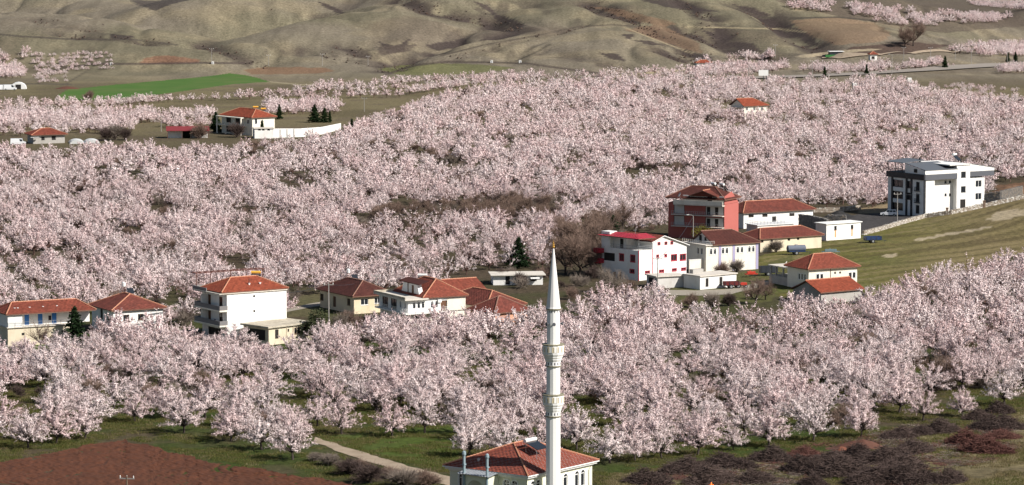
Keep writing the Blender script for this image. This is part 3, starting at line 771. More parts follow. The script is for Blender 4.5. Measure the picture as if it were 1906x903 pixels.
MAIN = [(-80, 290), (130, 292), (180, 284), (300, 284), (400, 284), (510, 274), (630, 258), (655, 248), (670, 238), (720, 216), (790, 200), (850, 176), (1000, 163), (1150, 158), (1290, 150), (1330, 153), (1420, 158), (1640, 156), (1690, 160), (1720, 178), (1800, 188), (1990, 196),
        (1990, 338), (1900, 338), (1850, 346), (1840, 372), (1660, 384), (1600, 391), (1530, 392), (1400, 391), (1370, 405), (1250, 428), (1195, 440), (1165, 430), (1120, 400), (1040, 440), (1030, 505), (920, 500), (880, 515), (840, 540), (740, 548), (690, 546), (590, 552), (575, 548), (535, 552), (530, 592), (370, 592), (345, 640), (315, 610), (290, 585), (150, 588), (-80, 596)]
STRIPS = [
    [(-60, 214), (150, 211), (165, 217), (280, 213), (290, 222), (396, 214), (396, 221), (300, 226), (230, 250), (-60, 256)],
    [(310, 233), (396, 231), (396, 240), (310, 243)], [(496, 198), (560, 196), (632, 198), (632, 212), (500, 216)],
    [(1285, 136), (1345, 128), (1460, 122), (1470, 130), (1420, 140), (1290, 146)], [(1290, 118), (1380, 108), (1460, 104), (1462, 109), (1300, 124)],
    [(1480, 128), (1600, 125), (1760, 115), (1762, 125), (1610, 137), (1500, 137)], [(1765, 96), (1800, 90), (1960, 82), (1960, 106), (1860, 108), (1770, 100)],
    [(1850, 130), (1960, 125), (1960, 137), (1860, 138)],
    [(1455, 12), (1530, 7), (1640, 18), (1720, 28), (1880, 36), (1860, 45), (1760, 46), (1740, 56), (1640, 46), (1560, 28), (1460, 17)], [(1800, 3), (1906, 0), (1960, 0), (1960, 21), (1890, 19), (1810, 11)],
    [(-40, 100), (50, 100), (55, 115), (50, 146), (-40, 148)]]
SPARSE = [[(60, 152), (70, 118), (130, 104), (200, 98), (205, 104), (120, 132), (90, 152)], [(1690, 160), (1760, 156), (1906, 172), (1906, 190), (1760, 180)], [(1500, 142), (1640, 130), (1760, 122), (1800, 118), (1800, 121), (1640, 136)]]
FRONT = [(-60, 668), (60, 668), (160, 662), (210, 640), (260, 632), (330, 640), (360, 655), (420, 652), (500, 668), (570, 672), (600, 648), (650, 628), (700, 620), (760, 622), (860, 622), (990, 612), (1060, 590), (1130, 575), (1230, 572), (1250, 595), (1420, 610), (1480, 592), (1560, 590), (1640, 572), (1760, 528), (1960, 492),
         (1990, 726), (1870, 733), (1800, 736), (1740, 738), (1672, 750), (1640, 772), (1560, 797), (1514, 806), (1431, 816), (1298, 830), (1231, 834), (1120, 846), (985, 842), (850, 846), (842, 800), (740, 806), (640, 804), (590, 790), (545, 850), (488, 835), (430, 815), (342, 800), (250, 782), (190, 790), (157, 815), (52, 832), (-60, 838)]
HOLES = [[(1335, 196), (1440, 196), (1440, 214), (1335, 214)], [(640, 420), (690, 402), (800, 386), (1000, 378), (1060, 385), (1050, 420), (930, 420), (760, 422), (660, 430)],
         [(640, 668), (690, 650), (720, 660), (700, 690), (650, 690)], [(1080, 770), (1130, 750), (1150, 785), (1100, 800)], [(850, 700), (900, 690), (905, 720), (850, 730)],
         [(500, 760), (560, 745), (585, 790), (545, 800)], [(330, 655), (380, 640), (400, 665), (350, 690)], [(1340, 640), (1420, 620), (1440, 650), (1370, 660)], [(1690, 705), (1760, 690), (1790, 720), (1700, 730)],
         [(0, 740), (70, 725), (80, 770), (10, 790)], [(190, 770), (270, 770), (250, 800), (200, 800)], [(600, 780), (700, 770), (830, 780), (835, 802), (700, 800), (590, 792)]]
HOUSEBOX = [[(-60, 600), (155, 600), (165, 652), (-60, 658)], [(150, 592), (310, 600), (300, 630), (165, 640)], [(352, 596), (580, 590), (600, 640), (570, 662), (420, 648), (352, 640)], [(560, 552), (1000, 560), (1000, 606), (860, 612), (700, 612), (590, 640)]]

rng = np.random.RandomState(5)
sp = 6.9
gu, gv = np.meshgrid(np.arange(-160, 560), np.arange(-160, 560))
gx, gy = gu.ravel() * sp, gv.ravel() * sp
ang = math.radians(16)
cx_, cy_ = gx * math.cos(ang) - gy * math.sin(ang), gx * math.sin(ang) + gy * math.cos(ang)
cx_, cy_ = cx_ + rng.normal(size=cx_.shape) * 1.0, cy_ + rng.normal(size=cy_.shape) * 1.0
q_ = cy_ > 1250
cx_, cy_ = np.concatenate([cx_, cx_[q_] + 3.2]), np.concatenate([cy_, cy_[q_] + 2.6]); second = np.concatenate([np.zeros(len(gx), bool), np.ones(int(q_.sum()), bool)])
m = (cy_ > 490) & (cy_ < 2760) & (np.abs(cx_) < cy_ * .21 + 10)
cx_, cy_, second = cx_[m], cy_[m], second[m]
cz_ = H(cx_, cy_); px_, py_ = project(cx_, cy_, cz_)
tx_ = np.clip(px_, -58, 1958)                       # beyond the frame the orchard goes on as at its edge
inm = inpoly(tx_, py_, MAIN); inf = inpoly(tx_, py_, FRONT); ins = np.zeros(len(px_), bool); insp = np.zeros(len(px_), bool)
for P in STRIPS: ins |= inpoly(tx_, py_, P)
for P in SPARSE: insp |= inpoly(px_, py_, P)
keep = (inm & ~second) | inf | ins | (insp & (rng.rand(len(px_)) < .6))
ROWS = [[(-60, 207), (200, 200), (302, 191), (503, 184), (640, 183), (745, 181)], [(-60, 203), (200, 197), (302, 188)], [(500, 178), (640, 171), (760, 168), (850, 163)], [(600, 166), (720, 159), (830, 153), (900, 150), (1010, 146)], [(760, 176), (880, 160), (1010, 152)], [(880, 156), (1000, 149), (1290, 134)], [(1010, 158), (1290, 142)]]
for P in HOLES + HOUSEBOX: keep &= ~inpoly(px_, py_, P)
keep &= ~((fbm(cx_ / 16, cy_ / 16, 77, 3) > .635) & (rng.rand(len(px_)) < .8))
keep &= rng.rand(len(px_)) > np.where(inf, .10, .06)
# the trees of the front edge, placed one by one: photo x, photo y of the foot, size, label
HAND = [(52, 835, 1.05, "blossoming almond tree at the left corner of the red ploughed field"), (104, 825, 1.0, "blossoming almond tree second along the left edge of the red ploughed field"),
        (157, 817, .98, "dark-trunked blossoming almond tree, last along the ploughed field's left edge"), (252, 785, .85, "blossoming almond tree on the grass above the tip of the ploughed field"),
        (342, 806, 1.0, "blossoming almond tree with leaning trunk behind the ploughed field's right edge"), (430, 822, 1.05, "blossoming almond tree between the leaning one and the end of the ploughed field row"),
        (488, 838, 1.08, "wide blossoming almond tree next to last in the ploughed field's right row"), (545, 856, 1.05, "blossoming almond tree ending the row beside the dirt track"),
        (591, 793, .95, "blossoming almond tree on the grass just beyond the dirt track's far end"), (636, 808, .98, "blossoming almond tree with dark trunk standing nearest to the dirt track beyond it"),
        (730, 812, 1.0, "blossoming almond tree on the grass strip left of the mosque, farther from it"), (790, 806, 1.05, "blossoming almond tree on the grass strip left of the mosque, nearer the mosque"),
        (872, 850, .95, "pale blossoming almond tree behind the left end of the mosque roof"), (940, 852, 1.0, "blossoming almond tree behind the mosque roof's ridge"), (1000, 850, 1.0, "blossoming almond tree behind the mosque solar heater"),
        (1135, 862, 1.02, "blossoming almond tree beside the right end of the mosque roof"), (1182, 858, .95, "blossoming almond tree between the mosque and the low round one"), (1231, 853, .78, "low round blossoming almond tree left of the thick dark trunk"),
        (1298, 847, 1.05, "blossoming almond tree with thick dark trunk, orchard foot right of the mosque"), (1366, 838, .66, "small low blossoming almond tree without visible trunk at the orchard's edge"),
        (1431, 832, 1.08, "large blossoming almond tree left of the red earth mound"), (1514, 821, 1.1, "broad blossoming almond tree behind the red earth mound"), (1602, 814, 1.0, "round blossoming almond tree standing free at the corner of the orchard"),
        (1672, 769, 1.15, "tall dark-trunked blossoming almond tree set back right of the free-standing one"), (1718, 783, .92, "small round blossoming almond tree on the grass, left one of two"),
        (1791, 776, .78, "smallest round blossoming almond tree on the grass, right one of two"), (1870, 756, 1.05, "spreading blossoming almond tree at the right end of the front row")]
hp = [ground(a, b) for a, b, s, l in HAND]
rw = []
for L_ in ROWS:
    w_ = np.array([tuple(ground(*q)[:2]) for q in L_]); d_ = np.concatenate([[0], np.cumsum(np.hypot(*(w_[1:] - w_[:-1]).T))]); s_ = np.arange(0, d_[-1], 5.3)
    rw.append(np.stack([np.interp(s_, d_, w_[:, 0]), np.interp(s_, d_, w_[:, 1])], -1) + rng.normal(size=(len(s_), 2)) * .35)
rw.append(np.array([tuple(ground(*q)[:2]) for q in [(880, 624), (905, 630), (930, 628), (957, 625), (985, 618), (1012, 610), (200, 640), (238, 642), (280, 642), (322, 642), (346, 656), (392, 666), (436, 672), (468, 678), (612, 640), (690, 622), (1080, 592), (1130, 585), (1180, 582), (1232, 580), (1610, 592), (1560, 598)]]))
rw = np.concatenate(rw); rw = rw[rng.rand(len(rw)) > .05]
for g in hp: keep &= np.hypot(cx_ - g.x, cy_ - g.y) > 5.6
GRP = "blossoming almond trees of the orchard"
for (a, b, s, l), g in zip(HAND, hp):
    k = rng.randint(8)
    tree("almond_tree", ALM[k], g.x, g.y, s * 1.0, rng.uniform(0, 6.28), l, "almond tree", GRP, z=g.z)
cx_, cy_, cz_, px_, py_, inm, inf, ins, insp = [q[keep] for q in (cx_, cy_, cz_, px_, py_, inm, inf, ins, insp)]
rz_ = H(rw[:, 0], rw[:, 1]); rp = project(rw[:, 0], rw[:, 1], rz_); F0 = np.zeros(len(rw), bool)
cx_, cy_, cz_ = np.concatenate([cx_, rw[:, 0]]), np.concatenate([cy_, rw[:, 1]]), np.concatenate([cz_, rz_]); px_, py_ = np.concatenate([px_, rp[0]]), np.concatenate([py_, rp[1]])
inm, inf, insp = [np.concatenate([q, F0]) for q in (inm, inf, insp)]; ins = np.concatenate([ins, rw[:, 1] > 1200])
onscreen = (px_ > -25) & (px_ < 1931)
order = np.argsort(np.where(onscreen, cy_, 1e9))
N_IND = 300 - len(HAND)
ind = order[:N_IND]
PLACES = [(110, "left of the ploughed field"), (230, "above the ploughed field's left edge"), (420, "above the ploughed field's right edge"), (590, "above the dirt track's end"), (720, "in the stretch beyond the track"), (850, "left of the mosque roof"),
          (960, "behind the mosque's left half"), (1100, "behind the minaret"), (1220, "right of the mosque roof"), (1320, "above the thick dark trunk"), (1400, "above the low trunkless tree"), (1480, "left above the earth mound"), (1560, "above the red earth mound"), (1690, "behind the free-standing tree"),
          (1810, "above the two small trees"), (3000, "at the slope's far end")]
ORD = "first second third fourth fifth sixth seventh eighth ninth tenth eleventh twelfth".split()
zones = {}
for i in ind: zones.setdefault(next(n for lim, n in PLACES if px_[i] < lim), []).append(i)
for place, mem in zones.items():
    mem.sort(key=lambda i: -py_[i])
    per_rank = 4 if len(mem) > 6 else 3
    for r in range(0, len(mem), per_rank):
        row = sorted(mem[r:r + per_rank], key=lambda i: px_[i])
        for q, i in enumerate(row):
            s = rng.uniform(.86, 1.24); h = s * rng.uniform(.82, 1.04)
            look = "tall" if h > 1.12 else "low" if h < .84 else "broad" if s > 1.14 else "bushy"
            tree("almond_tree", ALM[rng.randint(8)], cx_[i], cy_[i], s, rng.uniform(0, 6.28),
                 f"{look} blossoming almond tree, {ORD[q]} from left in {ORD[r // per_rank]} rank {place}", "almond tree", GRP, z=cz_[i], sz=h)
rest = np.setdiff1d(np.arange(len(cx_)), ind)
print("almond trees:", len(cx_) + len(HAND), "as mass:", len(rest))

# everything past those 300: one mass of trees, scattered on points
lib = bpy.data.collections.new("orchard_kinds")
for i in range(6):
    me = almond(300 + i, 5.0 + .3 * (i % 3), 3.35 + .2 * (i % 3), limbs=20, per=(22, 21, 19, 23, 12, 6)[i], gap=.085, size=(.13, .23), lod=True)
    lib.objects.link(bpy.data.objects.new("orchard_kind", me))
for i in range(6):
    me = almond(340 + i, 5.2, 3.4, limbs=16, per=(17, 16, 17, 16, 10, 5)[i], gap=.15, size=(.2, .36), lod=True, fluff=.12)
    lib.objects.link(bpy.data.objects.new("orchard_kind", me))
def scatter(name, pts, rot, scl, pick, coll, label=None):
    me = bpy.data.meshes.new(name); me.vertices.add(len(pts)); me.vertices.foreach_set("co", np.asarray(pts, np.float32).ravel())
    for nm, ar, ty in (("turn", rot, "FLOAT"), ("size", scl, "FLOAT"), ("pick", pick, "INT")):
        at = me.attributes.new(nm, ty, "POINT"); at.data.foreach_set("value", np.asarray(ar, np.int32 if ty == "INT" else np.float32))
    o = bpy.data.objects.new(name, me); C.objects.link(o); o["kind"] = "stuff"
    if label: o["label"] = label
    g = bpy.data.node_groups.new(name, "GeometryNodeTree")
    g.interface.new_socket("Geometry", in_out="INPUT", socket_type="NodeSocketGeometry"); g.interface.new_socket("Geometry", in_out="OUTPUT", socket_type="NodeSocketGeometry")
    N = g.nodes.new; L = g.links.new
    gi, go = N("NodeGroupInput"), N("NodeGroupOutput")
    iop = N("GeometryNodeInstanceOnPoints"); ci = N("GeometryNodeCollectionInfo")
    ci.inputs["Collection"].default_value = coll; ci.inputs["Separate Children"].default_value = True; ci.inputs["Reset Children"].default_value = True
    iop.inputs["Pick Instance"].default_value = True
    def attr(nm, ty):
        a = N("GeometryNodeInputNamedAttribute"); a.data_type = ty; a.inputs["Name"].default_value = nm; return a.outputs["Attribute"]
    cb = N("ShaderNodeCombineXYZ"); L(attr("turn", "FLOAT"), cb.inputs[2])
    e2r = N("FunctionNodeEulerToRotation"); L(cb.outputs[0], e2r.inputs[0])
    L(gi.outputs[0], iop.inputs["Points"]); L(ci.outputs[0], iop.inputs["Instance"]); L(attr("pick", "INT"), iop.inputs["Instance Index"])
    L(e2r.outputs[0], iop.inputs["Rotation"]); L(attr("size", "FLOAT"), iop.inputs["Scale"]); L(iop.outputs[0], go.inputs[0])
    md = o.modifiers.new("scatter", "NODES"); md.node_group = g
    return o
R = rest
far_ = cy_[R] > 1000
scl = np.where(rng.rand(len(R)) < .06, .5, rng.uniform(.74, 1.18, len(R))) * np.where(inf[R], 1.1, np.where(far_, .9, .96)) * np.where(ins[R], .92, 1.0) * np.where(insp[R] & ~inm[R] & ~ins[R], .5, 1.0) * np.where(cy_[R] > 2050, .66, 1.0)
scatter("almond_orchard", np.stack([cx_[R], cy_[R], cz_[R]], -1), rng.uniform(0, 6.28, len(R)), scl, np.where(fbm(cx_[R] / 22, cy_[R] / 22, 91, 3) + .12 * rng.rand(len(R)) > .61, 4 + (rng.rand(len(R)) < .45), rng.randint(0, 4, len(R))) + np.where(far_, 6, 0), lib,
        "almond orchard in pink white blossom filling the valley floor")

yp = [(x + rng.normal() * 1.2 + (y - 100) * .25, y + (x - 60) * -.035 + rng.normal() * .4) for y in range(106, 158, 7) for x in np.arange(58, 205, 8.5) if rng.rand() < .7 and not (y > 140 and x > 110)]
yg = np.array([tuple(ground(*q)) for q in yp])
scatter("young_almond_rows", yg, rng.uniform(0, 6.28, len(yg)), rng.uniform(.26, .5, len(yg)), 6 + rng.randint(0, 6, len(yg)), lib, "dotted rows of small young almond trees on the far left slope")
# ------------------------------------------------------------------ buildings
Z3 = Vector((0, 0, 1))
def tile_plane(mb, A, B, Cc, D, row=0.4, col=0.45, lift=0.06):
    A, B, Cc, D = Vector(A), Vector(B), Vector(Cc), Vector(D)
    n = (B - A).cross(D - A)
    if n.length < 1e-6: n = (B - A).cross(Cc - A)
    n.normalize()
    if n.z < 0: n = -n
    ax = (B - A).normalized()
    hgt = ((D - A) - ax * (D - A).dot(ax)).length
    nr_ = max(3, int(round(hgt / row)))
    for k in range(nr_):
        t0, t1 = k / nr_, (k + 1) / nr_
        l0, r0, l1, r1 = A.lerp(D, t0), B.lerp(Cc, t0), A.lerp(D, t1), B.lerp(Cc, t1)
        w = (r0 - l0).length
        m = max(1, int(round(w / col)))
        vs, fs = [], []
        for j in range(m + 1):
            f = j / m
            hh = random.uniform(-.012, .012)
            vs.append(l0.lerp(r0, f) + n * (lift + hh + (0.035 if j % 2 else 0)))
            vs.append(l1.lerp(r1, f) + n * (0.012 + (0.035 if j % 2 else 0)))
        for j in range(m):
            fs.append((2 * j, 2 * j + 2, 2 * j + 3, 2 * j + 1))
        mb.add(vs, fs)
def slab(mb, pts, th, mi=0):                        # plate under a sloping polygon
    top = [Vector(p) for p in pts]; bot = [p - Z3 * th for p in top]
    n = len(top)
    mb.add(top + bot, [tuple(range(n)), tuple(range(n, 2 * n))[::-1]] + [(i, n + i, n + (i + 1) % n, (i + 1) % n) for i in range(n)], mi)

class House:
    def __init__(s, name, label, cat, px, py, theta, group=None, wall=None, D=None, zg=None):
        g = ground(px, py) if D is None else at_depth(px, py, D)
        if zg is not None: g.z = zg
        s.g, s.th = g, math.radians(theta)
        s.root = empty(name, g, s.th, label, cat, group)
        s.mat = wall or mWhite
        s.c, s.s = math.cos(s.th), math.sin(s.th)
        s.holes = {}                                # face key -> list of (u0,u1,z0,z1,arch)
    def loc(s, w): d = w - s.g; return Vector((d.x * s.c + d.y * s.s, -d.x * s.s + d.y * s.c, d.z))
    def hit(s, face, px, py):                       # view ray -> (u, z) on a face; face = ("R", offset_y) or ("L", offset_x)
        a, b = ray(px, py); o = s.loc(Vector((0, 0, ZC))); d = s.loc(s.g + Vector((a, 1, b)))
        if face[0] == "R": t = (face[1] - o.y) / d.y; p = o + d * t; return p.x, p.z
        t = (face[1] - o.x) / d.x; p = o + d * t; return p.y, p.z
    def frame(s, face):                             # origin, along, outward
        if face[0] == "R": return Vector((0, face[1], 0)), Vector((1, 0, 0)), Vector((0, -1, 0))
        return Vector((face[1], 0, 0)), Vector((0, 1, 0)), Vector((-1, 0, 0))
    def opening(s, face, px, py, w, h, style="w", z0=None, uz=None):
        """window or door as a part, its centre given by a photo pixel on the face (or uz=(u,z))"""
        u, z = uz if uz else s.hit(face, px, py)
        if z0 is not None: z = z0 + h / 2
        s.holes.setdefault(face, []).append((u - w / 2, u + w / 2, z - h / 2, z + h / 2, "a" in style))
        O, U, N = s.frame(face)
        P = lambda uu, zz, d: O + U * uu + Z3 * zz + N * d
        dark = "v" in style
        door = "d" in style
        fm = mBrown if "b" in style else mBlueDoor if "B" in style else mRedTrim if "r" in style else mDark if "k" in style else mPvc
        u0, u1, z0_, z1_ = u - w / 2, u + w / 2, z - h / 2, z + h / 2
        fw = 0.09 if w > .9 else 0.06
        f = MB()
        def bar(a0, a1, b0, b1, d0=-.14, d1=-.06):
            f.prism([P(a0, b0, d0), P(a1, b0, d0), P(a1, b1, d0), P(a0, b1, d0)], O, O + N * (d1 - d0))
        if not dark:
            bar(u0, u0 + fw, z0_, z1_); bar(u1 - fw, u1, z0_, z1_); bar(u0 + fw, u1 - fw, z0_, z0_ + fw); bar(u0 + fw, u1 - fw, z1_ - fw, z1_)
            if w > .95 and not door: bar(u - fw / 2, u + fw / 2, z0_ + fw, z1_ - fw)
            if "a" in style: bar(u0 + fw, u1 - fw, z1_ - w * .5 - fw / 2, z1_ - w * .5 + fw / 2)
        if "s" in style:                             # surround proud of the wall
            e = .16
            bar(u0 - e, u0, z0_, z1_ - (w / 2 if "a" in style else 0), 0.002, .05); bar(u1, u1 + e, z0_, z1_ - (w / 2 if "a" in style else 0), 0.002, .05); bar(u0 - e, u1 + e, z0_ - .1, z0_, 0.002, .07)
            if "a" in style:
                cz = z1_ - w / 2; K = 8
                for k in range(K):
                    a0, a1 = math.pi * k / K, math.pi * (k + 1) / K
                    r0, r1 = w / 2, w / 2 + e
                    f.prism([P(u + r0 * math.cos(a0), cz + r0 * math.sin(a0), .002), P(u + r1 * math.cos(a0), cz + r1 * math.sin(a0), .002), P(u + r1 * math.cos(a1), cz + r1 * math.sin(a1), .002), P(u + r0 * math.cos(a1), cz + r0 * math.sin(a1), .002)], O, O + N * .05)
            else: bar(u0 - e, u1 + e, z1_, z1_ + .12, 0.002, .05)
        elif not dark and not door:
            bar(u0 - .06, u1 + .06, z0_ - .07, z0_, 0.002, .07)          # sill
        if "t" in style:                             # coloured band round the opening
            e = .14
            for q in ((u0 - e, u0, z0_, z1_), (u1, u1 + e, z0_, z1_), (u0 - e, u1 + e, z0_ - e, z0_), (u0 - e, u1 + e, z1_, z1_ + e)): bar(*q, 0.002, .04)
        pn = MB(); pn.poly([P(u0, z0_, -.115), P(u1, z0_, -.115), P(u1, z1_, -.115), P(u0, z1_, -.115)])
        nm = "door" if door else "opening" if dark else "window"
        if f.v:
            o = f.build(nm, mRedTrim if "t" in style else fm, s.root)
            pn.build("leaf" if door else "pane", (mBlueDoor if "B" in style else mBrown if "b" in style else mVoid) if door else mGlass, o)
        else: pn.build(nm, mVoid, s.root)
        return u, z
    def face_wall(s, mb, face, U0, U1, Z0, Z1, mi=0, extra=()):
        O, Ud, N = s.frame(face)
        P = lambda u, z, d=0.0: O + Ud * u + Z3 * z + N * d
        hs = [(max(a, U0 + .02), min(b, U1 - .02), max(c, Z0 + .02), min(d, Z1 - .02), ar) for a, b, c, d, ar in s.holes.get(face, []) if b > U0 + .1 and a < U1 - .1 and d > Z0 + .1 and c < Z1 - .1]
        us = sorted({U0, U1, *[h[0] for h in hs], *[h[1] for h in hs]}); zs = sorted({Z0, Z1, *[h[2] for h in hs], *[h[3] for h in hs]})
        for a, b in zip(us[:-1], us[1:]):
            for c, d in zip(zs[:-1], zs[1:]):
                m, n = (a + b) / 2, (c + d) / 2
                if any(h[0] < m < h[1] and h[2] < n < h[3] for h in hs): continue
                mb.poly([P(a, c), P(b, c), P(b, d), P(a, d)], mi)
        for a, b, c, d, ar in hs:
            e = -.16
            mb.poly([P(a, c), P(a, d), P(a, d, e), P(a, c, e)], mi); mb.poly([P(b, c), P(b, d), P(b, d, e), P(b, c, e)], mi)
            mb.poly([P(a, c), P(b, c), P(b, c, e), P(a, c, e)], mi); mb.poly([P(a, d), P(b, d), P(b, d, e), P(a, d, e)], mi)
            if ar:
                r, um, cz = (b - a) / 2, (a + b) / 2, d - (b - a) / 2; K = 6
                for sg, corner in ((1, P(b, d, -.002)), (-1, P(a, d, -.002))):
                    for k in range(K):
                        a0, a1 = math.pi / 2 * k / K, math.pi / 2 * (k + 1) / K
                        mb.poly([corner, P(um + sg * r * math.cos(a0), cz + r * math.sin(a0), -.002), P(um + sg * r * math.cos(a1), cz + r * math.sin(a1), -.002)], mi)
    def walls(s, x0, x1, y0, y1, z0, z1, mat=None, name="wall", top=True):
        mb = MB()
        s.face_wall(mb, ("R", y0), x0, x1, z0, z1); s.face_wall(mb, ("L", x0), y0, y1, z0, z1)
        mb.poly([(x1, y0, z0), (x1, y1, z0), (x1, y1, z1), (x1, y0, z1)]); mb.poly([(x0, y1, z0), (x1, y1, z0), (x1, y1, z1), (x0, y1, z1)])
        if top: mb.poly([(x0, y0, z1), (x1, y0, z1), (x1, y1, z1), (x0, y1, z1)])
        # a core just behind the openings keeps rooms dark
        return mb.build(name, mat or s.mat, s.root)
    def box(s, name, mat, *b, parent=None):
        mb = MB(); mb.box(*b); return mb.build(name, mat, parent or s.root)
    def boxes(s, name, mat, bs, parent=None):
        mb = MB()
        for b in bs: mb.box(*b)
        return mb.build(name, mat, parent or s.root)
    def roof_from(s, planes, caps, tile, fascia=None, th=.16, cap=None, name="roof", row=.4, col=.45):
        pb = MB(); tb = MB()
        for pl in planes:
            slab(pb, pl if len(set(map(tuple, pl))) == 4 else pl[:3], th)
            q = list(pl) + ([pl[2]] if len(pl) == 3 else [])
            tile_plane(tb, *q, row=row, col=col)
        r = pb.build(name, fascia or mFascia, s.root)
        tb.build("roof_tiles", tile, r, rnd=True)["kind"] = "stuff"
        if caps:
            cb = MB()
            for a, b in caps:
                a, b = Vector(a), Vector(b); n = max(1, int((b - a).length / .45))
                for k in range(n):
                    p, q = a.lerp(b, k / n), a.lerp(b, (k + 1.02) / n)
                    cb.tube([p + Z3 * .10, q + Z3 * .07], [.15, .12], 5)
            cb.build("ridge_cap", cap or mCap, r)["kind"] = "stuff"
        return r
    def hip(s, x0, x1, y0, y1, z, rise, tile, o=.5, gable0=False, gable1=False, axis=None, inset=None, cap=None, **k):
        X0, X1, Y0, Y1 = x0 - o, x1 + o, y0 - o, y1 + o
        w, l = X1 - X0, Y1 - Y0
        axis = axis or ("x" if w >= l else "y")
        zt = z + rise
        c = [(X0, Y0, z), (X1, Y0, z), (X1, Y1, z), (X0, Y1, z)]
        if axis == "x":
            ins = inset if inset is not None else min(w, l) / 2; ym = (Y0 + Y1) / 2
            r0 = (X0 if gable0 else X0 + ins, ym, zt); r1 = (X1 if gable1 else X1 - ins, ym, zt)
            if (Vector(r1) - Vector(r0)).length < .05: r1 = r0
            pl = [(c[0], c[1], r1, r0), (c[2], c[3], r0, r1)]
            cp = [(r0, r1)] if r0 != r1 else []
            if not gable0: pl.append((c[3], c[0], r0)); cp += [(c[0], r0), (c[3], r0)]
            if not gable1: pl.append((c[1], c[2], r1)); cp += [(c[1], r1), (c[2], r1)]
        else:
            ins = inset if inset is not None else min(w, l) / 2; xm = (X0 + X1) / 2
            r0 = (xm, Y0 if gable0 else Y0 + ins, zt); r1 = (xm, Y1 if gable1 else Y1 - ins, zt)
            if (Vector(r1) - Vector(r0)).length < .05: r1 = r0
            pl = [(c[3], c[0], r0, r1), (c[1], c[2], r1, r0)]
            cp = [(r0, r1)] if r0 != r1 else []
            if not gable0: pl.append((c[0], c[1], r0)); cp += [(c[0], r0), (c[1], r0)]
            if not gable1: pl.append((c[2], c[3], r1)); cp += [(c[2], r1), (c[3], r1)]
        pl = [p if (len(p) == 3 or p[2] != p[3]) else p[:3] for p in pl]
        if gable0 or gable1:                        # triangular gable walls under the roof
            gb = MB(); e = z - .17
            if axis == "x":
                ym = (y0 + y1) / 2; hh = rise * (1 - o / (l / 2)) + rise * o / (l / 2) - .1
                for on, xx in ((gable0, x0), (gable1, x1)):
                    if on: gb.poly([(xx, y0, e), (xx, y1, e), (xx, ym, e + hh)])
            else:
                xm = (x0 + x1) / 2
                for on, yy in ((gable0, y0), (gable1, y1)):
                    if on: gb.poly([(x0, yy, e), (x1, yy, e), (xm, yy, e + rise - .1)])
            gb.build("gable_wall", s.mat, s.root)
        return s.roof_from(pl, cp, tile, cap=cap, **k)
    def rail(s, pts, z, h=.9, mat=None, step=1.2, name="railing", bars=2):
        mb = MB(); pts = [Vector((x, y, z)) for x, y in pts]
        for a, b in zip(pts[:-1], pts[1:]):
            n = max(1, int((b - a).length / step))
            for k in range(n + 1):
                p = a.lerp(b, k / n); mb.beam(p, p + Z3 * h, .05)
            for q in range(bars): mb.beam(a + Z3 * h * (1 - q / bars), b + Z3 * h * (1 - q / bars), .05)
        return mb.build(name, mat or mSteel, s.root)
    def solar(s, x, y, z, rz=-.6, tank=None, panel=True):
        """solar water heater standing on the roof: a part of the house with its own pieces"""
        e = empty("solar_heater", (x, y, z), rz); e.parent = s.root
        f = MB()
        for sx in (-.8, .8):
            f.beam((sx, 0, -.8), (sx, 0, 1.1), .06); f.beam((sx, -1.3, -.6), (sx, 0, .9), .06)
        f.build("stand", mSteel, e)
        t = MB(); t.tube([(-.95, .05, 1.25), (.95, .05, 1.25)], [.3, .3], 10); t.build("tank", tank or mTank, e)
        if panel:
            p = MB(); p.prism([(-.95, -1.5, -.35), (.95, -1.5, -.35), (.95, -.1, .85), (-.95, -.1, .85)], (0, 0, 0), (0, -.05, .07)); p.build("panel", mGlass, e)
        return e
    def vtank(s, x, y, z, mat=None):                # upright barrel on a stand beside a small panel
        e = empty("water_tank", (x, y, z), 0); e.parent = s.root
        f = MB()
        for a in (-.3, .3):
            for b in (-.3, .3): f.beam((a, b, -.6), (a, b, .9), .07)
        f.build("stand", mIron, e)
        t = MB(); t.lathe([(.36, .9), (.38, 1.0), (.38, 1.65), (.2, 1.8)], 10); t.build("barrel", mat or mTank, e)
        p = MB(); p.prism([(.5, -1.0, -.5), (1.9, -1.0, -.5), (1.9, -.2, .5), (.5, -.2, .5)], (0, 0, 0), (0, -.05, .06)); p.build("panel", mGlass, e)
    def chimney(s, x, y, z, h=1.0, w=.35, mat=None, pipe=0):
        mb = MB(); mb.box(x - w / 2, x + w / 2, y - w / 2, y + w / 2, z - .6, z + h); mb.box(x - w / 2 - .06, x + w / 2 + .06, y - w / 2 - .06, y + w / 2 + .06, z + h, z + h + .08)
        o = mb.build("chimney", mat or mConcL, s.root)
        if pipe:
            p = MB(); p.tube([(x, y, z + h), (x, y, z + h + pipe)], [.09, .09], 6); p.build("flue_pipe", mIron, o)
    def ac(s, x, y, z):
        mb = MB(); mb.box(x - .4, x + .4, y - .15, y + .15, z, z + .6); mb.build("air_conditioner", mTank, s.root)
    def dish(s, x, y, z, r=.5):
        mb = MB(); mb.lathe([(r, .16), (r * .7, .06), (r * .3, .01), (.02, 0)], 10)
        o = mb.build("satellite_dish", mGreyL, s.root); o.location = (x, y, z); o.rotation_euler = (math.radians(-60), 0, .7)
        p = MB(); p.tube([(x, y, z - .8), (x, y, z)], [.04, .04], 5); p.build("dish_post", mSteel, s.root)

HG = "village houses between the orchards"
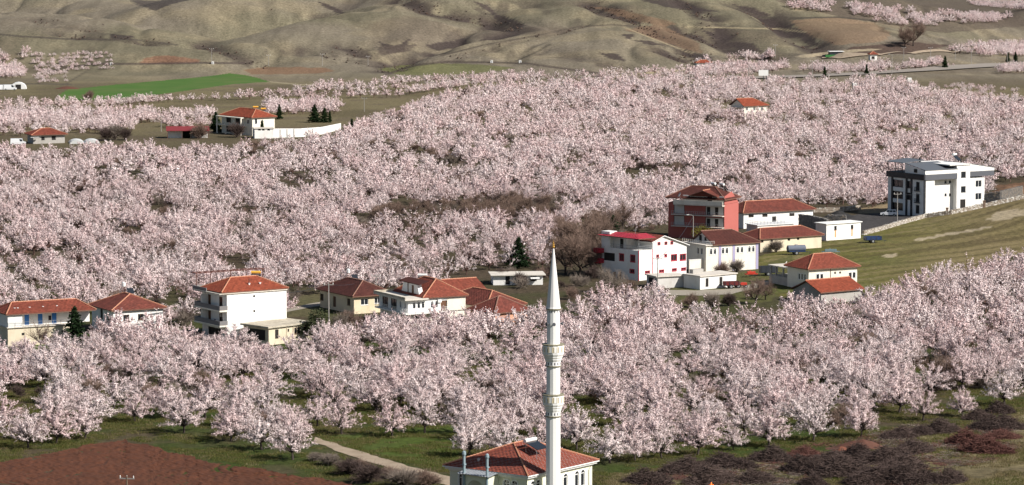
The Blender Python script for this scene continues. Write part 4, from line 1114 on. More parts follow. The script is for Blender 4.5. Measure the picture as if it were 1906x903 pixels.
# --- long house with blue doors
h = House("terrace_house", "long white house with blue doors over a cream terrace wall under a low red roof", "house", 15, 645, 26.5, HG)
TZ_ = h.hit(("R", 0), 15, 611)[1]; EV = h.hit(("R", 0), 11, 587)[1]
h.opening(("R", 0), 83, 632, 1.0, 1.8, "db"); h.opening(("R", 0), 43, 622, .6, .5, "v")
h.walls(0, 13.6, 0, 8.5, -1, TZ_, mCream, "terrace_wall")
h.box("terrace_slab", mConcL, -.25, 13.9, -.3, 8.4, TZ_, TZ_ + .14)
for q in (50, 75, 101): h.opening(("R", 1.9), q, 597, .95, 2.0, "dB", z0=TZ_ + .16)
h.opening(("R", 1.9), 93, 597, .6, .9, "b", uz=(h.hit(("R", 1.9), 93, 600)[0], TZ_ + 1.3))
h.walls(3.0, 17.2, 1.9, 8.3, TZ_ + .14, EV, mWhite, "wall")
h.walls(.05, 2.95, .05, 8.3, TZ_ + .14, EV, mWhite, "corner_room_wall")
h.rail([(.0, -.2), (13.6, -.2)], TZ_ + .14, .9, mSteel, 1.4)
r = h.hip(0.05, 17.3, 0.05, 8.3, EV + .16, 1.7, mTileR, .45, inset=2.6)
for q in (27, 33, 55, 80, 106):
    u, z = h.hit(("R", 1.8), q, 572); h.chimney(u, 1.8, EV + .7, .35, .22, mTank)
# --- hipped white house right of it
h = House("hipped_house", "white house with a hipped weathered red roof beside the long blue-door house", "house", 211, 622, 29, HG)
EV = h.hit(("R", 0), 211, 579.5)[1]
h.opening(("R", 0), 235, 592, 1.3, 1.3, "b"); h.opening(("L", 0), 189, 584, 1.3, 2.2, "v"); h.opening(("L", 0), 202, 590, 1.1, 1.1, "b"); h.opening(("R", 0), 262, 590, 1.2, 1.2, "b")
h.walls(0, 10.6, 0, 11, -1, EV)
h.hip(0, 10.6, 0, 11, EV + .16, 2.5, mTileM, .6, axis="y", inset=4.6)
h.vtank(5.3, 7.2, EV + 3.0)
# --- white three-storey block
h = House("apartment_block", "tall white three-storey house with grey balconies and a plain windowless side wall", "house", 423, 636, 33, HG)
EV = h.hit(("R", 0), 423, 547)[1]
Lw, Rw = 10.2, 13.2
fl = [h.hit(("L", -1.5), 409, 606)[1], h.hit(("L", -1.5), 409, 578)[1]]
h.opening(("R", 0), 473, 551.5, .45, .4, "v"); h.opening(("R", 0), 473.4, 579.2, .45, .4, "v")
for fz in fl:
    h.opening(("L", 0), 389.5, 0, 1.3, 2.2, "db", uz=(h.hit(("L", 0), 389.5, 565)[0], fz + 1.25)); h.opening(("L", 0), 411, 0, 1.4, 1.9, "b", uz=(h.hit(("L", 0), 411, 565)[0], fz + 1.4))
h.opening(("L", 0), 0, 0, 5.5, 2.4, "v", uz=(5.0, 1.0))
h.walls(0, Rw, 0, Lw, -1, EV)
for k, fz in enumerate(fl):
    b = h.boxes("balcony", mBand, [(-1.75, -1.62, -.3, Lw, fz + .002, fz + .85), (-1.62, -.02, -.3, -.18, fz + .002, fz + .85), (-1.62, -.02, Lw - .12, Lw, fz + .002, fz + .85)])
    h.box("balcony_slab", mCreamL, -1.8, -.02, -.34, Lw + .02, fz - .3, fz, parent=b)
    h.box("balcony_divider", mWhite, -1.6, -.02, 7.6, 7.75, fz + .01, fz + 2.5, parent=b)
h.ac(-1.2, 4.3, fl[1] + .1)
h.boxes("patio_chair", mIron, [(-1.2, -.8, 3.2, 3.6, fl[0] + .4, fl[0] + .45), (-.85, -.8, 3.2, 3.6, fl[0] + .45, fl[0] + .9)])
h.boxes("roof_terrace_parapet", mBand, [(-1.75, -1.6, 5.2, Lw + .6, EV - .15, EV + .75), (-1.6, 2.0, Lw + .45, Lw + .6, EV - .15, EV + .75)])
h.box("roof_slab", mCreamL, -1.78, Rw + .1, -.3, Lw + .62, EV - .02, EV + .12)
h.hip(-1.0, Rw, 0, Lw - 1.2, EV + .3, 2.2, mTileB, .35, inset=4.6)
for q, pipe in ((463.7, 1.0), (483.7, 0)):
    u, z = h.hit(("R", 1.7), q, 538); h.chimney(u, 1.7, EV + 1.0, .5, .28, mTank, pipe)
f = MB(); zb = EV + 3.2
for a, b in (((-1.7, Lw - .6), (Rw + .4, Lw - .6)), ((-1.7, Lw + 1.2), (Rw + .4, Lw + 1.2))): f.beam((a[0], a[1], zb), (b[0], b[1], zb), .16)
for i in range(12): f.beam((-1.7 + i * 1.38, Lw - .6, zb), (-1.7 + i * 1.38, Lw + 1.2, zb), .1)
f.build("pergola_beam", mIron, h.root)
for x in (-1.5, 1.6, 6, 9.5, 13.2):
    p = MB(); p.beam((x, Lw - .6, EV), (x, Lw - .6, zb), .12); p.build("pergola_post", mIron, h.root)
h.solar(10.5, 7.4, EV + 1.6, tank=mYTank)
# --- yellowish flat-roofed annex
h = House("flat_roofed_annex", "crumbling cream annex with a stained flat concrete roof beside the tall white house", "outbuilding", 500.3, 643, 45, HG, mCream)
EV = h.hit(("R", 0), 500.3, 611)[1]
h.opening(("R", 0), 515.2, 622, .9, 1.8, "v"); h.opening(("R", 0), 536, 615, .6, .6, "v")
for q, yy in ((548.4, 616), (557, 614.8), (566.7, 614)): h.opening(("R", 0), q, yy, .95, 1.25, "b")
h.opening(("L", 0), 0, 0, 5.2, 2.1, "v", uz=(3.6, EV - 1.5))
h.walls(0, 11, 0, 7.4, -1, EV)
h.box("roof_slab", mConc, -.5, 11.4, -.45, 7.8, EV, EV + .32)
for x in (4.6, 6.35, 8.1): h.box("pilaster", mCream, x - .12, x + .12, -.1, -.003, .2, EV - .003)
# --- bungalow with dark hipped roof
h = House("bungalow", "yellow single-storey house under a dark brown hipped roof with a round water tank", "house", 659, 585, 30, HG, mYellow)
EV = h.hit(("R", 0), 659, 553)[1]
h.opening(("L", 0), 599, 553, 1.5, 1.4, "b"); h.opening(("L", 0), 622.6, 558, 1.3, 2.2, "db", z0=.6); h.opening(("L", 0), 649, 562, 1.4, 1.4, "b")
h.opening(("R", 0), 678.5, 562, 1.8, 1.3, "w"); h.opening(("R", 0), 703, 559, 1.5, 1.3, "w")
h.walls(0, 8.6, 0, 15.4, -1, EV)
h.hip(0, 8.6, 0, 15.4, EV + .16, 2.5, mTileD, .7, cap=mCapD)
h.vtank(4.3, 10.8, EV + 2.8)
# --- white and cream two-storey house with terrace
h = House("two_storey_house", "white two-storey house with arched windows, an open terrace and a red hipped roof", "house", 759.4, 609, 28, HG, mCreamL)
F1 = h.hit(("R", -.9), 759.4, 584)[1]; EV = h.hit(("R", 0), 759.4, 559)[1]
for q in (771, 779.5, 787.5, 804.4, 812.5): h.opening(("R", 0), q, 0, .62, 1.25, "a", uz=(h.hit(("R", 0), q, 565)[0], EV - 1.15))
for q in (845, 854): h.opening(("R", 0), q, 0, .62, 1.35, "as", uz=(h.hit(("R", 0), q, 563)[0], EV - 1.1))
h.opening(("R", 0), 826, 0, 1.6, 2.1, "db", uz=(h.hit(("R", 0), 827, 565)[0], F1 + 1.05))
for q in (775.5, 783.6): h.opening(("R", 0), q, 594, .8, 1.3, "ab")
for q, w_ in ((717, 2.6), (733, 2.6)): h.opening(("L", 0), q, 0, w_, 2.0, "k", uz=(h.hit(("L", 0), q, 565)[0], EV - 1.35))
for q in (745, 753.6): h.opening(("L", 0), q, 0, .6, 1.25, "a", uz=(h.hit(("L", 0), q, 565)[0], EV - 1.2))
uR = h.hit(("R", 0), 832, 570)[0]
h.walls(0, uR, 0, 13.2, F1, EV, mWhite, "wall"); h.walls(uR + .01, 12.9, -.08, 13.2, F1, EV, mCreamL, "side_wall"); h.walls(.15, 12.8, .15, 13, -1, F1, mCreamL, "ground_floor_wall")
h.box("balcony_slab", mWhite, -1.0, uR, -1.0, 13.2, F1 - .22, F1 + .02)
h.rail([(-.95, 13), (-.95, -.95), (uR, -.95)], F1 + .02, .9, mPvc, .7, bars=3)
h.box("terrace_slab", mConcL, -1.1, 4.2, -.9, 13.5, EV, EV + .28)
h.boxes("terrace_parapet", mConc, [(-1.1, -.95, -.9, 13.5, EV + .282, EV + .7), (-.95, 4.0, 13.3, 13.45, EV + .282, EV + .7)])
h.hip(3.6, 12.9, 0, 13.2, EV + .3, 3.1, mTileR, .5, inset=4.4)
g = MB(); zt = EV + .29
g.prism([(4.6, 2.2, zt), (4.6, 10.5, zt), (4.6, 9.4, zt + 2.5), (4.6, 3.3, zt + 2.5)], (0, 0, 0), (-.9, 0, 0)); g.build("attic_wall", mWhite, h.root)
h.box("attic_pilaster", mBrown, 3.62, 3.7, 7.2, 7.5, zt, zt + 2.4); h.box("attic_door", mBrown, 3.63, 3.7, 4.8, 5.6, zt, zt + 2.0)
g = MB(); g.prism([(5.6, 1.8, zt + 2.95), (3.4, 1.8, zt + 2.35), (3.4, 11, zt + 2.35), (5.6, 11, zt + 2.95)], (0, 0, 0), (0, 0, .14)); g.build("attic_roof", mTileD, h.root)
h.ac(7.0, -.2, EV - .8); h.solar(9.0, 11.5, EV + 2.2)
# --- red-roofed farmhouse wings behind it
h = House("farmhouse_wing", "low building with a long old red hipped roof behind the arched-window house", "house", 906, 602, 35, HG, mCreamL)
h.opening(("R", 0), 930, 592, 1.2, 1.2, "b"); h.walls(0, 9, 0, 16, -1, 3.2); h.hip(0, 9, 0, 16, 3.36, 2.5, mTileM, .6)
h = House("farmhouse", "low pinkish house with a pyramid red roof right of the long red hipped roof", "house", 921, 612, 38, HG, M("peach_plaster", (0.62, 0.32, 0.2), var=.1))
h.opening(("R", 0), 945, 600, 1.2, 1.2, "b"); h.walls(0, 8.6, 0, 8.0, -1, 3.0); h.hip(0, 8.6, 0, 8.0, 3.16, 2.6, mTileM, .6, cap=mCapD)
h = House("red_roofed_barn", "small barn whose bright red roof shows above the arched-window house", "barn", 842, 574, 30, HG, mWhite)
h.walls(0, 7.5, 0, 8, -1, 3.4); h.hip(0, 7.5, 0, 8, 3.56, 2.0, mTileR, .5, axis="x", gable0=True, gable1=True)
# --- white shed by the minaret's spire
h = House("white_shed", "long white shed with a pale flat roof left of the minaret spire", "shed", 918, 531, 5, HG)
EV = h.hit(("R", 0), 918, 513)[1]
h.opening(("R", 0), 993, 518, 1.4, 1.3, "v"); h.opening(("R", 0), 945, 522, 1.0, 1.9, "dk", z0=.1)
h.walls(0, 11, 0, 6, -1, EV); h.box("roof_slab", mConcL, -.6, 11.6, -.7, 6.4, EV, EV + .2)
g = MB(); g.prism([(8.2, -.02, 1.75), (10.2, -.02, 1.75), (10.2, -1.3, 1.45), (8.2, -1.3, 1.45)], (0, 0, 0), (0, 0, .06)); g.build("awning", mTank, h.root)
# --- white house with red trim
h = House("red_trimmed_house", "white three-level house with red window trim and a red canopy over its roof terrace", "house", 1188.7, 523, 42, HG)
W1 = h.hit(("R", 0), 1188.7, 467)[1]
rf = ("R", 0); lf = ("L", 0)
for q, y in ((1254.5, 479.7), (1271, 479)): h.opening(rf, q, y, 1.7, 1.35, "wt")
for q, y in ((1224, 477), (1239, 476)): h.opening(rf, q, y, .6, .5, "rt")
for q, y in ((1226.5, 453.5), (1239.4, 452.8), (1250.4, 452)): h.opening(("R", -.02), q, y, .65, .5, "rt")
for q, y in ((1205, 507), (1231.4, 505), (1255, 502.4), (1272.3, 501)): h.opening(rf, q, y, 1.3, .5, "rt")
for q, y in ((1157, 479), (1177.7, 481.4)): h.opening(lf, q, y, 1.35, 1.5, "wt")
h.opening(lf, 1134, 478, 3.6, 1.8, "v"); h.opening(lf, 1176.5, 505, 1.3, .75, "rt")
for q in (1143.6, 1154): h.opening(lf, q, 514, .9, 2.0, "db")
h.walls(0, 15, 0, 12, -1, W1)
# upper gable block and terrace
pe = h.hit(("R", 0), 1215.5, 449)[1]; pk = h.hit(("R", 0), 1236, 439)[1]; pr = W1 + .4
g = MB()
out = [(4.3, W1), (15, W1), (15, pr), (7.6, pk), (4.3, pe)]
fr = MB()
hs = h.holes.get(("R", -.02), [])
g.prism([(x, -.02, z) for x, z in out], (0, 0, 0), (0, 12, 0)); g.build("gable_wall", mWhite, h.root)
for (a, b, c, d, _) in hs: h.box("window_recess", mVoid, a, b, -.05, -.021, c, d)
for nm, a, b in (("left", (3.7, pe - .18), (7.6, pk + .12)), ("right", (7.6, pk + .12), (15.6, pr - .08))):
    pl = [(a[0], -.5, a[1]), (b[0], -.5, b[1]), (b[0], 12.4, b[1]), (a[0], 12.4, a[1])]
    low, hi = (0, 1) if nm == "left" else (1, 0)
    A, B = (pl[3], pl[0]) if nm == "left" else (pl[1], pl[2])
    Cc, Dd = (pl[1], pl[2]) if nm == "left" else (pl[3], pl[0])
    h.roof_from([(A, B, Cc, Dd)], [], mTileR, fascia=mPvc)
h.rail([(.1, 11.9), (.1, .1), (4.2, .1)], W1, .95, mSteel, .5)
cz = W1 + 2.7
h.roof_from([((-.9, -.9, cz), (4.6, -.9, cz), (4.6, 2.5, cz + .75), (1.8, 2.5, cz + .75)), ((-.9, 12.6, cz), (-.9, -.9, cz), (1.8, 2.5, cz + .75), (1.8, 9.5, cz + .75)), ((4.6, -.9, cz), (4.6, 12.6, cz), (1.9, 9.5, cz + .75), (1.9, 2.5, cz + .75))], [], mRedSheet, th=.1, name="canopy_roof", row=.8, col=.5)
for x, y in ((.15, .15), (4.1, .15), (.15, 4.2), (.15, 8.2), (.15, 11.7)): h.box("canopy_post", mSteel, x - .05, x + .05, y - .05, y + .05, W1, cz)
h.box("terrace_room_wall", mWhite, 1.4, 4.28, 5.5, 11.9, W1 + .003, cz - .05); h.box("terrace_door", mVoid, 1.37, 1.399, 6.4, 7.4, W1, W1 + 2.1)
h.box("terrace_room_wall", mWhite, -.05, 2.2, 9.3, 12.02, W1 + .003, cz + .9)
for z0 in (-.9, 1.9):
    pass
for a, b in (((-.03, .14), (-.03, .14)), ((4.2, 4.38), (-.035, .02))):
    h.box("corner_trim", mRedTrim, a[0], a[1], b[0], b[1], 0, W1 + .02)
for zc in (W1 - 2.6, W1 - .3): h.boxes("balcony", mRedTrim, [(-1.1, -.01, 11.2, 13.6, zc - 1.0, zc), (-1.0, 0, 12.0, 13.4, zc - 1.15, zc - 1.0)])
h.boxes("antenna", mSteel, [(4.7, 4.76, 6, 6.06, pe, pe + 2.4), (4.2, 5.3, 6.01, 6.05, pe + 2.0, pe + 2.05)])
# --- garage wing and flat white hut in front of it
h = House("garage", "low grey garage with a flat slab roof at the foot of the red-trimmed house", "garage", 1223, 537, 25, HG, mGreyL)
h.opening(lf, 0, 0, 3.4, 2.1, "v", uz=(2.4, 1.05)); h.walls(0, 7, 0, 5, -1, 2.5); h.box("roof_slab", mConcL, -.4, 7.2, -.4, 5.2, 2.5, 2.72)
h = House("flat_white_hut", "white flat-roofed hut with two dark doors standing on the green verge", "hut", 1303, 539.5, 37, HG)
EV = h.hit(rf, 1302, 515.5)[1]
for q, y in ((1316, 526), (1341.8, 523.6)): h.opening(rf, q, y, .85, 1.9, "dk")
h.walls(0, 10.4, 0, 5.6, -1, EV); h.box("roof_slab", mConcL, -.25, 10.6, -.3, 5.8, EV, EV + .22)
h.boxes("roof_block", mGrey, [(1.5, 4.5, 4.2, 5.4, EV + .22, EV + 1.1)])
# --- courtyard wall between
h = House("courtyard_wall", "plain white wall joining the red-trimmed house and the arched cream house", "wall", 1283, 508, 30, HG)
h.box("wall_panel", mCreamL, 0, 5.2, 0, .3, -1, 2.9); h.box("wall_capping", mWhite, -.05, 5.25, -.05, .35, 2.9, 3.0)
# --- salmon apartment house
h = House("salmon_house", "salmon-red three-storey house with open balconies and a brown hipped roof", "house", 1348, 447, 62, HG, mPink)
EV = h.hit(rf, 1348, 381)[1]
LL, RR = 15.4, 8.5
f2, f1 = EV - 2.9, EV - 5.8
def lu(q): return h.hit(lf, q, 410)[0]
u_a, u_b, u_c = lu(1311.5), lu(1275), lu(1253)
for z in (f2, f1):
    h.opening(lf, 0, 0, u_a - .4, 2.3, "v", uz=(u_a / 2, z + 1.3))
h.opening(lf, 0, 0, u_c - u_b - .3, 2.4, "v", uz=((u_b + u_c) / 2, f2 + 1.35)); h.opening(lf, 0, 0, u_c - u_b - .3, 2.4, "v", uz=((u_b + u_c) / 2, f1 + 1.35))
h.walls(0, RR, 0, LL, -1, EV - .05)
# recessed white back walls with doors seen in the balconies
for q_ in ((.3, u_a - .3, f2 + .05, f2 + 2.35), (.3, u_a - .3, f1 + .05, f1 + 2.35), (u_b + .3, u_c - .3, f2 + .05, f2 + 2.4), (u_b + .3, u_c - .3, f1 + .05, f1 + 2.4)): h.box("balcony_back_wall", mGreyL, .10, .112, *q_)
for z in (f2, f1):
    for uu in (1.7, 3.9): h.box("balcony_door", mVoid, .07, .098, uu, uu + .9, z + .05, z + 2.1)
    b = h.box("balcony_slab", mConcL, -1.3, -.005, 0, u_c, z - .12, z + .06)
    h.rail([(-1.25, .05), (-1.25, u_c - .05)], z + .06, .85, mSteel, .6)
ab = h.box("attic_wall", mWhite, -.02, .35, .2, u_b + .6, EV - .04, EV + 1.9)
h.box("attic_door", mVoid, -.05, -.021, lu(1325), lu(1317), EV - .04, EV + 1.8)
h.boxes("attic_parapet", mCreamL, [(-1.45, -1.3, -.1, u_b + 2.6, EV - .2, EV + .8), (-1.3, -.03, u_b + 2.45, u_b + 2.6, EV - .2, EV + .8)])
h.box("attic_slab", mConcL, -1.45, -.01, -.1, u_b + 2.6, EV - .45, EV - .2)
g = MB(); g.poly([(RR * .999, 0, EV), (0.002, 0.001, EV), (0.002, 0.001, EV + 2.0), (RR * .5, .001, EV + 3.0)]); g.build("side_gable_wall", mPink, h.root)
zt = EV + 1.95
h.hip(-.2, RR, 0, LL, EV + 1.2, 2.7, mTileD, .55, cap=mCapD, inset=5)
um = lu(1311)
h.roof_from([((-1.0, um - 4.2, zt), (-1.0, um - 4.2, zt), (-1.0, um, zt + 1.5), (-1.0, um, zt + 1.5))] if False else [((3.4, um - 4.0, zt - .05), (-1.1, um - 4.0, zt - .05), (-1.1, um, zt + 1.35), (3.4, um, zt + 1.35)), ((-1.1, um + 4.0, zt - .05), (3.4, um + 4.0, zt - .05), (3.4, um, zt + 1.35), (-1.1, um, zt + 1.35))], [((-1.1, um, zt + 1.35), (3.4, um, zt + 1.35))], mTileM, name="dormer_roof")
g = MB(); g.prism([(-.6, um - 3.6, zt - .1), (-.6, um + 3.6, zt - .1), (-.6, um, zt + 1.2)], (0, 0, 0), (.2, 0, 0)); g.build("dormer_gable", mTileM, h.root)
h.dish(-1.0, u_b + 1.0, EV + 2.0, .65); h.solar(5.5, 3.2, EV + 3.3, 1.0); h.solar(6.5, 6.0, EV + 3.3, 1.0)
# --- cream house with arched windows and lilac pilasters
h = House("arched_window_hall", "pale cream house with arched windows, lilac pilasters and a brown roof gabled at one end", "house", 1314, 507, 30, HG, mCreamL)
EV = h.hit(rf, 1314, 458)[1]
for q in (1323.5, 1330.8, 1345.7, 1353, 1373.3, 1381, 1394.8, 1402): h.opening(rf, q, 0, .62, 1.35, "as", uz=(h.hit(rf, q, 466)[0], EV - 1.35))
for q in (1299, 1306): h.opening(lf, q, 0, .7, 1.4, "w", uz=(h.hit(lf, q, 467)[0], EV - 1.4))
h.walls(0, 14.2, 0, 9.5, -1, EV)
for q in (1340, 1366, 1409): 
    u = h.hit(rf, q, 466)[0]; h.box("pilaster", mLilac, u - .35, u + .35, -.06, -.003, 0, EV - .003)
h.box("terrace_slab", mConcL, -.3, 2.2, -.3, 9.8, EV, EV + .2)
h.rail([(-.2, 9.6), (-.2, -.2), (2.1, -.2)], EV + .2, .8, mGreyL, .8)
h.mat = mGreyL
h.hip(2.2, 14.2, 0, 9.5, EV + .18, 2.7, mTileD, .5, gable0=True, inset=4.8, cap=mCapD)
h.box("gable_door", mVoid, 2.16, 2.198, 5.2, 6.2, EV + .21, EV + 1.9); h.box("gable_window", mVoid, 2.16, 2.198, 3.2, 4.0, EV + .8, EV + 1.6)
# --- white barn with red hipped roof
h = House("white_barn", "long white barn with a red hipped roof behind the salmon house", "barn", 1384, 426, 30, HG)
EV = h.hit(rf, 1384, 397.5)[1]
for q, y in ((1398, 402), (1423.8, 401), (1474, 399.6)): h.opening(rf, q, y, 1.6, .8, "v")
h.opening(rf, 1441, 408, 1.4, 2.2, "d", z0=.6)
h.walls(0, 21.6, 0, 9, -1, EV); h.hip(0, 21.6, 0, 9, EV + .16, 2.4, mTileM, .6, inset=4.2)
h = House("white_lean_to", "white flat-roofed lean-to with a railing in front of the long white barn", "shed", 1410, 438, 30, HG)
EV = h.hit(rf, 1425, 424)[1]
h.walls(0, 11, 0, 5, -1, 2.4); h.box("roof_slab", mTank, -.3, 11.3, -.3, 5.3, 2.4, 2.6); h.rail([(-.2, 5.2), (-.2, -.2), (8, -.2)], 2.6, .9, mSteel, 1.0)
# --- long low barn
h = House("low_barn", "long low cream barn with a weathered red roof and four small vents", "barn", 1415, 470, 33, HG, mCream)
EV = h.hit(rf, 1415, 446)[1]
for q, y in ((1418.7, 449.5), (1436.4, 448.3), (1468.5, 446), (1485.6, 444.4)): h.opening(rf, q, y, .75, .6, "v")
h.walls(0, 18.6, 0, 8.4, -1, EV); h.hip(0, 18.6, 0, 8.4, EV + .16, 2.0, mTileM, .5, inset=3.6)
# --- white hut with rust stains
h = House("white_store", "white flat-roofed store with two small rust-streaked windows beside the rubble wall", "hut", 1538, 448, 34, HG)
EV = h.hit(rf, 1538, 418)[1]
mRust = M("rust_streak", (0.55, 0.30, 0.12), var=.3, scale=2)
for q, y in ((1555, 424.5), (1586, 422.5)):
    u, z = h.opening(rf, q, y, .8, 1.0, "b"); h.box("rust_streak", mRust, u - .22, u + .2, -.012, -.003, z - 2.3, z - .6)
h.walls(0, 11, 0, 4.2, -1, EV); h.box("roof_slab", mWhite, -.3, 11.3, -.3, 4.5, EV, EV + .2)
# --- brown-roofed house at the grass slope
h = House("slope_house", "grey and beige house with a two-tone red hipped roof and an open side porch", "house", 1505, 541, 28, HG, mCreamL)
EV = h.hit(rf, 1505, 502.5)[1]
for q, y in ((1522, 516), (1529.4, 515.7), (1582.5, 512.8), (1589.6, 512.3)): h.opening(rf, q, y, .7, 1.3, "s")
for q, y in ((1554.4, 508), (1563.7, 507.5)): h.opening(rf, q, y, .5, .45, "v")
for q, y in ((1487.8, 514.6), (1492.9, 515.2), (1498.4, 516)): h.opening(lf, q, y, .75, 1.3, "s")
h.walls(0, 12.6, 0, 8.6, -1, EV)
h.hip(0, 12.6, 0, 8.6, EV + .16, 2.7, mTileR, .6, inset=4.6)
h.mat = mGrey
h.walls(.3, 6, 8.7, 16.5, -1, 1.9, mGrey, "porch_base")
for y in (11, 14, 16.2): h.box("porch_column", mGrey, .35, .65, y - .15, y + .15, 1.9, EV - .6)
h.box("porch_roof", mConcL, .1, 5.8, 8.65, 16.8, EV - .6, EV - .4); h.dish(.6, 10, EV + .4, .5)
h.box("downpipe", mBrown, 5.6, 5.68, -.09, -.01, 0, EV)
h = House("orange_shed", "shed with a bright orange gabled roof in front of the two-tone house", "shed", 1528, 566, 36, HG, mGrey)
h.walls(0, 11.5, 0, 9, -1, 2.3); h.hip(0, 11.5, 0, 9, 2.46, 2.1, mTileB, .5, axis="x", gable0=True, gable1=True)
# --- modern dark and white block
h = House("modern_block", "modern white and anthracite block with flat terraces and a stair tower on the slope", "apartment building", 1719.7, 402, 32, None, mWhite)
LB, RB = 15.5, 21.0
b0 = h.hit(rf, 1719.7, 336)[1]; b1 = h.hit(rf, 1719.7, 325.6)[1]; tp = h.hit(rf, 1719.7, 318.5)[1]
ra = h.hit(rf, 1739.5, 360)[0]
tw0, tw1 = h.hit(("R", .0), 1780.3, 360)[0], h.hit(("R", .0), 1805, 350)[0]
fz = [0.2, 3.3, 6.4]
rec = 1.6
for q, y in ((1760, 338.7), (1768.2, 338.5), (1760, 362.5), (1768.2, 362.5)): h.opening(("R", rec), q, y, .7, .7, "k")
for q, y in ((1793.3, 325), (1793, 352.3)): h.opening(("R", -.05), q, y, 1.6, 1.6, "k")
h.opening(("R", -.05), 1792, 380.5, 1.8, 2.7, "dk")
for q, y in ((1821.5, 342), (1821.2, 365.5)): h.opening(("R", .5), q, y, 2.1, 1.8, "w")
def lq(q): return h.hit(lf, q, 370)[0]
ua, ub, uc, ud = lq(1698), lq(1685.5), lq(1680), lq(1661.5)   # right edge of glazed part, pier, ...
for z in fz:
    h.opening(lf, 0, 0, 1.5, 2.3, "dk", uz=(lq(1708), z + 1.3))
    if z > 1: h.opening(lf, 0, 0, 3.0, 1.9, "k", uz=(lq(1691.5), z + 1.5))
    h.opening(lf, 0, 0, 4.6, 1.9, "k", uz=((uc + ud) / 2, z + 1.5))
h.walls(0, ra, 0, LB, -1.5, b0, mWhite, "wall")
h.walls(ra + .01, tw0, rec, LB, -1.5, b0, mWhite, "recessed_wall")
h.walls(tw0 + .01, tw1, -.05, LB - 2, -1.5, h.hit(rf, 1793, 308)[1], mWhite, "stair_tower_wall")
h.walls(tw1 + .01, RB, .5, LB - 3, -1.5, b0, mWhite, "side_wing_wall")
xo = h.hit(("R", .1), 1850, 333)[0]
h.box("dark_band", mSlate, .12, tw0 - .01, -.28, LB, b0 + .002, b1); h.box("dark_band", mDark, -.35, .118, -.3, LB + .4, b0 + .002, b1)
h.box("wing_band", mSlate, tw1 + .012, xo, .0, LB - 3, b0 + .3, b1 + .2); h.box("wing_top_wall", mWhite, tw1 + .012, xo + .02, -.03, LB - 3, b1 + .203, b1 + .9)
h.box("parapet", mWhite, .1, tw0 - .012, -.24, .1, b1 + .002, tp)
zl = tp; zr = h.hit(("R", 0), 1700, 308)[1] + .5
g = MB(); g.prism([(.2, -.3, tp + .02), (tw0 + .3, -.3, tp + .02), (tw0 + .3, 8.5, tp + 1.45), (.2, 8.5, tp + 1.45)], (0, 0, 0), (0, 0, .15)); r_ = g.build("metal_roof", mSheet, h.root)
g = MB(); g.poly([(.15, -.2, b1), (.15, 8.4, b1), (.15, 8.4, tp + 1.43), (.15, -.2, tp)]); g.build("roof_side_wall", mWhite, h.root)
h.box("side_window", mVoid, .1, .148, 3.2, 4.6, b1 + .3, b1 + 1.3)
tt = h.hit(rf, 1793, 307)[1]
h.box("tower_roof", mWhite, tw0 - 2.6, tw1 + .2, -.3, LB - 2, tt, tt + .25); h.box("tower_soffit", mDark, tw0 - 2.55, tw0 - .01, -.2, LB - 3, tt - .2, tt - .003)
g = MB(); g.prism([(tw1 - .05, -.1, tt + .2), (xo + .1, -.1, b1 + .92), (xo + .1, LB - 3, b1 + .92), (tw1 - .05, LB - 3, tt + .2)], (0, 0, 0), (0, 0, .12)); g.build("wing_roof", mSheet, h.root)
g = MB(); g.poly([(tw1 + .02, -.02, b1 + .9), (xo, -.02, b1 + .9), (xo, -.02, b1 + .93), (tw1 + .02, -.02, tt + .18)]); g.build("wing_gable", mWhite, h.root)
for uu in (ua + .3, ub - .5, ud + .1): h.box("dark_pier", mDark, -.2, -.003, uu - .35, uu + .35, -1, b0)
h.box("dark_pier", mDark, -.2, .45, -.12, -.003, -1, b0)
for z in fz[1:]:
    h.box("spandrel", mWhite, -.12, -.003, uc + .2, ud - .2, z - .55, z + .45)
    h.rail([(-.5, lq(1708) - .9), (-.5, lq(1708) + .9)], z + .1, 1.0, mDark, .25, name="window_guard"); h.box("guard_ledge", mDark, -.55, -.003, lq(1708) - 1.0, lq(1708) + 1.0, z - .05, z + .1)
# roof terrace with its shade roof
h.rail([(5, LB + .3), (-.25, LB + .3), (-.25, 8.8)], b1, 1.0, mDark, .5)
zt = tp + 1.5
for x, y in ((0, LB), (0, 12.2), (0, 9.2), (5, LB)): h.box("shade_post", mDark, x - .07, x + .07, y - .07, y + .07, b1, zt)
g = MB(); g.prism([(-.6, 8.4, zt), (7, 8.4, zt + .5), (7, LB + .6, zt + .5), (-.6, LB + .6, zt)], (0, 0, 0), (0, 0, .16)); g.build("shade_roof", mSheet, h.root)
h.solar(tw1 + .4, 7, tt + 1.0, .4); h.chimney(6.0, 9.5, tp + 1.9, .7, .4, mDark)
# --- far villa
h = House("villa", "far two-storey cream villa with columned balconies and a red roof above the orchard", "villa", 469.7, 253, 38, None, mCreamL)
EV = h.hit(rf, 469.7, 220)[1]
h.opening(rf, 476.5, 226, .9, 1.9, "s"); h.opening(lf, 461.5, 227, 1.6, 1.5, "w")
for q in (425, 443): 
    for z in (EV - 2.6, .4): h.opening(lf, q, 0, 3.4, 2.1, "v", uz=(h.hit(lf, q, 230)[0], z + 1.2))
h.walls(0, 9.5, 0, 19.5, -1, EV)
h.box("balcony_slab", mCreamL, -2.2, -.01, 4, 20, EV - 3.2, EV - 2.95); h.box("balcony_roof", mCreamL, -2.2, -.01, 4, 20, EV - .3, EV)
for y in (4.3, 9, 14, 19.6): h.box("column", mCreamL, -2.15, -1.75, y - .2, y + .2, -1, EV - .3)
h.boxes("balcony_rail", mSteel, [(-2.18, -2.12, 4.5, 19.5, EV - 2.2, EV - 2.12), (-2.18, -2.12, 4.5, 19.5, EV - 2.6, EV - 2.55)])
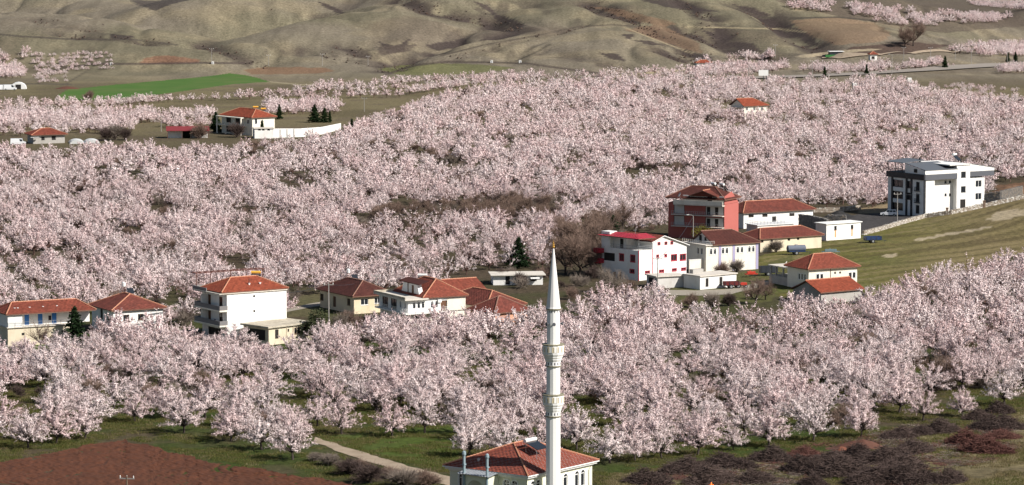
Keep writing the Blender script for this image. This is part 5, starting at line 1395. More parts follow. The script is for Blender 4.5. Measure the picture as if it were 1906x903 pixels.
h.hip(0, 9.5, 0, 19.5, EV + .16, 2.6, mTileB, .7)
h.solar(5.5, 6, EV + 2.2, tank=mYTank, panel=False); h.solar(7.5, 4, EV + 1.6, tank=mYTank, panel=False)
h = House("compound_wall", "long white ribbed compound wall running right from the far villa", "wall", 510, 258, 0, None)
wp = [ground(q, y) for q, y in ((509, 257), (560, 255), (600, 250), (634, 241))]
for wi, (a, b) in enumerate(zip(wp[:-1], wp[1:])):
    a, b = a - h.g, b - h.g
    g = MB(); d = (b - a); n = Vector((-d.y, d.x, 0)).normalized() * .15
    hA, hB = 3.3 - .35 * wi, 2.95 - .35 * wi; g.prism([a - n - Z3, b - n - Z3, b - n + Z3 * hB, a - n + Z3 * hA], (0, 0, 0), n * 2); g.build("wall_panel", mWhite, h.root)
    for k in range(1, 4):
        p = a.lerp(b, k / 4); h.box("pilaster", mGreyL, p.x - .18, p.x + .18, p.y - .36, p.y - .12, -1, hB)
h = House("low_white_wing", "low flat-roofed white wing between the far villa and its compound wall", "outbuilding", 474, 258, 12, None)
for q in (483, 490, 500): h.opening(rf, q, 241, .9, .8, "v")
h.walls(0, 6.6, 0, 5, -1, 3.4); h.box("roof_slab", mConcL, -.3, 7, -.3, 5.3, 3.4, 3.6)
h = House("open_shed", "open shed with a dark red sheet roof left of the far villa", "shed", 312, 258, 6, None, mGrey)
h.walls(0, 5.2, 2.5, 6, -1, 2.6, mWhite, "wall"); h.walls(8.0, 14, 2.5, 6, -1, 2.6, mGreyL, "side_wall"); h.box("bay_back_wall", mVoid, 5.25, 7.95, 5, 5.2, -1, 2.6)
g = MB(); g.prism([(-.5, -.3, 2.6), (14.5, -.3, 2.6), (14.5, 6.4, 3.7), (-.5, 6.4, 3.7)], (0, 0, 0), (0, 0, .15)); g.build("sheet_roof", M("dark_red_sheet", (.2, .03, .035)), h.root)
for x in (0, 5, 8.2, 14): h.box("post", mIron, x - .08, x + .08, -.1, .06, -1, 2.6)
h = House("far_bungalow", "small far bungalow with a red hipped roof beside the parked white van", "house", 62, 268, 22, None, mGrey)
h.opening(rf, 80, 258, 1.2, 1.2, "v"); h.opening(rf, 100, 257, 1.4, 1.4, "v"); h.walls(0, 11, 0, 8, -1, 2.9); h.hip(0, 11, 0, 8, 3.05, 1.9, mTileR, .9); h.box("awning", mTank, -1.2, 1.8, -1.6, -.9, 2.3, 2.4)
h = House("pale_greenhouse", "pale grey plastic tunnel between the far bungalow and the open shed", "greenhouse", 130, 268, 10, None)
g = MB(); K = 8
for seg in range(2):
    x0 = seg * 5.2; out = [(x0 + 2.5 - 2.5 * math.cos(math.pi * k / K), 0, 1.2 * math.sin(math.pi * k / K)) for k in range(K + 1)]
    g.prism(out, (0, 0, 0), (0, 9, 0))
g.build("cover", M("plastic_sheet", (.55, .56, .55), var=.1), h.root); h.boxes("frame", mSteel, [(-.05, .05, -.05, 9.05, 0, .3), (5.05, 5.15, -.05, 9.05, 0, .3)])
h = House("orchard_house", "lone cream house with a red roof rising out of the far orchard", "house", 1385, 222, 30, None, mCreamL)
EV = h.hit(rf, 1385, 198.5)[1]
for q in (1390, 1404, 1418): h.opening(rf, q, 203, 1.1, 1.2, "w")
h.walls(0, 10.5, 0, 9, -1, EV); h.box("porch_roof", mGreyL, -1, -.01, 0, 8, EV - .5, EV - .3)
h.hip(0, 10.5, 0, 9, EV + .16, 2.6, mTileB, .6, gable0=True, inset=4.4)
h = House("green_cabin", "tiny far cabin with a white roof behind a green fence by the farm road", "cabin", 1545, 106, 8, None)
h.walls(0, 6, 0, 4, -1, 2.5, mDkV); h.box("roof_slab", mTank, -.5, 7, -.5, 4.5, 2.5, 2.75); h.box("fence_panel", mGreenV, -3, 9, -3.2, -3.05, 0, 1.2)
h = House("kiosk", "tiny far white kiosk with a red pyramid roof beside the farm road", "hut", 1620, 112, 10, None)
h.opening(rf, 1625, 108, 1.6, 1.6, "v"); h.walls(0, 3.4, 0, 3.4, -1, 2.6); h.hip(0, 3.4, 0, 3.4, 2.75, 1.3, mTileR, .5)
h = House("red_shed", "tiny red-roofed shed at the left end of the far row of round trees", "shed", 1297, 128, 8, None)
h.walls(0, 7, 0, 4, -1, 2.6); h.hip(0, 7, 0, 4, 2.75, 1.2, mTileB, .5)
# ------------------------------------------------------------------ mosque and minaret
h = House("mosque", "pale green village mosque with arched windows and a big red tiled hipped roof", "mosque", 981.3, 972, 53, None, mMint)
EV = h.hit(rf, 981.3, 890)[1]
ML, MR = 13.6, 15.4
for q in (991.3, 1001.9, 1052.3, 1073.5, 1084.5): h.opening(rf, q, 0, .95, 2.3, "as", uz=(h.hit(rf, q, 890)[0], EV - 1.75))
for q in (859.4, 942.8, 957.8): h.opening(lf, q, 0, 1.0, 2.3, "as", uz=(h.hit(lf, q, 895)[0], EV - 1.75))
h.walls(0, MR, 0, ML, -1, EV)
h.boxes("cornice", mPvc, [(-.5, MR + .5, -.5, ML + .5, EV, EV + .2), (-.12, MR + .12, -.12, ML + .12, EV - .25, EV - .003)])
h.hip(0, MR, 0, ML, EV + .42, 3.0, mTileR, .75, inset=6.7, th=.14, row=.36, col=.36, fascia=mPvc)
# porch with an arch and a corrugated metal roof
pd, pu0, pu1 = 2.3, 5.0, 9.6
g = MB(); K = 10; um = (pu0 + pu1) / 2; r = 1.55; zt = EV - .05; zs = EV - 2.3
for y0, y1 in ((pu0, um - r), (um + r, pu1)): g.box(-pd, -pd + .3, y0, y1, -1, zt)
for k in range(K):
    a0, a1 = math.pi * k / K, math.pi * (k + 1) / K
    g.prism([(-pd, um + r * math.cos(a0), zs + r * math.sin(a0)), (-pd, um + r * math.cos(a1), zs + r * math.sin(a1)), (-pd, um + r * math.cos(a1), zt), (-pd, um + r * math.cos(a0), zt)], (0, 0, 0), (.3, 0, 0))
g.build("porch_arch", mMint, h.root)
h.box("porch_side_wall", mMint, -pd + .302, -.003, pu0, pu0 + .25, -1, zt)
g = MB(); n = 24
for k in range(n):
    y0, y1 = pu0 - .5 + (pu1 - pu0 + 1) * k / n, pu0 - .5 + (pu1 - pu0 + 1) * (k + 1) / n
    dz = .06 if k % 2 else 0
    g.prism([(-pd - .6, y0, zt + .02 + dz), (-pd - .6, y1, zt + .02 + dz), (-.55, y1, zt + .38 + dz), (-.55, y0, zt + .38 + dz)], (0, 0, 0), (0, 0, .06))
g.build("porch_sheet_roof", mSteel, h.root)
mBlueG = M("blue_grey_pipe", (0.24, 0.31, 0.34), var=.15, rough=.5)
for uu in (pu0 + .15, pu1 - .4):
    g = MB(); g.tube([(-pd - .1, uu, -1), (-pd - .1, uu, EV + 2.6)], [.2, .2], 8); g.box(-pd - .34, -pd + .14, uu - .24, uu + .24, EV + 1.25, EV + 1.4)
    o = g.build("flue", mBlueG, h.root); g = MB(); g.lathe([(.26, EV + 2.6), (.3, EV + 2.75), (.26, EV + 3.1), (.08, EV + 3.25)], 8, c=(-pd - .1, uu)); g.build("flue_cap", mBlueG, o)
h.chimney(1.2, 9.4, EV + 1.0, .55, .26, mGreyL)
e = empty("solar_heater", (4.6, 3.2, EV + 2.5), 0.0); e.parent = h.root
hx = [h.hit(("R", 3.4), 990, 830), h.hit(("R", 3.4), 1004, 830)]
e.location = ((hx[0][0] + hx[1][0]) / 2, 3.4, EV + 2.5)
f = MB()
for sx in (-1.1, 1.1): f.beam((sx, -1.0, -1.2), (sx, -1.0, .55), .06); f.beam((sx, .9, -.4), (sx, .9, 1.45), .06)
f.build("stand", mSteel, e)
f = MB(); f.prism([(-1.3, -1.2, .5), (1.3, -1.2, .5), (1.3, .7, 1.3), (-1.3, .7, 1.3)], (0, 0, 0), (0, -.03, .08)); f.build("panel", mGlass, e)
f = MB(); f.tube([(-1.3, .95, 1.6), (1.3, .95, 1.6)], [.28, .28], 10); f.build("tank", mTank, e)
f = MB(); f.tube([(MR - .1, -.1, EV), (MR - .9, -.12, EV - .8), (MR - .9, -.12, -1)], [.06] * 3, 5); f.build("downpipe", mGreyL, h.root)

u_ = h.hit(rf, 1029.5, 945)[0]; MD = h.g.y + u_ * h.s - 3.9
base = at_depth(1029.5, 960, MD); base.z = hz1(base.x, base.y)
mn = empty("minaret", base, math.radians(11), "tall slender white minaret with two balconies and a pointed spire", "minaret")
def mz(y): return at_depth(1029.5, y, MD).z - base.z
k_ = 1 / mpp(MD)
NS = 14
def lat(name, prof, mat=mPvc, parent=mn, n=NS):
    m = MB(); m.lathe([(w * k_ / 2, mz(y)) for w, y in prof], n); return m.build(name, mat, parent)
mMin = M("minaret_white", (0.80, 0.79, 0.77), var=.03, scale=.6, stain=(.66, .64, .6), stain_amt=.25, stain_scale=.35)
m = MB(); m.lathe([(1.05, -1), (1.05, 2.0), (27.4 * k_ / 2, 3.0), (27.2 * k_ / 2, mz(776))], NS); m.build("lower_shaft", mMin, mn)
lat("middle_shaft", [(26, 733), (26, 681)], mMin); lat("upper_shaft", [(24.6, 640), (24, 575)], mMin)
for yt in (640, 733.5):
    sc = 1.0 if yt == 640 else .985
    P = [(41 * sc, yt + 17.5), (39.5 * sc, yt + 19), (36 * sc, yt + 22), (35.5 * sc, yt + 24), (33 * sc, yt + 26), (32.5 * sc, yt + 28), (30, yt + 31), (28.5, yt + 32), (28.3, yt + 40)]
    b = lat("balcony", [(28.3, yt + 40), (28.5, yt + 32), (30, yt + 31), (32.5 * sc, yt + 28), (33 * sc, yt + 26), (35.5 * sc, yt + 24), (36 * sc, yt + 22), (39.5 * sc, yt + 19), (40.2 * sc, yt + 17.5), (40.2 * sc, yt + 16.5)], mMin)
    lat("balcony_ring", [(31, yt + 41.6), (31, yt + 39.8)], mRim, b); lat("parapet", [(40.6 * sc, yt + 16.3), (40.6 * sc, yt + 2)], mMin, b); lat("parapet_rim", [(42 * sc, yt + 1.9), (42 * sc, yt)], mRim, b)
    gp = MB(); pp = MB(); R_ = 40.6 * sc * k_ / 2 * math.cos(math.pi / NS)
    for q in range(NS):
        a = 2 * math.pi * (q + .5) / NS; t_ = Vector((-math.sin(a), math.cos(a), 0)); n_ = Vector((math.cos(a), math.sin(a), 0)); hw = R_ * math.tan(math.pi / NS)
        z0, z1 = mz(yt + 14.5), mz(yt + 4)
        for sgn in (-1, 1):
            p0 = n_ * (R_ + .02) + t_ * hw * .72 * sgn
            gp.beam(p0 + Z3 * z0, p0 + Z3 * z1, .055)
        p0 = n_ * (R_ + .005)
        pp.prism([p0 + t_ * hw * .5 + Z3 * z0, p0 - t_ * hw * .5 + Z3 * z0, p0 - t_ * hw * .5 + Z3 * z1, p0 + t_ * hw * .5 + Z3 * z1], (0, 0, 0), n_ * .035)
    gp.build("gold_line", mGoldP, b)["kind"] = "stuff"; pp.build("parapet_panel", mMin, b)["kind"] = "stuff"
    wv = MB()
    for q in range(0, NS):
        a = 2 * math.pi * (q + .5) / NS; R2 = 28.4 * k_ / 2 * math.cos(math.pi / NS); n_ = Vector((math.cos(a), math.sin(a), 0)); t_ = Vector((-n_.y, n_.x, 0))
        p0 = n_ * (R2 + .002); z0, z1 = mz(yt + 38.3), mz(yt + 33.6)
        wv.prism([p0 + t_ * .08 + Z3 * z0, p0 - t_ * .08 + Z3 * z0, p0 - t_ * .08 + Z3 * z1, p0 + t_ * .08 + Z3 * z1], (0, 0, 0), n_ * .02)
    wv.build("slot_window", mSlate, b)["kind"] = "stuff"
s_ = lat("spire", [(28.6, 573.5), (26.5, 571), (15.5, 520), (3.2, 463)], M("spire_white", (.72, .70, .69), var=.04), n=NS)
lat("spire_rim", [(29.6, 575.6), (29.6, 573.6)], mRim, s_)
f = MB(); pr = [(.06, mz(462.5))]
for yc, rr in ((459.5, .2), (455.8, .16), (452.6, .12)):
    zc = mz(yc)
    for q in range(7):
        a = math.pi * q / 6; pr.append((max(.035, rr * math.sin(a)), zc - rr * math.cos(a)))
pr += [(.03, mz(449)), (.01, mz(447))]
f.lathe(pr, 8); f.build("finial", mGold, mn)
wv = MB()
for q in range(NS):
    a = 2 * math.pi * (q + .5) / NS; R2 = 24.1 * k_ / 2 * math.cos(math.pi / NS); n_ = Vector((math.cos(a), math.sin(a), 0)); t_ = Vector((-n_.y, n_.x, 0)); p0 = n_ * (R2 + .003)
    wv.prism([p0 + t_ * .05 + Z3 * mz(581), p0 - t_ * .05 + Z3 * mz(581), p0 - t_ * .05 + Z3 * mz(577), p0 + t_ * .05 + Z3 * mz(577)], (0, 0, 0), n_ * .02)
wv.build("slot_window", mSlate, mn)["kind"] = "stuff"
for az in (-2.6, -1.7, -.35, .9):
    m = MB(); d_ = Vector((math.cos(az), math.sin(az), 0)); p0 = d_ * (.86) + Z3 * mz(602)
    m.tube([p0, p0 + d_ * .22, p0 + d_ * .45], [.07, .12, .25], 10); m.build("loudspeaker", mSlate, mn)

# ------------------------------------------------------------------ other trees, bushes, brush
BARE = [bare(500 + i, 6, 2.9, per=10, nl=7, nb=5) for i in range(3)]
BAREG = [bare(520 + i, 5.5, 2.8, per=9, mat=mBareG) for i in range(2)]
PRUNED = bare(540, 5.5, 2.6, per=3, mat=mBare, nl=9, nb=3, r=(.03, .012), trunk=1.6)
BUSH = [bare(550 + i, 2.2, 1.5, per=9, mat=(mBare, mBareG, mBrush)[i], nl=10, nb=4, trunk=.15, lo=.5, hi=1.1, up=.7) for i in range(3)]
CON = [conifer(600, 7, 2.3), conifer(601, 7, 2.0), conifer(602, 6.5, 2.9)]
SLIM = conifer(603, 6.5, 1.1)
OLV = [leafy(610), leafy(611, 3.2, 1.9)]
def plant(name, me, px, py, s, label, cat, group=None, sz=None):
    g = ground(px, py); return tree(name, me, g.x, g.y, s, random.uniform(0, 6.28), label, cat, group, z=g.z, sz=sz)
for k, (px, py, s, l) in enumerate([
    (1052, 512, 1.75, "tall bare brown tree just right of the minaret spire"), (1078, 515, 1.95, "largest bare brown tree in the clump right of the minaret spire"), (1100, 508, 1.8, "bare brown tree between the spire's clump and the red-trimmed house"),
    (1066, 482, 1.8, "bare tree at the back left of the clump beside the minaret spire"), (1092, 478, 1.9, "bare tree at the back middle of the clump beside the minaret spire"), (1118, 470, 1.7, "bare tree at the back right of the clump beside the minaret spire"),
    (1108, 448, 1.5, "bare tree rising behind the clump near the dark conifer"), (1128, 440, 1.4, "bare tree next to the dark conifer beside the red canopy"), (1160, 428, 1.3, "bare tree behind the red canopy roof"), (1045, 455, 1.4, "bare tree behind the minaret spire's tip")]):
    plant("bare_tree", BARE[k % 3], px, py, s, l, "bare tree", "bare brown trees right of the minaret spire")
for k, (px, py, s, l) in enumerate([
    (1148, 552, 1.15, "grey bare tree before the left wall of the red-trimmed house"), (1128, 545, 1.0, "grey bare tree at the left corner of the red-trimmed house"), (1168, 560, .9, "low grey bare tree beside the garage opening"),
    (1408, 566, 1.05, "spreading bare bush-like tree before the porch of the two-tone house"), (1425, 558, .8, "smaller bare tree beside the porch of the two-tone house"), (541, 572, .85, "thin bare tree by the light lane right of the white block"),
    (632, 632, 1.0, "brown bare tree in front of the yellow bungalow, left one"), (655, 622, .95, "brown bare tree in front of the yellow bungalow, right one"), (1750, 722, 1.2, "dark leafless tree inside the right part of the orchard"), (735, 525, 1.0, "bare tree behind the arched-window house's terrace"), (800, 522, .9, "bare tree behind the red barn roof")]):
    plant("bare_tree", (BAREG + BARE)[k % 5], px, py, s, l, "bare tree")
plant("bare_tree", PRUNED, 75, 655, 1.05, "pruned bare tree standing on the lawn before the cream terrace wall", "bare tree")
plant("bare_tree", BARE[1], 1700, 86, 2.4, "big far bare tree at the foot of the right-hand hill", "bare tree"); plant("bare_tree", BARE[2], 1684, 88, 1.9, "far bare tree left of the big one at the right-hand hill's foot", "bare tree")
nb_ = 0
BL = ["at the left end of the leafless strip", "in the left part of the leafless strip", "in the middle of the leafless strip", "in the right part of the leafless strip", "at the right end of the leafless strip"]
cand = []
for k in range(46):
    px, py = random.uniform(640, 1055), random.uniform(382, 430)
    if inpoly(np.array([px]), np.array([py]), HOLES[1])[0]: cand.append((px, py))
for px, py in sorted(cand):
    plant("bare_tree", BARE[random.randrange(3)], px, py, random.uniform(.7, 1.0), "leafless reddish brown orchard tree " + BL[min(4, int((px - 640) / 83))], "bare tree", "leafless trees of the strip across the orchard")
for px, py, hgt, me, l in [
    (139, 642, 1.15, CON[2], "dark green conifer standing between the blue-door house and the hipped house"), (965, 500, 1.12, CON[2], "dark conifer left of the minaret spire behind the white shed"), (586, 228, 1.05, CON[2], "broad dark conifer behind the villa's compound wall"),
    (604, 228, .85, CON[2], "narrow conifer right of the broad one behind the compound wall"), (614, 228, .68, SLIM, "slimmest conifer at the end of the three behind the compound wall"), (655, 253, .95, SLIM, "lone slim conifer just right of the compound wall's end"),
    (402, 245, 1.1, CON[2], "conifer at the left end of the far villa"), (488, 256, .95, SLIM, "dark cypress in front of the far villa's bright wall"), (520, 222, .8, CON[0], "small dark conifer right of the far villa's roof"),
    (1141, 446, .95, CON[2], "dark conifer left of the red canopy roof"), (1535, 145, .75, CON[1], "tiny conifer by the road, leftmost of the roadside three"), (1613, 139, .7, CON[1], "tiny conifer by the road, middle of the roadside three"), (1759, 127, .85, CON[0], "tiny conifer by the road, rightmost of the roadside three"),
    (1876, 116, .7, CON[1], "far conifer at the picture's right end above the road, left of two"), (1890, 115, .72, CON[0], "far conifer at the picture's right end above the road, right of two")]:
    plant("conifer", me, px, py, hgt, l, "conifer")
plant("evergreen_shrub", OLV[0], 586, 636, 1.55, "big dark evergreen shrub right of the crumbling annex", "shrub"); plant("evergreen_shrub", OLV[1], 602, 628, 1.1, "smaller evergreen shrub behind the big one right of the annex", "shrub")
mYG = leaf_mat("young_leaves", (0.16, 0.15, 0.03), (0.2, 0.17, 0.05), .3)
plant("leafing_shrub", leafy(620, 3.0, 2.4, 1800, mYG), 1312, 452, 1.25, "yellow-green leafing shrub before the salmon house", "shrub")
for k, (px, py, s, l) in enumerate([(1290, 572, 1.2, "dark bramble heap below the light lane, left part"), (1325, 574, 1.3, "dark bramble heap below the light lane, middle part"), (1358, 570, 1.2, "dark bramble heap below the light lane, right part"),
    (612, 866, 1.2, "brown bush on the bank beside the dirt track, farthest left"), (648, 884, 1.7, "wide brown bush on the bank beside the dirt track, second from left"), (668, 872, 1.0, "small brown bush touching the dirt track's near edge"), (690, 899, 1.8, "brown bush on the bank at the ploughed field's lower right end"), (722, 889, 1.3, "brown bush on the bank beside the dirt track, middle of the bank"), (752, 908, 1.9, "brown bush cut by the bottom edge left of the mosque"), (790, 906, 1.4, "brown bush nearest the mosque beside the dirt track"), (588, 858, .9, "low brown bush between the ploughed field corner and the dirt track"),
    (196, 262, 2.0, "far brown bush by the grey plastic tunnel, left one"), (214, 261, 2.2, "far brown bush by the grey plastic tunnel, middle one"), (232, 261, 1.9, "far brown bush by the grey plastic tunnel, right one"), (372, 258, 2.2, "brown bush between the red shed roof and the far villa"), (440, 256, 2.2, "brown bush against the far villa's lower balcony"), (168, 186, 1.6, "small bush on the lower edge of the green field"),
    (1372, 508, 1.2, "tangle of dry branches against the arched cream house, right part"), (1345, 512, 1.2, "tangle of dry branches against the arched cream house, left part"), (1445, 470, 1.2, "dark heap of branches left of the water tanker")]):
    plant("bush", BUSH[(k * 7 + k // 3) % 3], px, py, s, l, "bush", None, sz=s * random.uniform(.5, .75) if py > 850 else None)
def brush(seed, mat):
    r = np.random.RandomState(seed); n = 1500
    a = r.uniform(0, 6.28, n); q = np.sqrt(r.rand(n)); L_ = r.uniform(.7, 1.7, n)
    c = np.stack([q * np.cos(a) * 3.0, q * np.sin(a) * 1.9, np.zeros(n)], -1)
    prof = np.clip(1 - q ** 2, 0, 1) * (1.55 + .3 * np.sin(c[:, 0] * 2 + seed)); c[:, 2] = prof * r.uniform(.2, 1.05, n) + .05
    d = r.normal(size=(n, 3)) * np.array([1.2, .8, .35]) + np.stack([q * np.cos(a), q * np.sin(a), -.1 + .5 * r.rand(n)], -1) * .6
    d /= np.linalg.norm(d, axis=1, keepdims=True); v, qd = prisms(c - d * L_[:, None] / 2, c + d * L_[:, None] / 2, np.full(n, .034), np.full(n, .014), 3)
    K = 18; core = [(2.3 * math.cos(6.283 * k / K), 1.25 * math.sin(6.283 * k / K), -.25) for k in range(K)]; top = [(x * .55, y * .55, .8) for x, y, z in core]
    cq = np.array([[k, (k + 1) % K, K + (k + 1) % K, K + k] for k in range(K)])
    cap = np.array([[K + k, K + k + 1, K + K - 2 - k, K + K - 1 - k] for k in range(K // 2 - 1)])
    V, Q, _ = joinq([(v, qd, 0), (np.array(core + top), np.concatenate([cq, cap]), 0)])
    return np_mesh("brush_pile", V, Q, [mat])
BP = [brush(i, (mBrush, mBrush, mBrushR, mBrush)[i]) for i in range(4)]
bl = [(1274, 879, 1.35, "at the left end of the long brush row"), (1322, 898, 1.3, "at the bottom edge near the orange flame"), (1355, 869, 1.4, "second from left in the long brush row"), (1407, 897, 1.1, "lying low at the bottom edge below the long row"), (1437, 857, 1.3, "third from left in the long brush row"), (1496, 853, 1.2, "below the reddish earth at the mound"), (1544, 864, 1.5, "in the middle of the long brush row"),
      (1600, 854, 1.3, "just below the red earth mound"), (1496, 879, 1.2, "in front of the long row's middle"), (1570, 884, 1.5, "in front of the long row, right of its middle"), (1644, 860, 1.4, "at the right end of the long brush row"), (1680, 875, 1.2, "past the right end of the long row, lower"), (1626, 898, 1.6, "big and dark at the bottom edge below the long row"), (1681, 898, 1.3, "at the bottom edge right of the big dark one"),
      (1726, 893, .9, "small one by the bottom edge on the dry bank"), (1770, 898, 1.0, "farthest right along the bottom edge"), (1698, 843, 1.3, "above the long row's right end on green grass"), (1674, 815, 1.0, "beside the free-standing round tree"), (1712, 808, 1.0, "left half of the long dark heap on the dry bank"), (1752, 804, 1.3, "right half of the long dark heap on the dry bank"), (1800, 828, 1.1, "left of the reddish one on the bank"),
      (1840, 800, 1.1, "high on the bank, left of two"), (1866, 797, 1.2, "high on the bank, right of two"), (1862, 816, 1.0, "reddish one high on the bank"), (1836, 842, 1.2, "dark one below the reddish one"), (1822, 780, 1.0, "thin grey one below the smallest round tree"), (1862, 768, 1.0, "thin grey one under the spreading right-end tree"), (1207, 899, 1.2, "dark one at the bottom edge right of the mosque"), (1515, 903, .8, "pale one cut by the bottom edge")]
for k, (px, py, s, l) in enumerate(bl):
    g = ground(px, py); me = BP[2] if "reddish" in l else BP[(0, 1, 3)[k % 3]]
    o = bpy.data.objects.new("brush_pile", me); C.objects.link(o); o.location = g; o.rotation_euler = (0, 0, random.uniform(-.7, .7) + (math.pi if k % 2 else 0)); o.scale = (s * random.uniform(.85, 1.2), s * random.uniform(.8, 1.1), s * random.uniform(.75, 1.3))
    tag(o, "pile of cut almond branches " + l, "brush pile", "piles of cut branches on the lower right bank")
def mound(name, px, py, rx, ry, hgt, mat, label, cat, seed=0):
    g = ground(px, py); n, m_ = 40, 14; V = []; r = np.random.RandomState(seed)
    for i in range(m_ + 1):
        q = i / m_
        for k in range(n):
            a = 2 * math.pi * k / n; x, y = q * rx * math.cos(a), q * ry * math.sin(a)
            z = hgt * (math.cos(q * math.pi) * .5 + .5) * (.75 + .5 * float(fbm(np.array([g.x + x]) / 1.2, np.array([g.y + y]) / 1.2, 5 + seed, 3)[0])) + .1 * float(vnoise(np.array([x * 3]), np.array([y * 3]), seed)[0]) * (1 - q) - .12 * q
            V.append((x, y, z))
    i = np.arange((m_ + 1) * n).reshape(m_ + 1, n); j = np.roll(i, -1, 1)
    Q = np.stack([i[:-1], j[:-1], j[1:], i[1:]], -1).reshape(-1, 4)
    o = bpy.data.objects.new(name, np_mesh(name, np.array(V), Q, [mat], smooth=False)); C.objects.link(o); o.location = g
    return tag(o, label, cat)
mEarth = M("red_brown_earth", (0.105, 0.045, 0.03), var=.3, scale=2, bump=.6, fine=4); mEarthR = M("reddish_earth", (0.17, 0.06, 0.035), var=.3, scale=2, bump=.6, fine=4); mAsh = M("black_gravel", (0.022, 0.021, 0.021), var=.4, scale=3, bump=.6, fine=5)
mound("earth_mound", 1602, 834, 5.6, 2.6, 1.3, mEarth, "long dark red earth mound at the edge of the orchard grass", "earth mound", 1); mound("earth_mound", 1566, 842, 2.6, 1.6, .8, mEarthR, "small reddish earth heap at the left foot of the long mound", "earth mound", 2); mound("earth_mound", 1500, 846, 3.0, 1.6, .7, mEarth, "low dark earth heap left of the reddish one above the brush", "earth mound", 6)
mound("gravel_heap", 1562, 404, 5.0, 3.2, 1.7, mAsh, "black gravel heap in the yard behind the rubble wall", "gravel heap", 3); mound("earth_mound", 1885, 360, 9, 5, 2.4, M("brown_spoil", (.15, .085, .05), var=.3, scale=1, bump=.5), "brown spoil heap right of the modern block", "earth mound", 4)
mound("earth_mound", 125, 165, 7, 5, 1.0, mEarth, "small dark heap at the left end of the green field", "earth mound", 7)

# ------------------------------------------------------------------ stone walls
def rubble(name, pts, hgt, th, mat, label, stone=None, size=.42, step=None):
    g0 = Vector(pts[0]); root = empty(name, g0, 0, label, "wall")
    core, st_ = MB(), MB(); P = [Vector(p) - g0 for p in pts]
    for a, b in zip(P[:-1], P[1:]):
        d = b - a; L_ = d.length; dx = d.normalized(); n = Vector((-dx.y, dx.x, 0)).normalized()
        core.prism([a - n * th / 2 - Z3 * .6, b - n * th / 2 - Z3 * .6, b - n * th / 2 + Z3 * hgt * .9, a - n * th / 2 + Z3 * hgt * .9], (0, 0, 0), n * th)
        if stone:
            nu, nv = max(1, int(L_ / size)), max(1, int(hgt / (size * .7)))
            for i in range(nu):
                for j in range(nv):
                    c = a + d * ((i + .5 + .3 * random.uniform(-1, 1)) / nu) + Z3 * ((j + .5) / nv * hgt + random.uniform(-.06, .08))
                    w, h_, t_ = size * random.uniform(.35, .6), size * .7 * random.uniform(.35, .6), th / 2 + random.uniform(.03, .14)
                    st_.prism([c - dx * w - Z3 * h_ * .8 - n * t_, c + dx * w * .9 - Z3 * h_ - n * t_, c + dx * w + Z3 * h_ * .8 - n * t_ * .95, c - dx * w * .8 + Z3 * h_ - n * t_], (0, 0, 0), n * t_ * 2, random.randint(0, 2))
    core.build("wall_core", mat, root)
    if stone: st_.build("stones", stone, root)["kind"] = "stuff"
    return root
wpts = [tuple(ground(px, py)) for px, py in [(1606, 438), (1640, 429), (1680, 417), (1720, 406), (1770, 399), (1829, 387), (1870, 378), (1906, 370), (1990, 355)]]
rubble("rubble_wall", wpts, 1.15, .6, mStoneB, "long pale rubble wall climbing the slope below the modern block", [mStoneA, mStoneB, M("white_stone", (.62, .59, .54), var=.2)])
for px, py, l in ((1762, 399, "left of the stair tower"), (1831, 386, "at the right corner of the modern block")):
    g = ground(px, py); m = MB(); m.box(-.3, .3, -.35, .35, -.5, 1.7); m.box(-.4, .4, -.45, .45, 1.7, 1.85); o = m.build("gate_pier", M("brown_pier", (.22, .15, .11), var=.3)); o.location = g + Vector((0, -.9, 0)); tag(o, "small brown pier in the rubble wall " + l, "pier")
rubble("grey_wall", [tuple(ground(px, py)) for px, py in ((1488, 424), (1510, 427), (1540, 434))], 3.6, .5, mStoneG, "dark grey stone wall slanting down left of the white rust-streaked store", [mStoneG, mStoneG, mStoneG], .5)
rubble("yard_wall", [tuple(ground(px, py)) for px, py in ((1540, 412), (1575, 413))], 1.8, .5, mStoneG, "low grey stone wall behind the white rust-streaked store", [mStoneG, mStoneB, mStoneG], .45)
rubble("retaining_wall", [tuple(ground(px, py)) for px, py in ((1832, 384), (1862, 379), (1902, 368))], 3.4, .5, mStoneG, "dark stone retaining wall right of the modern block", [mStoneG, mStoneG, mStoneB], .5)
rubble("boundary_wall", [tuple(ground(px, py)) for px, py in ((1500, 396), (1560, 395), (1600, 390))], 1.3, .5, mStoneB, "far low stone wall along the orchard behind the black gravel heap", [mStoneB, mStoneA, mStoneB], .5)

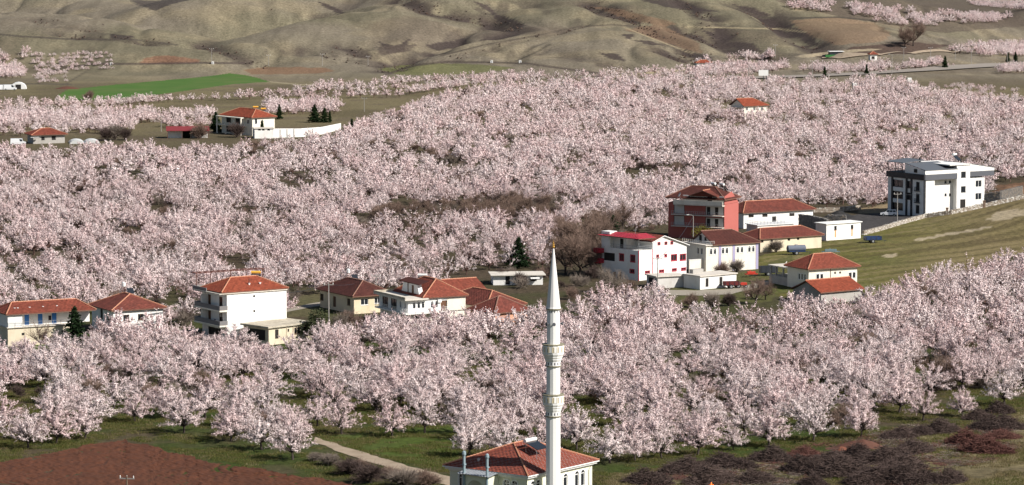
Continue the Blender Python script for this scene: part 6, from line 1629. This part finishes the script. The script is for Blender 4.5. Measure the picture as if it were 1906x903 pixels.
# ------------------------------------------------------------------ vehicles and farm machines
def wheel(root, x, y, r, w, z=None):
    m = MB(); m.tube([(x, y - w / 2, z or r), (x, y + w / 2, z or r)], [r, r], 14); o = m.build("wheel", mTyre, root)
    m = MB(); m.tube([(x, y - w / 2 - .02, z or r), (x, y + w / 2 + .02, z or r)], [r * .55, r * .55], 10); m.build("rim", mSteel, o)
def car(name, label, cat, px, py, rz, mat, L_=4.5, W_=1.8, Hh=1.6, van=False, D=None):
    g = ground(px, py); root = empty(name, g, rz, label, cat)
    l, w = L_ / 2, W_ / 2
    side = [(-l, .35), (l - .1, .35), (l, .6), (l - .08, .85), (l - 1.15, 1.0), (-l + .05, 1.0), (-l, .7)]
    if van: side = [(-l, .35), (l - .1, .35), (l, .7), (l - .1, 1.0), (l - .8, 1.15), (-l, 1.15)]
    m = MB(); m.prism([(x, -w, z) for x, z in side], (0, 0, 0), (0, W_, 0)); m.build("body", mat, root)
    a0, a1, b0, b1 = (-l + .05, l - .75, -l + .08, l - 1.25) if van else (-l + .15, l - 1.2, -l + .5, l - 1.95)
    zb = 1.13 if van else .99; i = .14
    m = MB(); m.add([(a0, -w + .03, zb), (a1, -w + .03, zb), (a1, w - .03, zb), (a0, w - .03, zb), (b0, -w + i, Hh), (b1, -w + i, Hh), (b1, w - i, Hh), (b0, w - i, Hh)], [(4, 5, 6, 7), (0, 1, 5, 4), (1, 2, 6, 5), (2, 3, 7, 6), (3, 0, 4, 7)]); m.build("cabin", mat, root)
    m = MB(); e = .012
    def wq(t0, t1, lo, hi, sy):
        f = lambda t, v: ((a0 + (a1 - a0) * t) * (1 - v) + (b0 + (b1 - b0) * t) * v, sy * ((w - .03) * (1 - v) + (w - i) * v + e), zb + (Hh - zb) * v)
        m.poly([f(t0, lo), f(t1, lo), f(t1, hi), f(t0, hi)])
    for sy in (-1, 1):
        for t0, t1 in (((.74, .95),) if van else ((.06, .33), (.37, .64), (.68, .94))): wq(t0, t1, .15, .85, sy)
    for xa, xb, sg in ((a1, b1, 1), (a0, b0, -1)):
        f = lambda v, yy: (xa * (1 - v) + xb * v + sg * e, yy * ((w - .03) * (1 - v) + (w - i) * v) * .88, zb + (Hh - zb) * v)
        m.poly([f(.12, -1), f(.12, 1), f(.88, 1), f(.88, -1)])
    m.build("windows", mGlass, root)
    for sx in (-1, 1):
        for sy in (-1, 1): wheel(root, sx * (l - .85), sy * (w - .1), .36, .24)
    for sy in (-.6, .6):
        m = MB(); m.box(l - .06, l + .015, sy * w - .18, sy * w + .18, .68, .82); m.build("headlight", mTank, root); m = MB(); m.box(-l - .015, -l + .06, sy * w * 1.2 - .1, sy * w * 1.2 + .1, .75, .95); m.build("tail_light", mRedV, root)
    return root
car("suv", "white SUV parked in the dark yard left of the modern block", "car", 1655, 402, math.radians(168), mCarW, 4.6, 1.85, 1.7)
car("parked_car", "dark car half hidden by blossom left of the tall white house", "car", 356, 627, math.radians(160), mCarD, 4.3, 1.75, 1.48)
car("delivery_van", "far white van parked beside the small far bungalow", "van", 34, 270, math.radians(5), mCarW, 5.2, 1.95, 2.2, True)
car("camper_van", "leftmost of the far white vehicles left of the green field", "van", 4, 168, math.radians(8), mCarW, 5.5, 2.1, 2.3, True)
car("box_van", "middle far white vehicle left of the green field", "van", 19, 168, math.radians(4), mCarW, 5.5, 2.1, 2.4, True)
g = ground(34, 166); r_ = empty("white_tent", g, .1, "white arched tent shelter right of the far white vehicles", "tent"); m = MB(); m.prism([(3.5 - 3.5 * math.cos(math.pi * k / 8) - 3.5, 0, 2.9 * math.sin(math.pi * k / 8)) for k in range(9)], (0, 0, 0), (0, 6, 0)); m.build("canopy", mTank, r_); m = MB(); m.box(-1.2, 1.2, -.03, -.005, 0, 2.0); m.build("doorway", mVoid, r_)
def trailer(name, label, cat, px, py, rz, bed, L_=3.6, W_=1.8, hz=.9, tank=None, load=None):
    g = ground(px, py); root = empty(name, g, rz, label, cat); l, w = L_ / 2, W_ / 2
    m = MB(); m.box(-l, l, -w * .6, w * .6, .62, .76); m.beam((l, 0, .7), (l + 1.5, 0, .5), .12); m.beam((l + 1.1, 0, .55), (l + 1.1, 0, 0), .08); m.build("chassis", mDkV, root)
    for sy in (-1, 1): wheel(root, -.2, sy * (w - .05), .48, .28)
    if tank:
        m = MB(); m.tube([(-l, 0, 1.5), (-l + .15, 0, 1.5), (l - .15, 0, 1.5), (l, 0, 1.5)], [.55, .78, .78, .55], 14); m.build("tank", tank, root); m = MB(); m.box(-l + .3, l - .3, -w, w, .77, .98); m.build("tank_cradle", bed, root); m = MB(); m.box(-.3, .3, -.3, .3, 2.2, 2.42); m.build("filler_hatch", mSteel, root)
    else:
        m = MB(); m.box(-l, l, -w, w, .78, .86); m.build("bed_floor", bed, root)
        for b_ in ((-l, l, -w, -w + .06), (-l, l, w - .06, w), (-l, -l + .06, -w + .061, w - .061), (l - .06, l, -w + .061, w - .061)):
            m = MB(); m.box(*b_, .862, .86 + hz); m.build("side_board", bed, root)
        m = MB()
        for x in (-l + .2, -l / 3, l / 3, l - .2): m.box(x - .05, x + .05, -w - .05, -w - .002, .7, .86 + hz); m.box(x - .05, x + .05, w + .002, w + .05, .7, .86 + hz)
        m.build("stake", mDkV, root)
    return root
trailer("farm_trailer", "blue two-wheeled trailer alone on the open grass slope", "trailer", 1624, 452, math.radians(14), mBlueV, 4.2, 1.9, .75)
trailer("water_tanker", "grey and blue water tanker trailer beside the long low barn", "trailer", 1482, 474, math.radians(14), mBlueV, 4.6, 1.9, tank=M("grey_blue_tank", (.12, .14, .18), var=.2, rough=.5))
trailer("dark_trailer", "dark high-sided trailer on the grass left of the two-tone house", "trailer", 1430, 513, math.radians(8), mDkV, 4.0, 2.0, 1.3)
trailer("red_trailer", "dark red low trailer at the right end of the flat white hut", "trailer", 1361, 537, math.radians(12), M("dark_red_paint", (.12, .02, .02), var=.3), 3.4, 1.7, .7)
g = ground(1379, 536); r_ = empty("small_tractor", g, math.radians(10), "small red and white tractor front beside the dark red trailer", "tractor")
m = MB(); m.prism([(-.2, -.35, .6), (1.3, -.35, .6), (1.3, -.35, 1.15), (.1, -.35, 1.25), (-.2, -.35, 1.0)], (0, 0, 0), (0, .7, 0)); m.build("bonnet", mRedV, r_); m = MB(); m.box(-1.0, -.25, -.5, .5, .75, 1.0); m.box(-1.0, -.85, -.5, .5, 1.0, 1.5); m.build("seat", mDkV, r_); m = MB(); m.tube([(-.3, 0, 1.1), (-.45, 0, 1.5)], [.04, .04], 5); m.build("steering_column", mDkV, r_)
for x, y, rr in ((-.8, -.75, .62), (-.8, .75, .62), (1.0, -.6, .36), (1.0, .6, .36)): wheel(r_, x, y, rr, .3)
def machine(name, label, px, py, rz, mat, tines=6, L_=3.0):
    g = ground(px, py); r_ = empty(name, g, rz, label, "implement")
    m = MB(); m.beam((-L_ / 2, -.5, .75), (L_ / 2, -.5, .75), .14); m.beam((-L_ / 2, .5, .75), (L_ / 2, .5, .75), .14); m.beam((-L_ / 2, -.5, .75), (-L_ / 2, .5, .75), .14); m.beam((L_ / 2, -.5, .75), (L_ / 2, .5, .75), .14)
    m.beam((-.4, .5, .75), (0, .9, 1.4), .12); m.beam((.4, .5, .75), (0, .9, 1.4), .12); m.build("frame", mat, r_)
    for i in range(tines):
        x = -L_ / 2 + L_ * (i + .5) / tines; y = -.5 if i % 2 else .5; m = MB(); m.tube([(x, y, .75), (x + .1, y - .25, .4), (x, y - .1, .02)], [.05, .05, .03], 5); m.build("tine", mDkV, r_)
    m = MB(); m.box(-L_ / 3, L_ / 3, -.35, .35, .85, 1.3); m.build("hopper", mat, r_)
    return r_
machine("red_implement", "low red farm implement on the grass before the two-tone house's porch", 1398, 516, .2, mRedV, 5, 2.8)
machine("seed_drill", "blue-grey farm implement behind the ridge of the two-tone roof", 1546, 474, .1, M("blue_grey_steel", (.16, .22, .24), var=.3, rough=.5), 8, 4.2)
m = MB(); m.lathe([(.3, 0), (.32, .05), (.32, .95), (.26, 1.0)], 10); g = ground(1233, 549); o = m.build("blue_barrel", mBlueDoor); o.location = g; tag(o, "blue plastic barrel before the low grey garage, right one", "barrel"); o2 = o.copy(); C.objects.link(o2); o2.location = ground(1226, 550); tag(o2, "blue plastic barrel before the low grey garage, left one", "barrel")

# ------------------------------------------------------------------ poles
def pole(px, py, top, label, kind="util", mat=None, D=None, cat="utility pole"):
    g = ground(px, py) if D is None else None
    if D is not None: g = at_depth(px, top, D); g.z = hz1(g.x, g.y)
    zt = at_depth(px, top, g.y).z - g.z
    root = empty("street_lamp" if kind == "lamp" else "utility_pole", g, random.uniform(-.2, .2), label, "street lamp" if kind == "lamp" else cat)
    r0 = max(.12, .0125 * zt)
    m = MB(); m.tube([(0, 0, -.5), (0, 0, zt)], [r0 * 1.1, r0 * .75], 7); m.build("post", mat or mPole, root)
    if kind == "lamp":
        m = MB(); m.tube([(0, 0, zt), (-.4, 0, zt + .25), (-1.1, 0, zt + .3)], [.06, .05, .05], 5); m.build("arm", mPole, root); m = MB(); m.prism([(-1.7, -.14, zt + .25), (-1.0, -.14, zt + .28), (-1.0, -.14, zt + .38), (-1.6, -.14, zt + .36)], (0, 0, 0), (0, .28, 0)); m.build("lamp_head", mTank, root)
    else:
        m = MB(); m.beam((-1.0, 0, zt - .35), (1.0, 0, zt - .35), .13); m.build("crossarm", mPole, root)
        for x in (-.9, 0, .9):
            m = MB(); m.lathe([(.03, zt - .28), (.08, zt - .2), (.05, zt - .12), (.085, zt - .05), (.03, zt + .05)], 8, c=(x, 0)); m.build("insulator", mTank, root)
    return root
for px, py, tp_, k, l in [(1224, 541, 479, "util", "slender grey pole before the white wall of the red-trimmed house"), (612, 600, 527, "util", "grey pole before the shaded wall of the yellow bungalow"), (700, 560, 511, "util", "thin pole between the bungalow and the terrace house"), (1290, 470, 402, "lamp", "street lamp before the salmon house's balconies"),
    (1670, 412, 359, "util", "pole at the foot of the modern block beside the white SUV"), (1512, 148, 113, "util", "far pole by the road between the first two tiny conifers"), (1660, 138, 102, "lamp", "far street lamp on the road near the red kiosk"), (1443, 108, 83, "util", "far pole standing behind the row of round trees"), (1682, 112, 88, "util", "far pole on the farm road right of the red kiosk"), (1732, 108, 88, "util", "far pole on the farm road near the brown field's end"),
    (1778, 112, 92, "util", "far pole before the upper right blossom strip, left one"), (1808, 121, 91, "util", "far pole before the upper right blossom strip, middle one"), (1875, 121, 96, "util", "far pole before the upper right blossom strip, right one"), (678, 208, 182, "util", "far pole in the bare field right of the villa's conifers"), (1031, 172, 146, "util", "far pole rising from the orchard's upper edge, left one"), (1197, 165, 133, "util", "far pole rising from the orchard's upper edge, right one"),
    (394, 119, 90, "util", "far pylon by the reddish cut on the hill foot"), (500, 123, 102, "util", "far pole on the hill foot right of the pylon"), (600, 123, 100, "util", "far pole on the hill foot above the brown field"), (685, 122, 104, "util", "far pole in the mouth of the gully"), (300, 245, 216, "util", "far pole left of the red shed roof"), (25, 140, 114, "util", "far pole among the upper left blossom trees"), (1393, 151, 127, "util", "far pole left of the white board by the orchard")]:
    pole(px, py, tp_, l, k)
pole(236, 0, 886, "wooden pole with a crossarm and white insulators before the ploughed field", "util", mWood, D=452)
for px, py, l in [(396, 119, "tiny white tank at the foot of the far pylon"), (915, 117, "tiny white pump hut on the hill track, left one"), (968, 117, "tiny white pump hut on the hill track, right one"), (207, 121, "tiny white box on the track left of the reddish cut")]:
    g = ground(px, py); root = empty("pump_hut", g, .2, l, "hut"); m = MB(); m.box(-.55, .55, -.5, .5, -.3, 1.2); m.build("wall", mTank, root); m = MB(); m.box(-.65, .65, -.6, .6, 1.2, 1.3); m.build("roof", mConcL, root); m = MB(); m.box(-.2, .2, -.53, -.503, 0, .9); m.build("door", mSlate, root)
g = ground(1421, 151); root = empty("sign_board", g, .1, "white board on a post at the upper edge of the orchard", "sign"); m = MB(); m.box(-2.2, 2.2, -.08, .08, 2.4, 5.0); m.build("panel", mTank, root); m = MB(); m.box(1.2, 1.5, .081, .3, -.5, 4.6); m.box(-.2, .1, .081, .3, -.5, 4.6); m.build("post", mDkV, root)
for px, py, w_, l in [(1590, 164, 1.6, "white plastic crate heap in the far orchard, left one"), (1692, 154, 1.9, "white plastic crate heap in the far orchard, right one")]:
    g = ground(px, py); root = empty("crate_stack", g, .3, l, "crates"); 
    for a in range(3):
        for b in range(3):
            m = MB(); m.box(-w_ / 2 + a * w_ / 3 + .03, -w_ / 2 + (a + 1) * w_ / 3 - .03, -.7, .7, b * .7 + .02 + .1, b * .7 + .68 + .1); m.build("crate", mTank, root)
def cable(p0, p1, sag, label):
    a_, b_ = Vector(p0), Vector(p1); P_ = [a_.lerp(b_, k / 14) - Z3 * sag * 4 * (k / 14) * (1 - k / 14) - a_ for k in range(15)]
    m = MB(); m.tube(P_, [.035] * 15, 4); o = m.build("power_cable", mDkV); o.location = a_; tag(o, label, "cable")
def tip(px, pyb, pyt): return at_depth(px, pyt, ground(px, pyb).y)
cable(tip(1224, 541, 482), tip(1290, 470, 403), 1.2, "thin cable from the pole by the red-trimmed house to the salmon house's lamp")
cable(tip(612, 600, 529), tip(700, 560, 513), .9, "thin cable between the pole by the bungalow and the thin pole")
cable(tip(1670, 412, 361), at_depth(1760, 351, 936), .8, "thin cable from the pole to the modern block's recessed wall")
cable(tip(612, 600, 529), at_depth(472, 541, ground(423, 636).y + 6), 1.0, "thin cable from the bungalow pole to the tall white house's eaves")
# burning heap at the bottom edge
g = ground(1324, 912); root = empty("small_fire", g, 0, "small orange flame in the brush at the bottom edge", "fire")
mF, t, p = new_mat("flame"); p.inputs["Base Color"].default_value = (.9, .2, .02, 1); p.inputs["Emission Color"].default_value = (1, .16, .02, 1); p.inputs["Emission Strength"].default_value = 1.2
for k, (dx, hh) in enumerate(((0, 2.1), (-.3, 1.4), (.3, 1.5))):
    m = MB(); m.lathe([(.12, .1), (.18, .35), (.12, hh * .4), (.01, hh * .55)], 7, c=(dx, 0)); m.build("flame", mF, root)

# ------------------------------------------------------------------ grass and undergrowth
def clump(seed, n=30, hgt=.24, spread=.5, w=.03, mat=None):
    r = np.random.RandomState(seed); c = r.normal(size=(n, 3)) * np.array([spread, spread, 0]); d = r.normal(size=(n, 3)) * .35 + np.array([0, 0, 1.0]); d /= np.linalg.norm(d, axis=1, keepdims=True)
    t_ = c + d * (hgt * r.uniform(.5, 1.2, n))[:, None]; a = r.uniform(0, 6.28, n); sd = np.stack([np.cos(a), np.sin(a), np.zeros(n)], -1) * w
    V = np.stack([c - sd, c + sd, t_ + sd * .2, t_ - sd * .2], 1).reshape(-1, 3)
    return np_mesh("grass_clump", V, np.arange(n * 4).reshape(-1, 4), [mat or mGrassB])
mGrassD = leaf_mat("dry_grass_blades", (0.17, 0.135, 0.065), (0.27, 0.22, 0.13), 0.3)
lib2 = bpy.data.collections.new("grass_kinds")
for i in range(4): lib2.objects.link(bpy.data.objects.new("grass_kind", clump(700 + i, mat=(mGrassB, mGrassB, mGrassD, mGrassD)[i])))
r = np.random.RandomState(12); n = 60000
Yg = r.uniform(492, 640, n); Xg = r.uniform(-.155, .155, n) * Yg; gpx, gpy = project(Xg, Yg, H(Xg, Yg))
ok = ~inpoly(gpx, gpy, [(-200, 890), (0, 860), (110, 840), (180, 826), (228, 816), (300, 832), (370, 853), (504, 877), (640, 896), (760, 915), (760, 1100), (-200, 1100)]) & ~inpoly(gpx, gpy, [(580, 812), (720, 854), (860, 890), (960, 912), (960, 945), (790, 895), (640, 848), (580, 826)]) & ~((np.abs(gpx - 975) < 160) & (gpy > 905))
ok &= fbm(Xg / 5, Yg / 5, 99, 3) > .42
Xg, Yg = Xg[ok], Yg[ok]
scatter("grass", np.stack([Xg, Yg, H(Xg, Yg)], -1), r.uniform(0, 6.28, len(Xg)), r.uniform(.5, 1.3, len(Xg)), np.where(r.rand(len(Xg)) < np.where(inpoly(*project(Xg, Yg, H(Xg, Yg))[:2], bank), .15 + .55 * (fbm(Xg / 12, Yg / 12, 55, 2) < .5), .85), 0, 2) + r.randint(0, 2, len(Xg)), lib2, "short grass and dry tufts on the near banks and verges")
lib3 = bpy.data.collections.new("undergrowth_kinds")
for i in range(3): lib3.objects.link(bpy.data.objects.new("undergrowth_kind", bare(720 + i, 1.6, 1.2, per=6, mat=(mBare, mBareG, mBrush)[i], nl=8, nb=3, trunk=.1, lo=.4, hi=.9)[0]))
n = 5200; Yu = r.uniform(560, 1500, n) ; Xu = r.uniform(-.16, .16, n) * Yu; upx, upy = project(Xu, Yu, H(Xu, Yu))
ok = (inpoly(upx, upy, MAIN) | inpoly(upx, upy, FRONT)) & (fbm(Xu / 20, Yu / 20, 101, 3) > .5)
for P in HOUSEBOX: ok &= ~inpoly(upx, upy, P)
for P_ in ([(880, 515), (1030, 505), (1160, 430), (1190, 520), (1060, 560), (1000, 545)],): ok |= inpoly(upx, upy, P_) & (r.rand(n) < .8)
Xu, Yu = Xu[ok], Yu[ok]
scatter("undergrowth", np.stack([Xu, Yu, H(Xu, Yu)], -1), r.uniform(0, 6.28, len(Xu)), r.uniform(.7, 1.8, len(Xu)), r.randint(0, 3, len(Xu)), lib3, "brown leafless undergrowth between the orchard trees")

# scrub in the hill gullies, loose branches on the bank
hs = []
for P, dep, wid in GUL:
    for k in range(len(P) - 1):
        L_ = np.hypot(*(P[k + 1] - P[k])[:2]); n = int(L_ * .9 * min(1.6, dep / 2))
        t_ = r.rand(n, 1); q = P[k][:2] + (P[k + 1][:2] - P[k][:2]) * t_ + r.normal(size=(n, 2)) * wid * .5; hs.append(q)
n = 30; q = np.stack([r.uniform(-.155, .155, n) * 1900, np.zeros(n)], -1); q[:, 1] = r.uniform(1660, 2050, n); q[:, 0] *= q[:, 1] / 1900; hs.append(q)
hs = np.concatenate(hs); hs = hs[fbm(hs[:, 0] / 14, hs[:, 1] / 30, 131, 3) > .5]; hz_ = H(hs[:, 0], hs[:, 1])
scatter("hill_scrub", np.stack([hs[:, 0], hs[:, 1], hz_], -1), r.uniform(0, 6.28, len(hs)), r.uniform(.15, .5, len(hs)), r.randint(0, 3, len(hs)), lib3, "dark leafless scrub in the gullies of the hills")
lib4 = bpy.data.collections.new("branch_kinds")
for i in range(3):
    rr = np.random.RandomState(800 + i); c_ = rr.normal(size=(22, 3)) * np.array([.8, .6, 0]) + np.array([0, 0, .1]); d_ = rr.normal(size=(22, 3)) * np.array([1, 1, .25]); d_ /= np.linalg.norm(d_, axis=1, keepdims=True)
    v_, q_ = prisms(c_ - d_ * .6, c_ + d_ * .6, np.full(22, .03), np.full(22, .012), 3); lib4.objects.link(bpy.data.objects.new("branch_kind", np_mesh("loose_branches", v_, q_, [(mBrush, mBareG, mBrushR)[i]])))
n = 4000; Yb = r.uniform(495, 590, n); Xb = r.uniform(.02, .16, n) * Yb; bx, by = project(Xb, Yb, H(Xb, Yb))
ok = inpoly(bx, by, [(1160, 920), (1230, 880), (1330, 858), (1450, 845), (1660, 800), (1880, 760), (1890, 850), (1800, 870), (1790, 930)]) & (fbm(Xb / 6, Yb / 6, 120, 3) > .5)
Xb, Yb = Xb[ok], Yb[ok]
scatter("loose_branches", np.stack([Xb, Yb, H(Xb, Yb)], -1), r.uniform(0, 6.28, len(Xb)), r.uniform(.6, 1.3, len(Xb)), r.randint(0, 3, len(Xb)), lib4, "loose cut branches strewn between the brush piles")
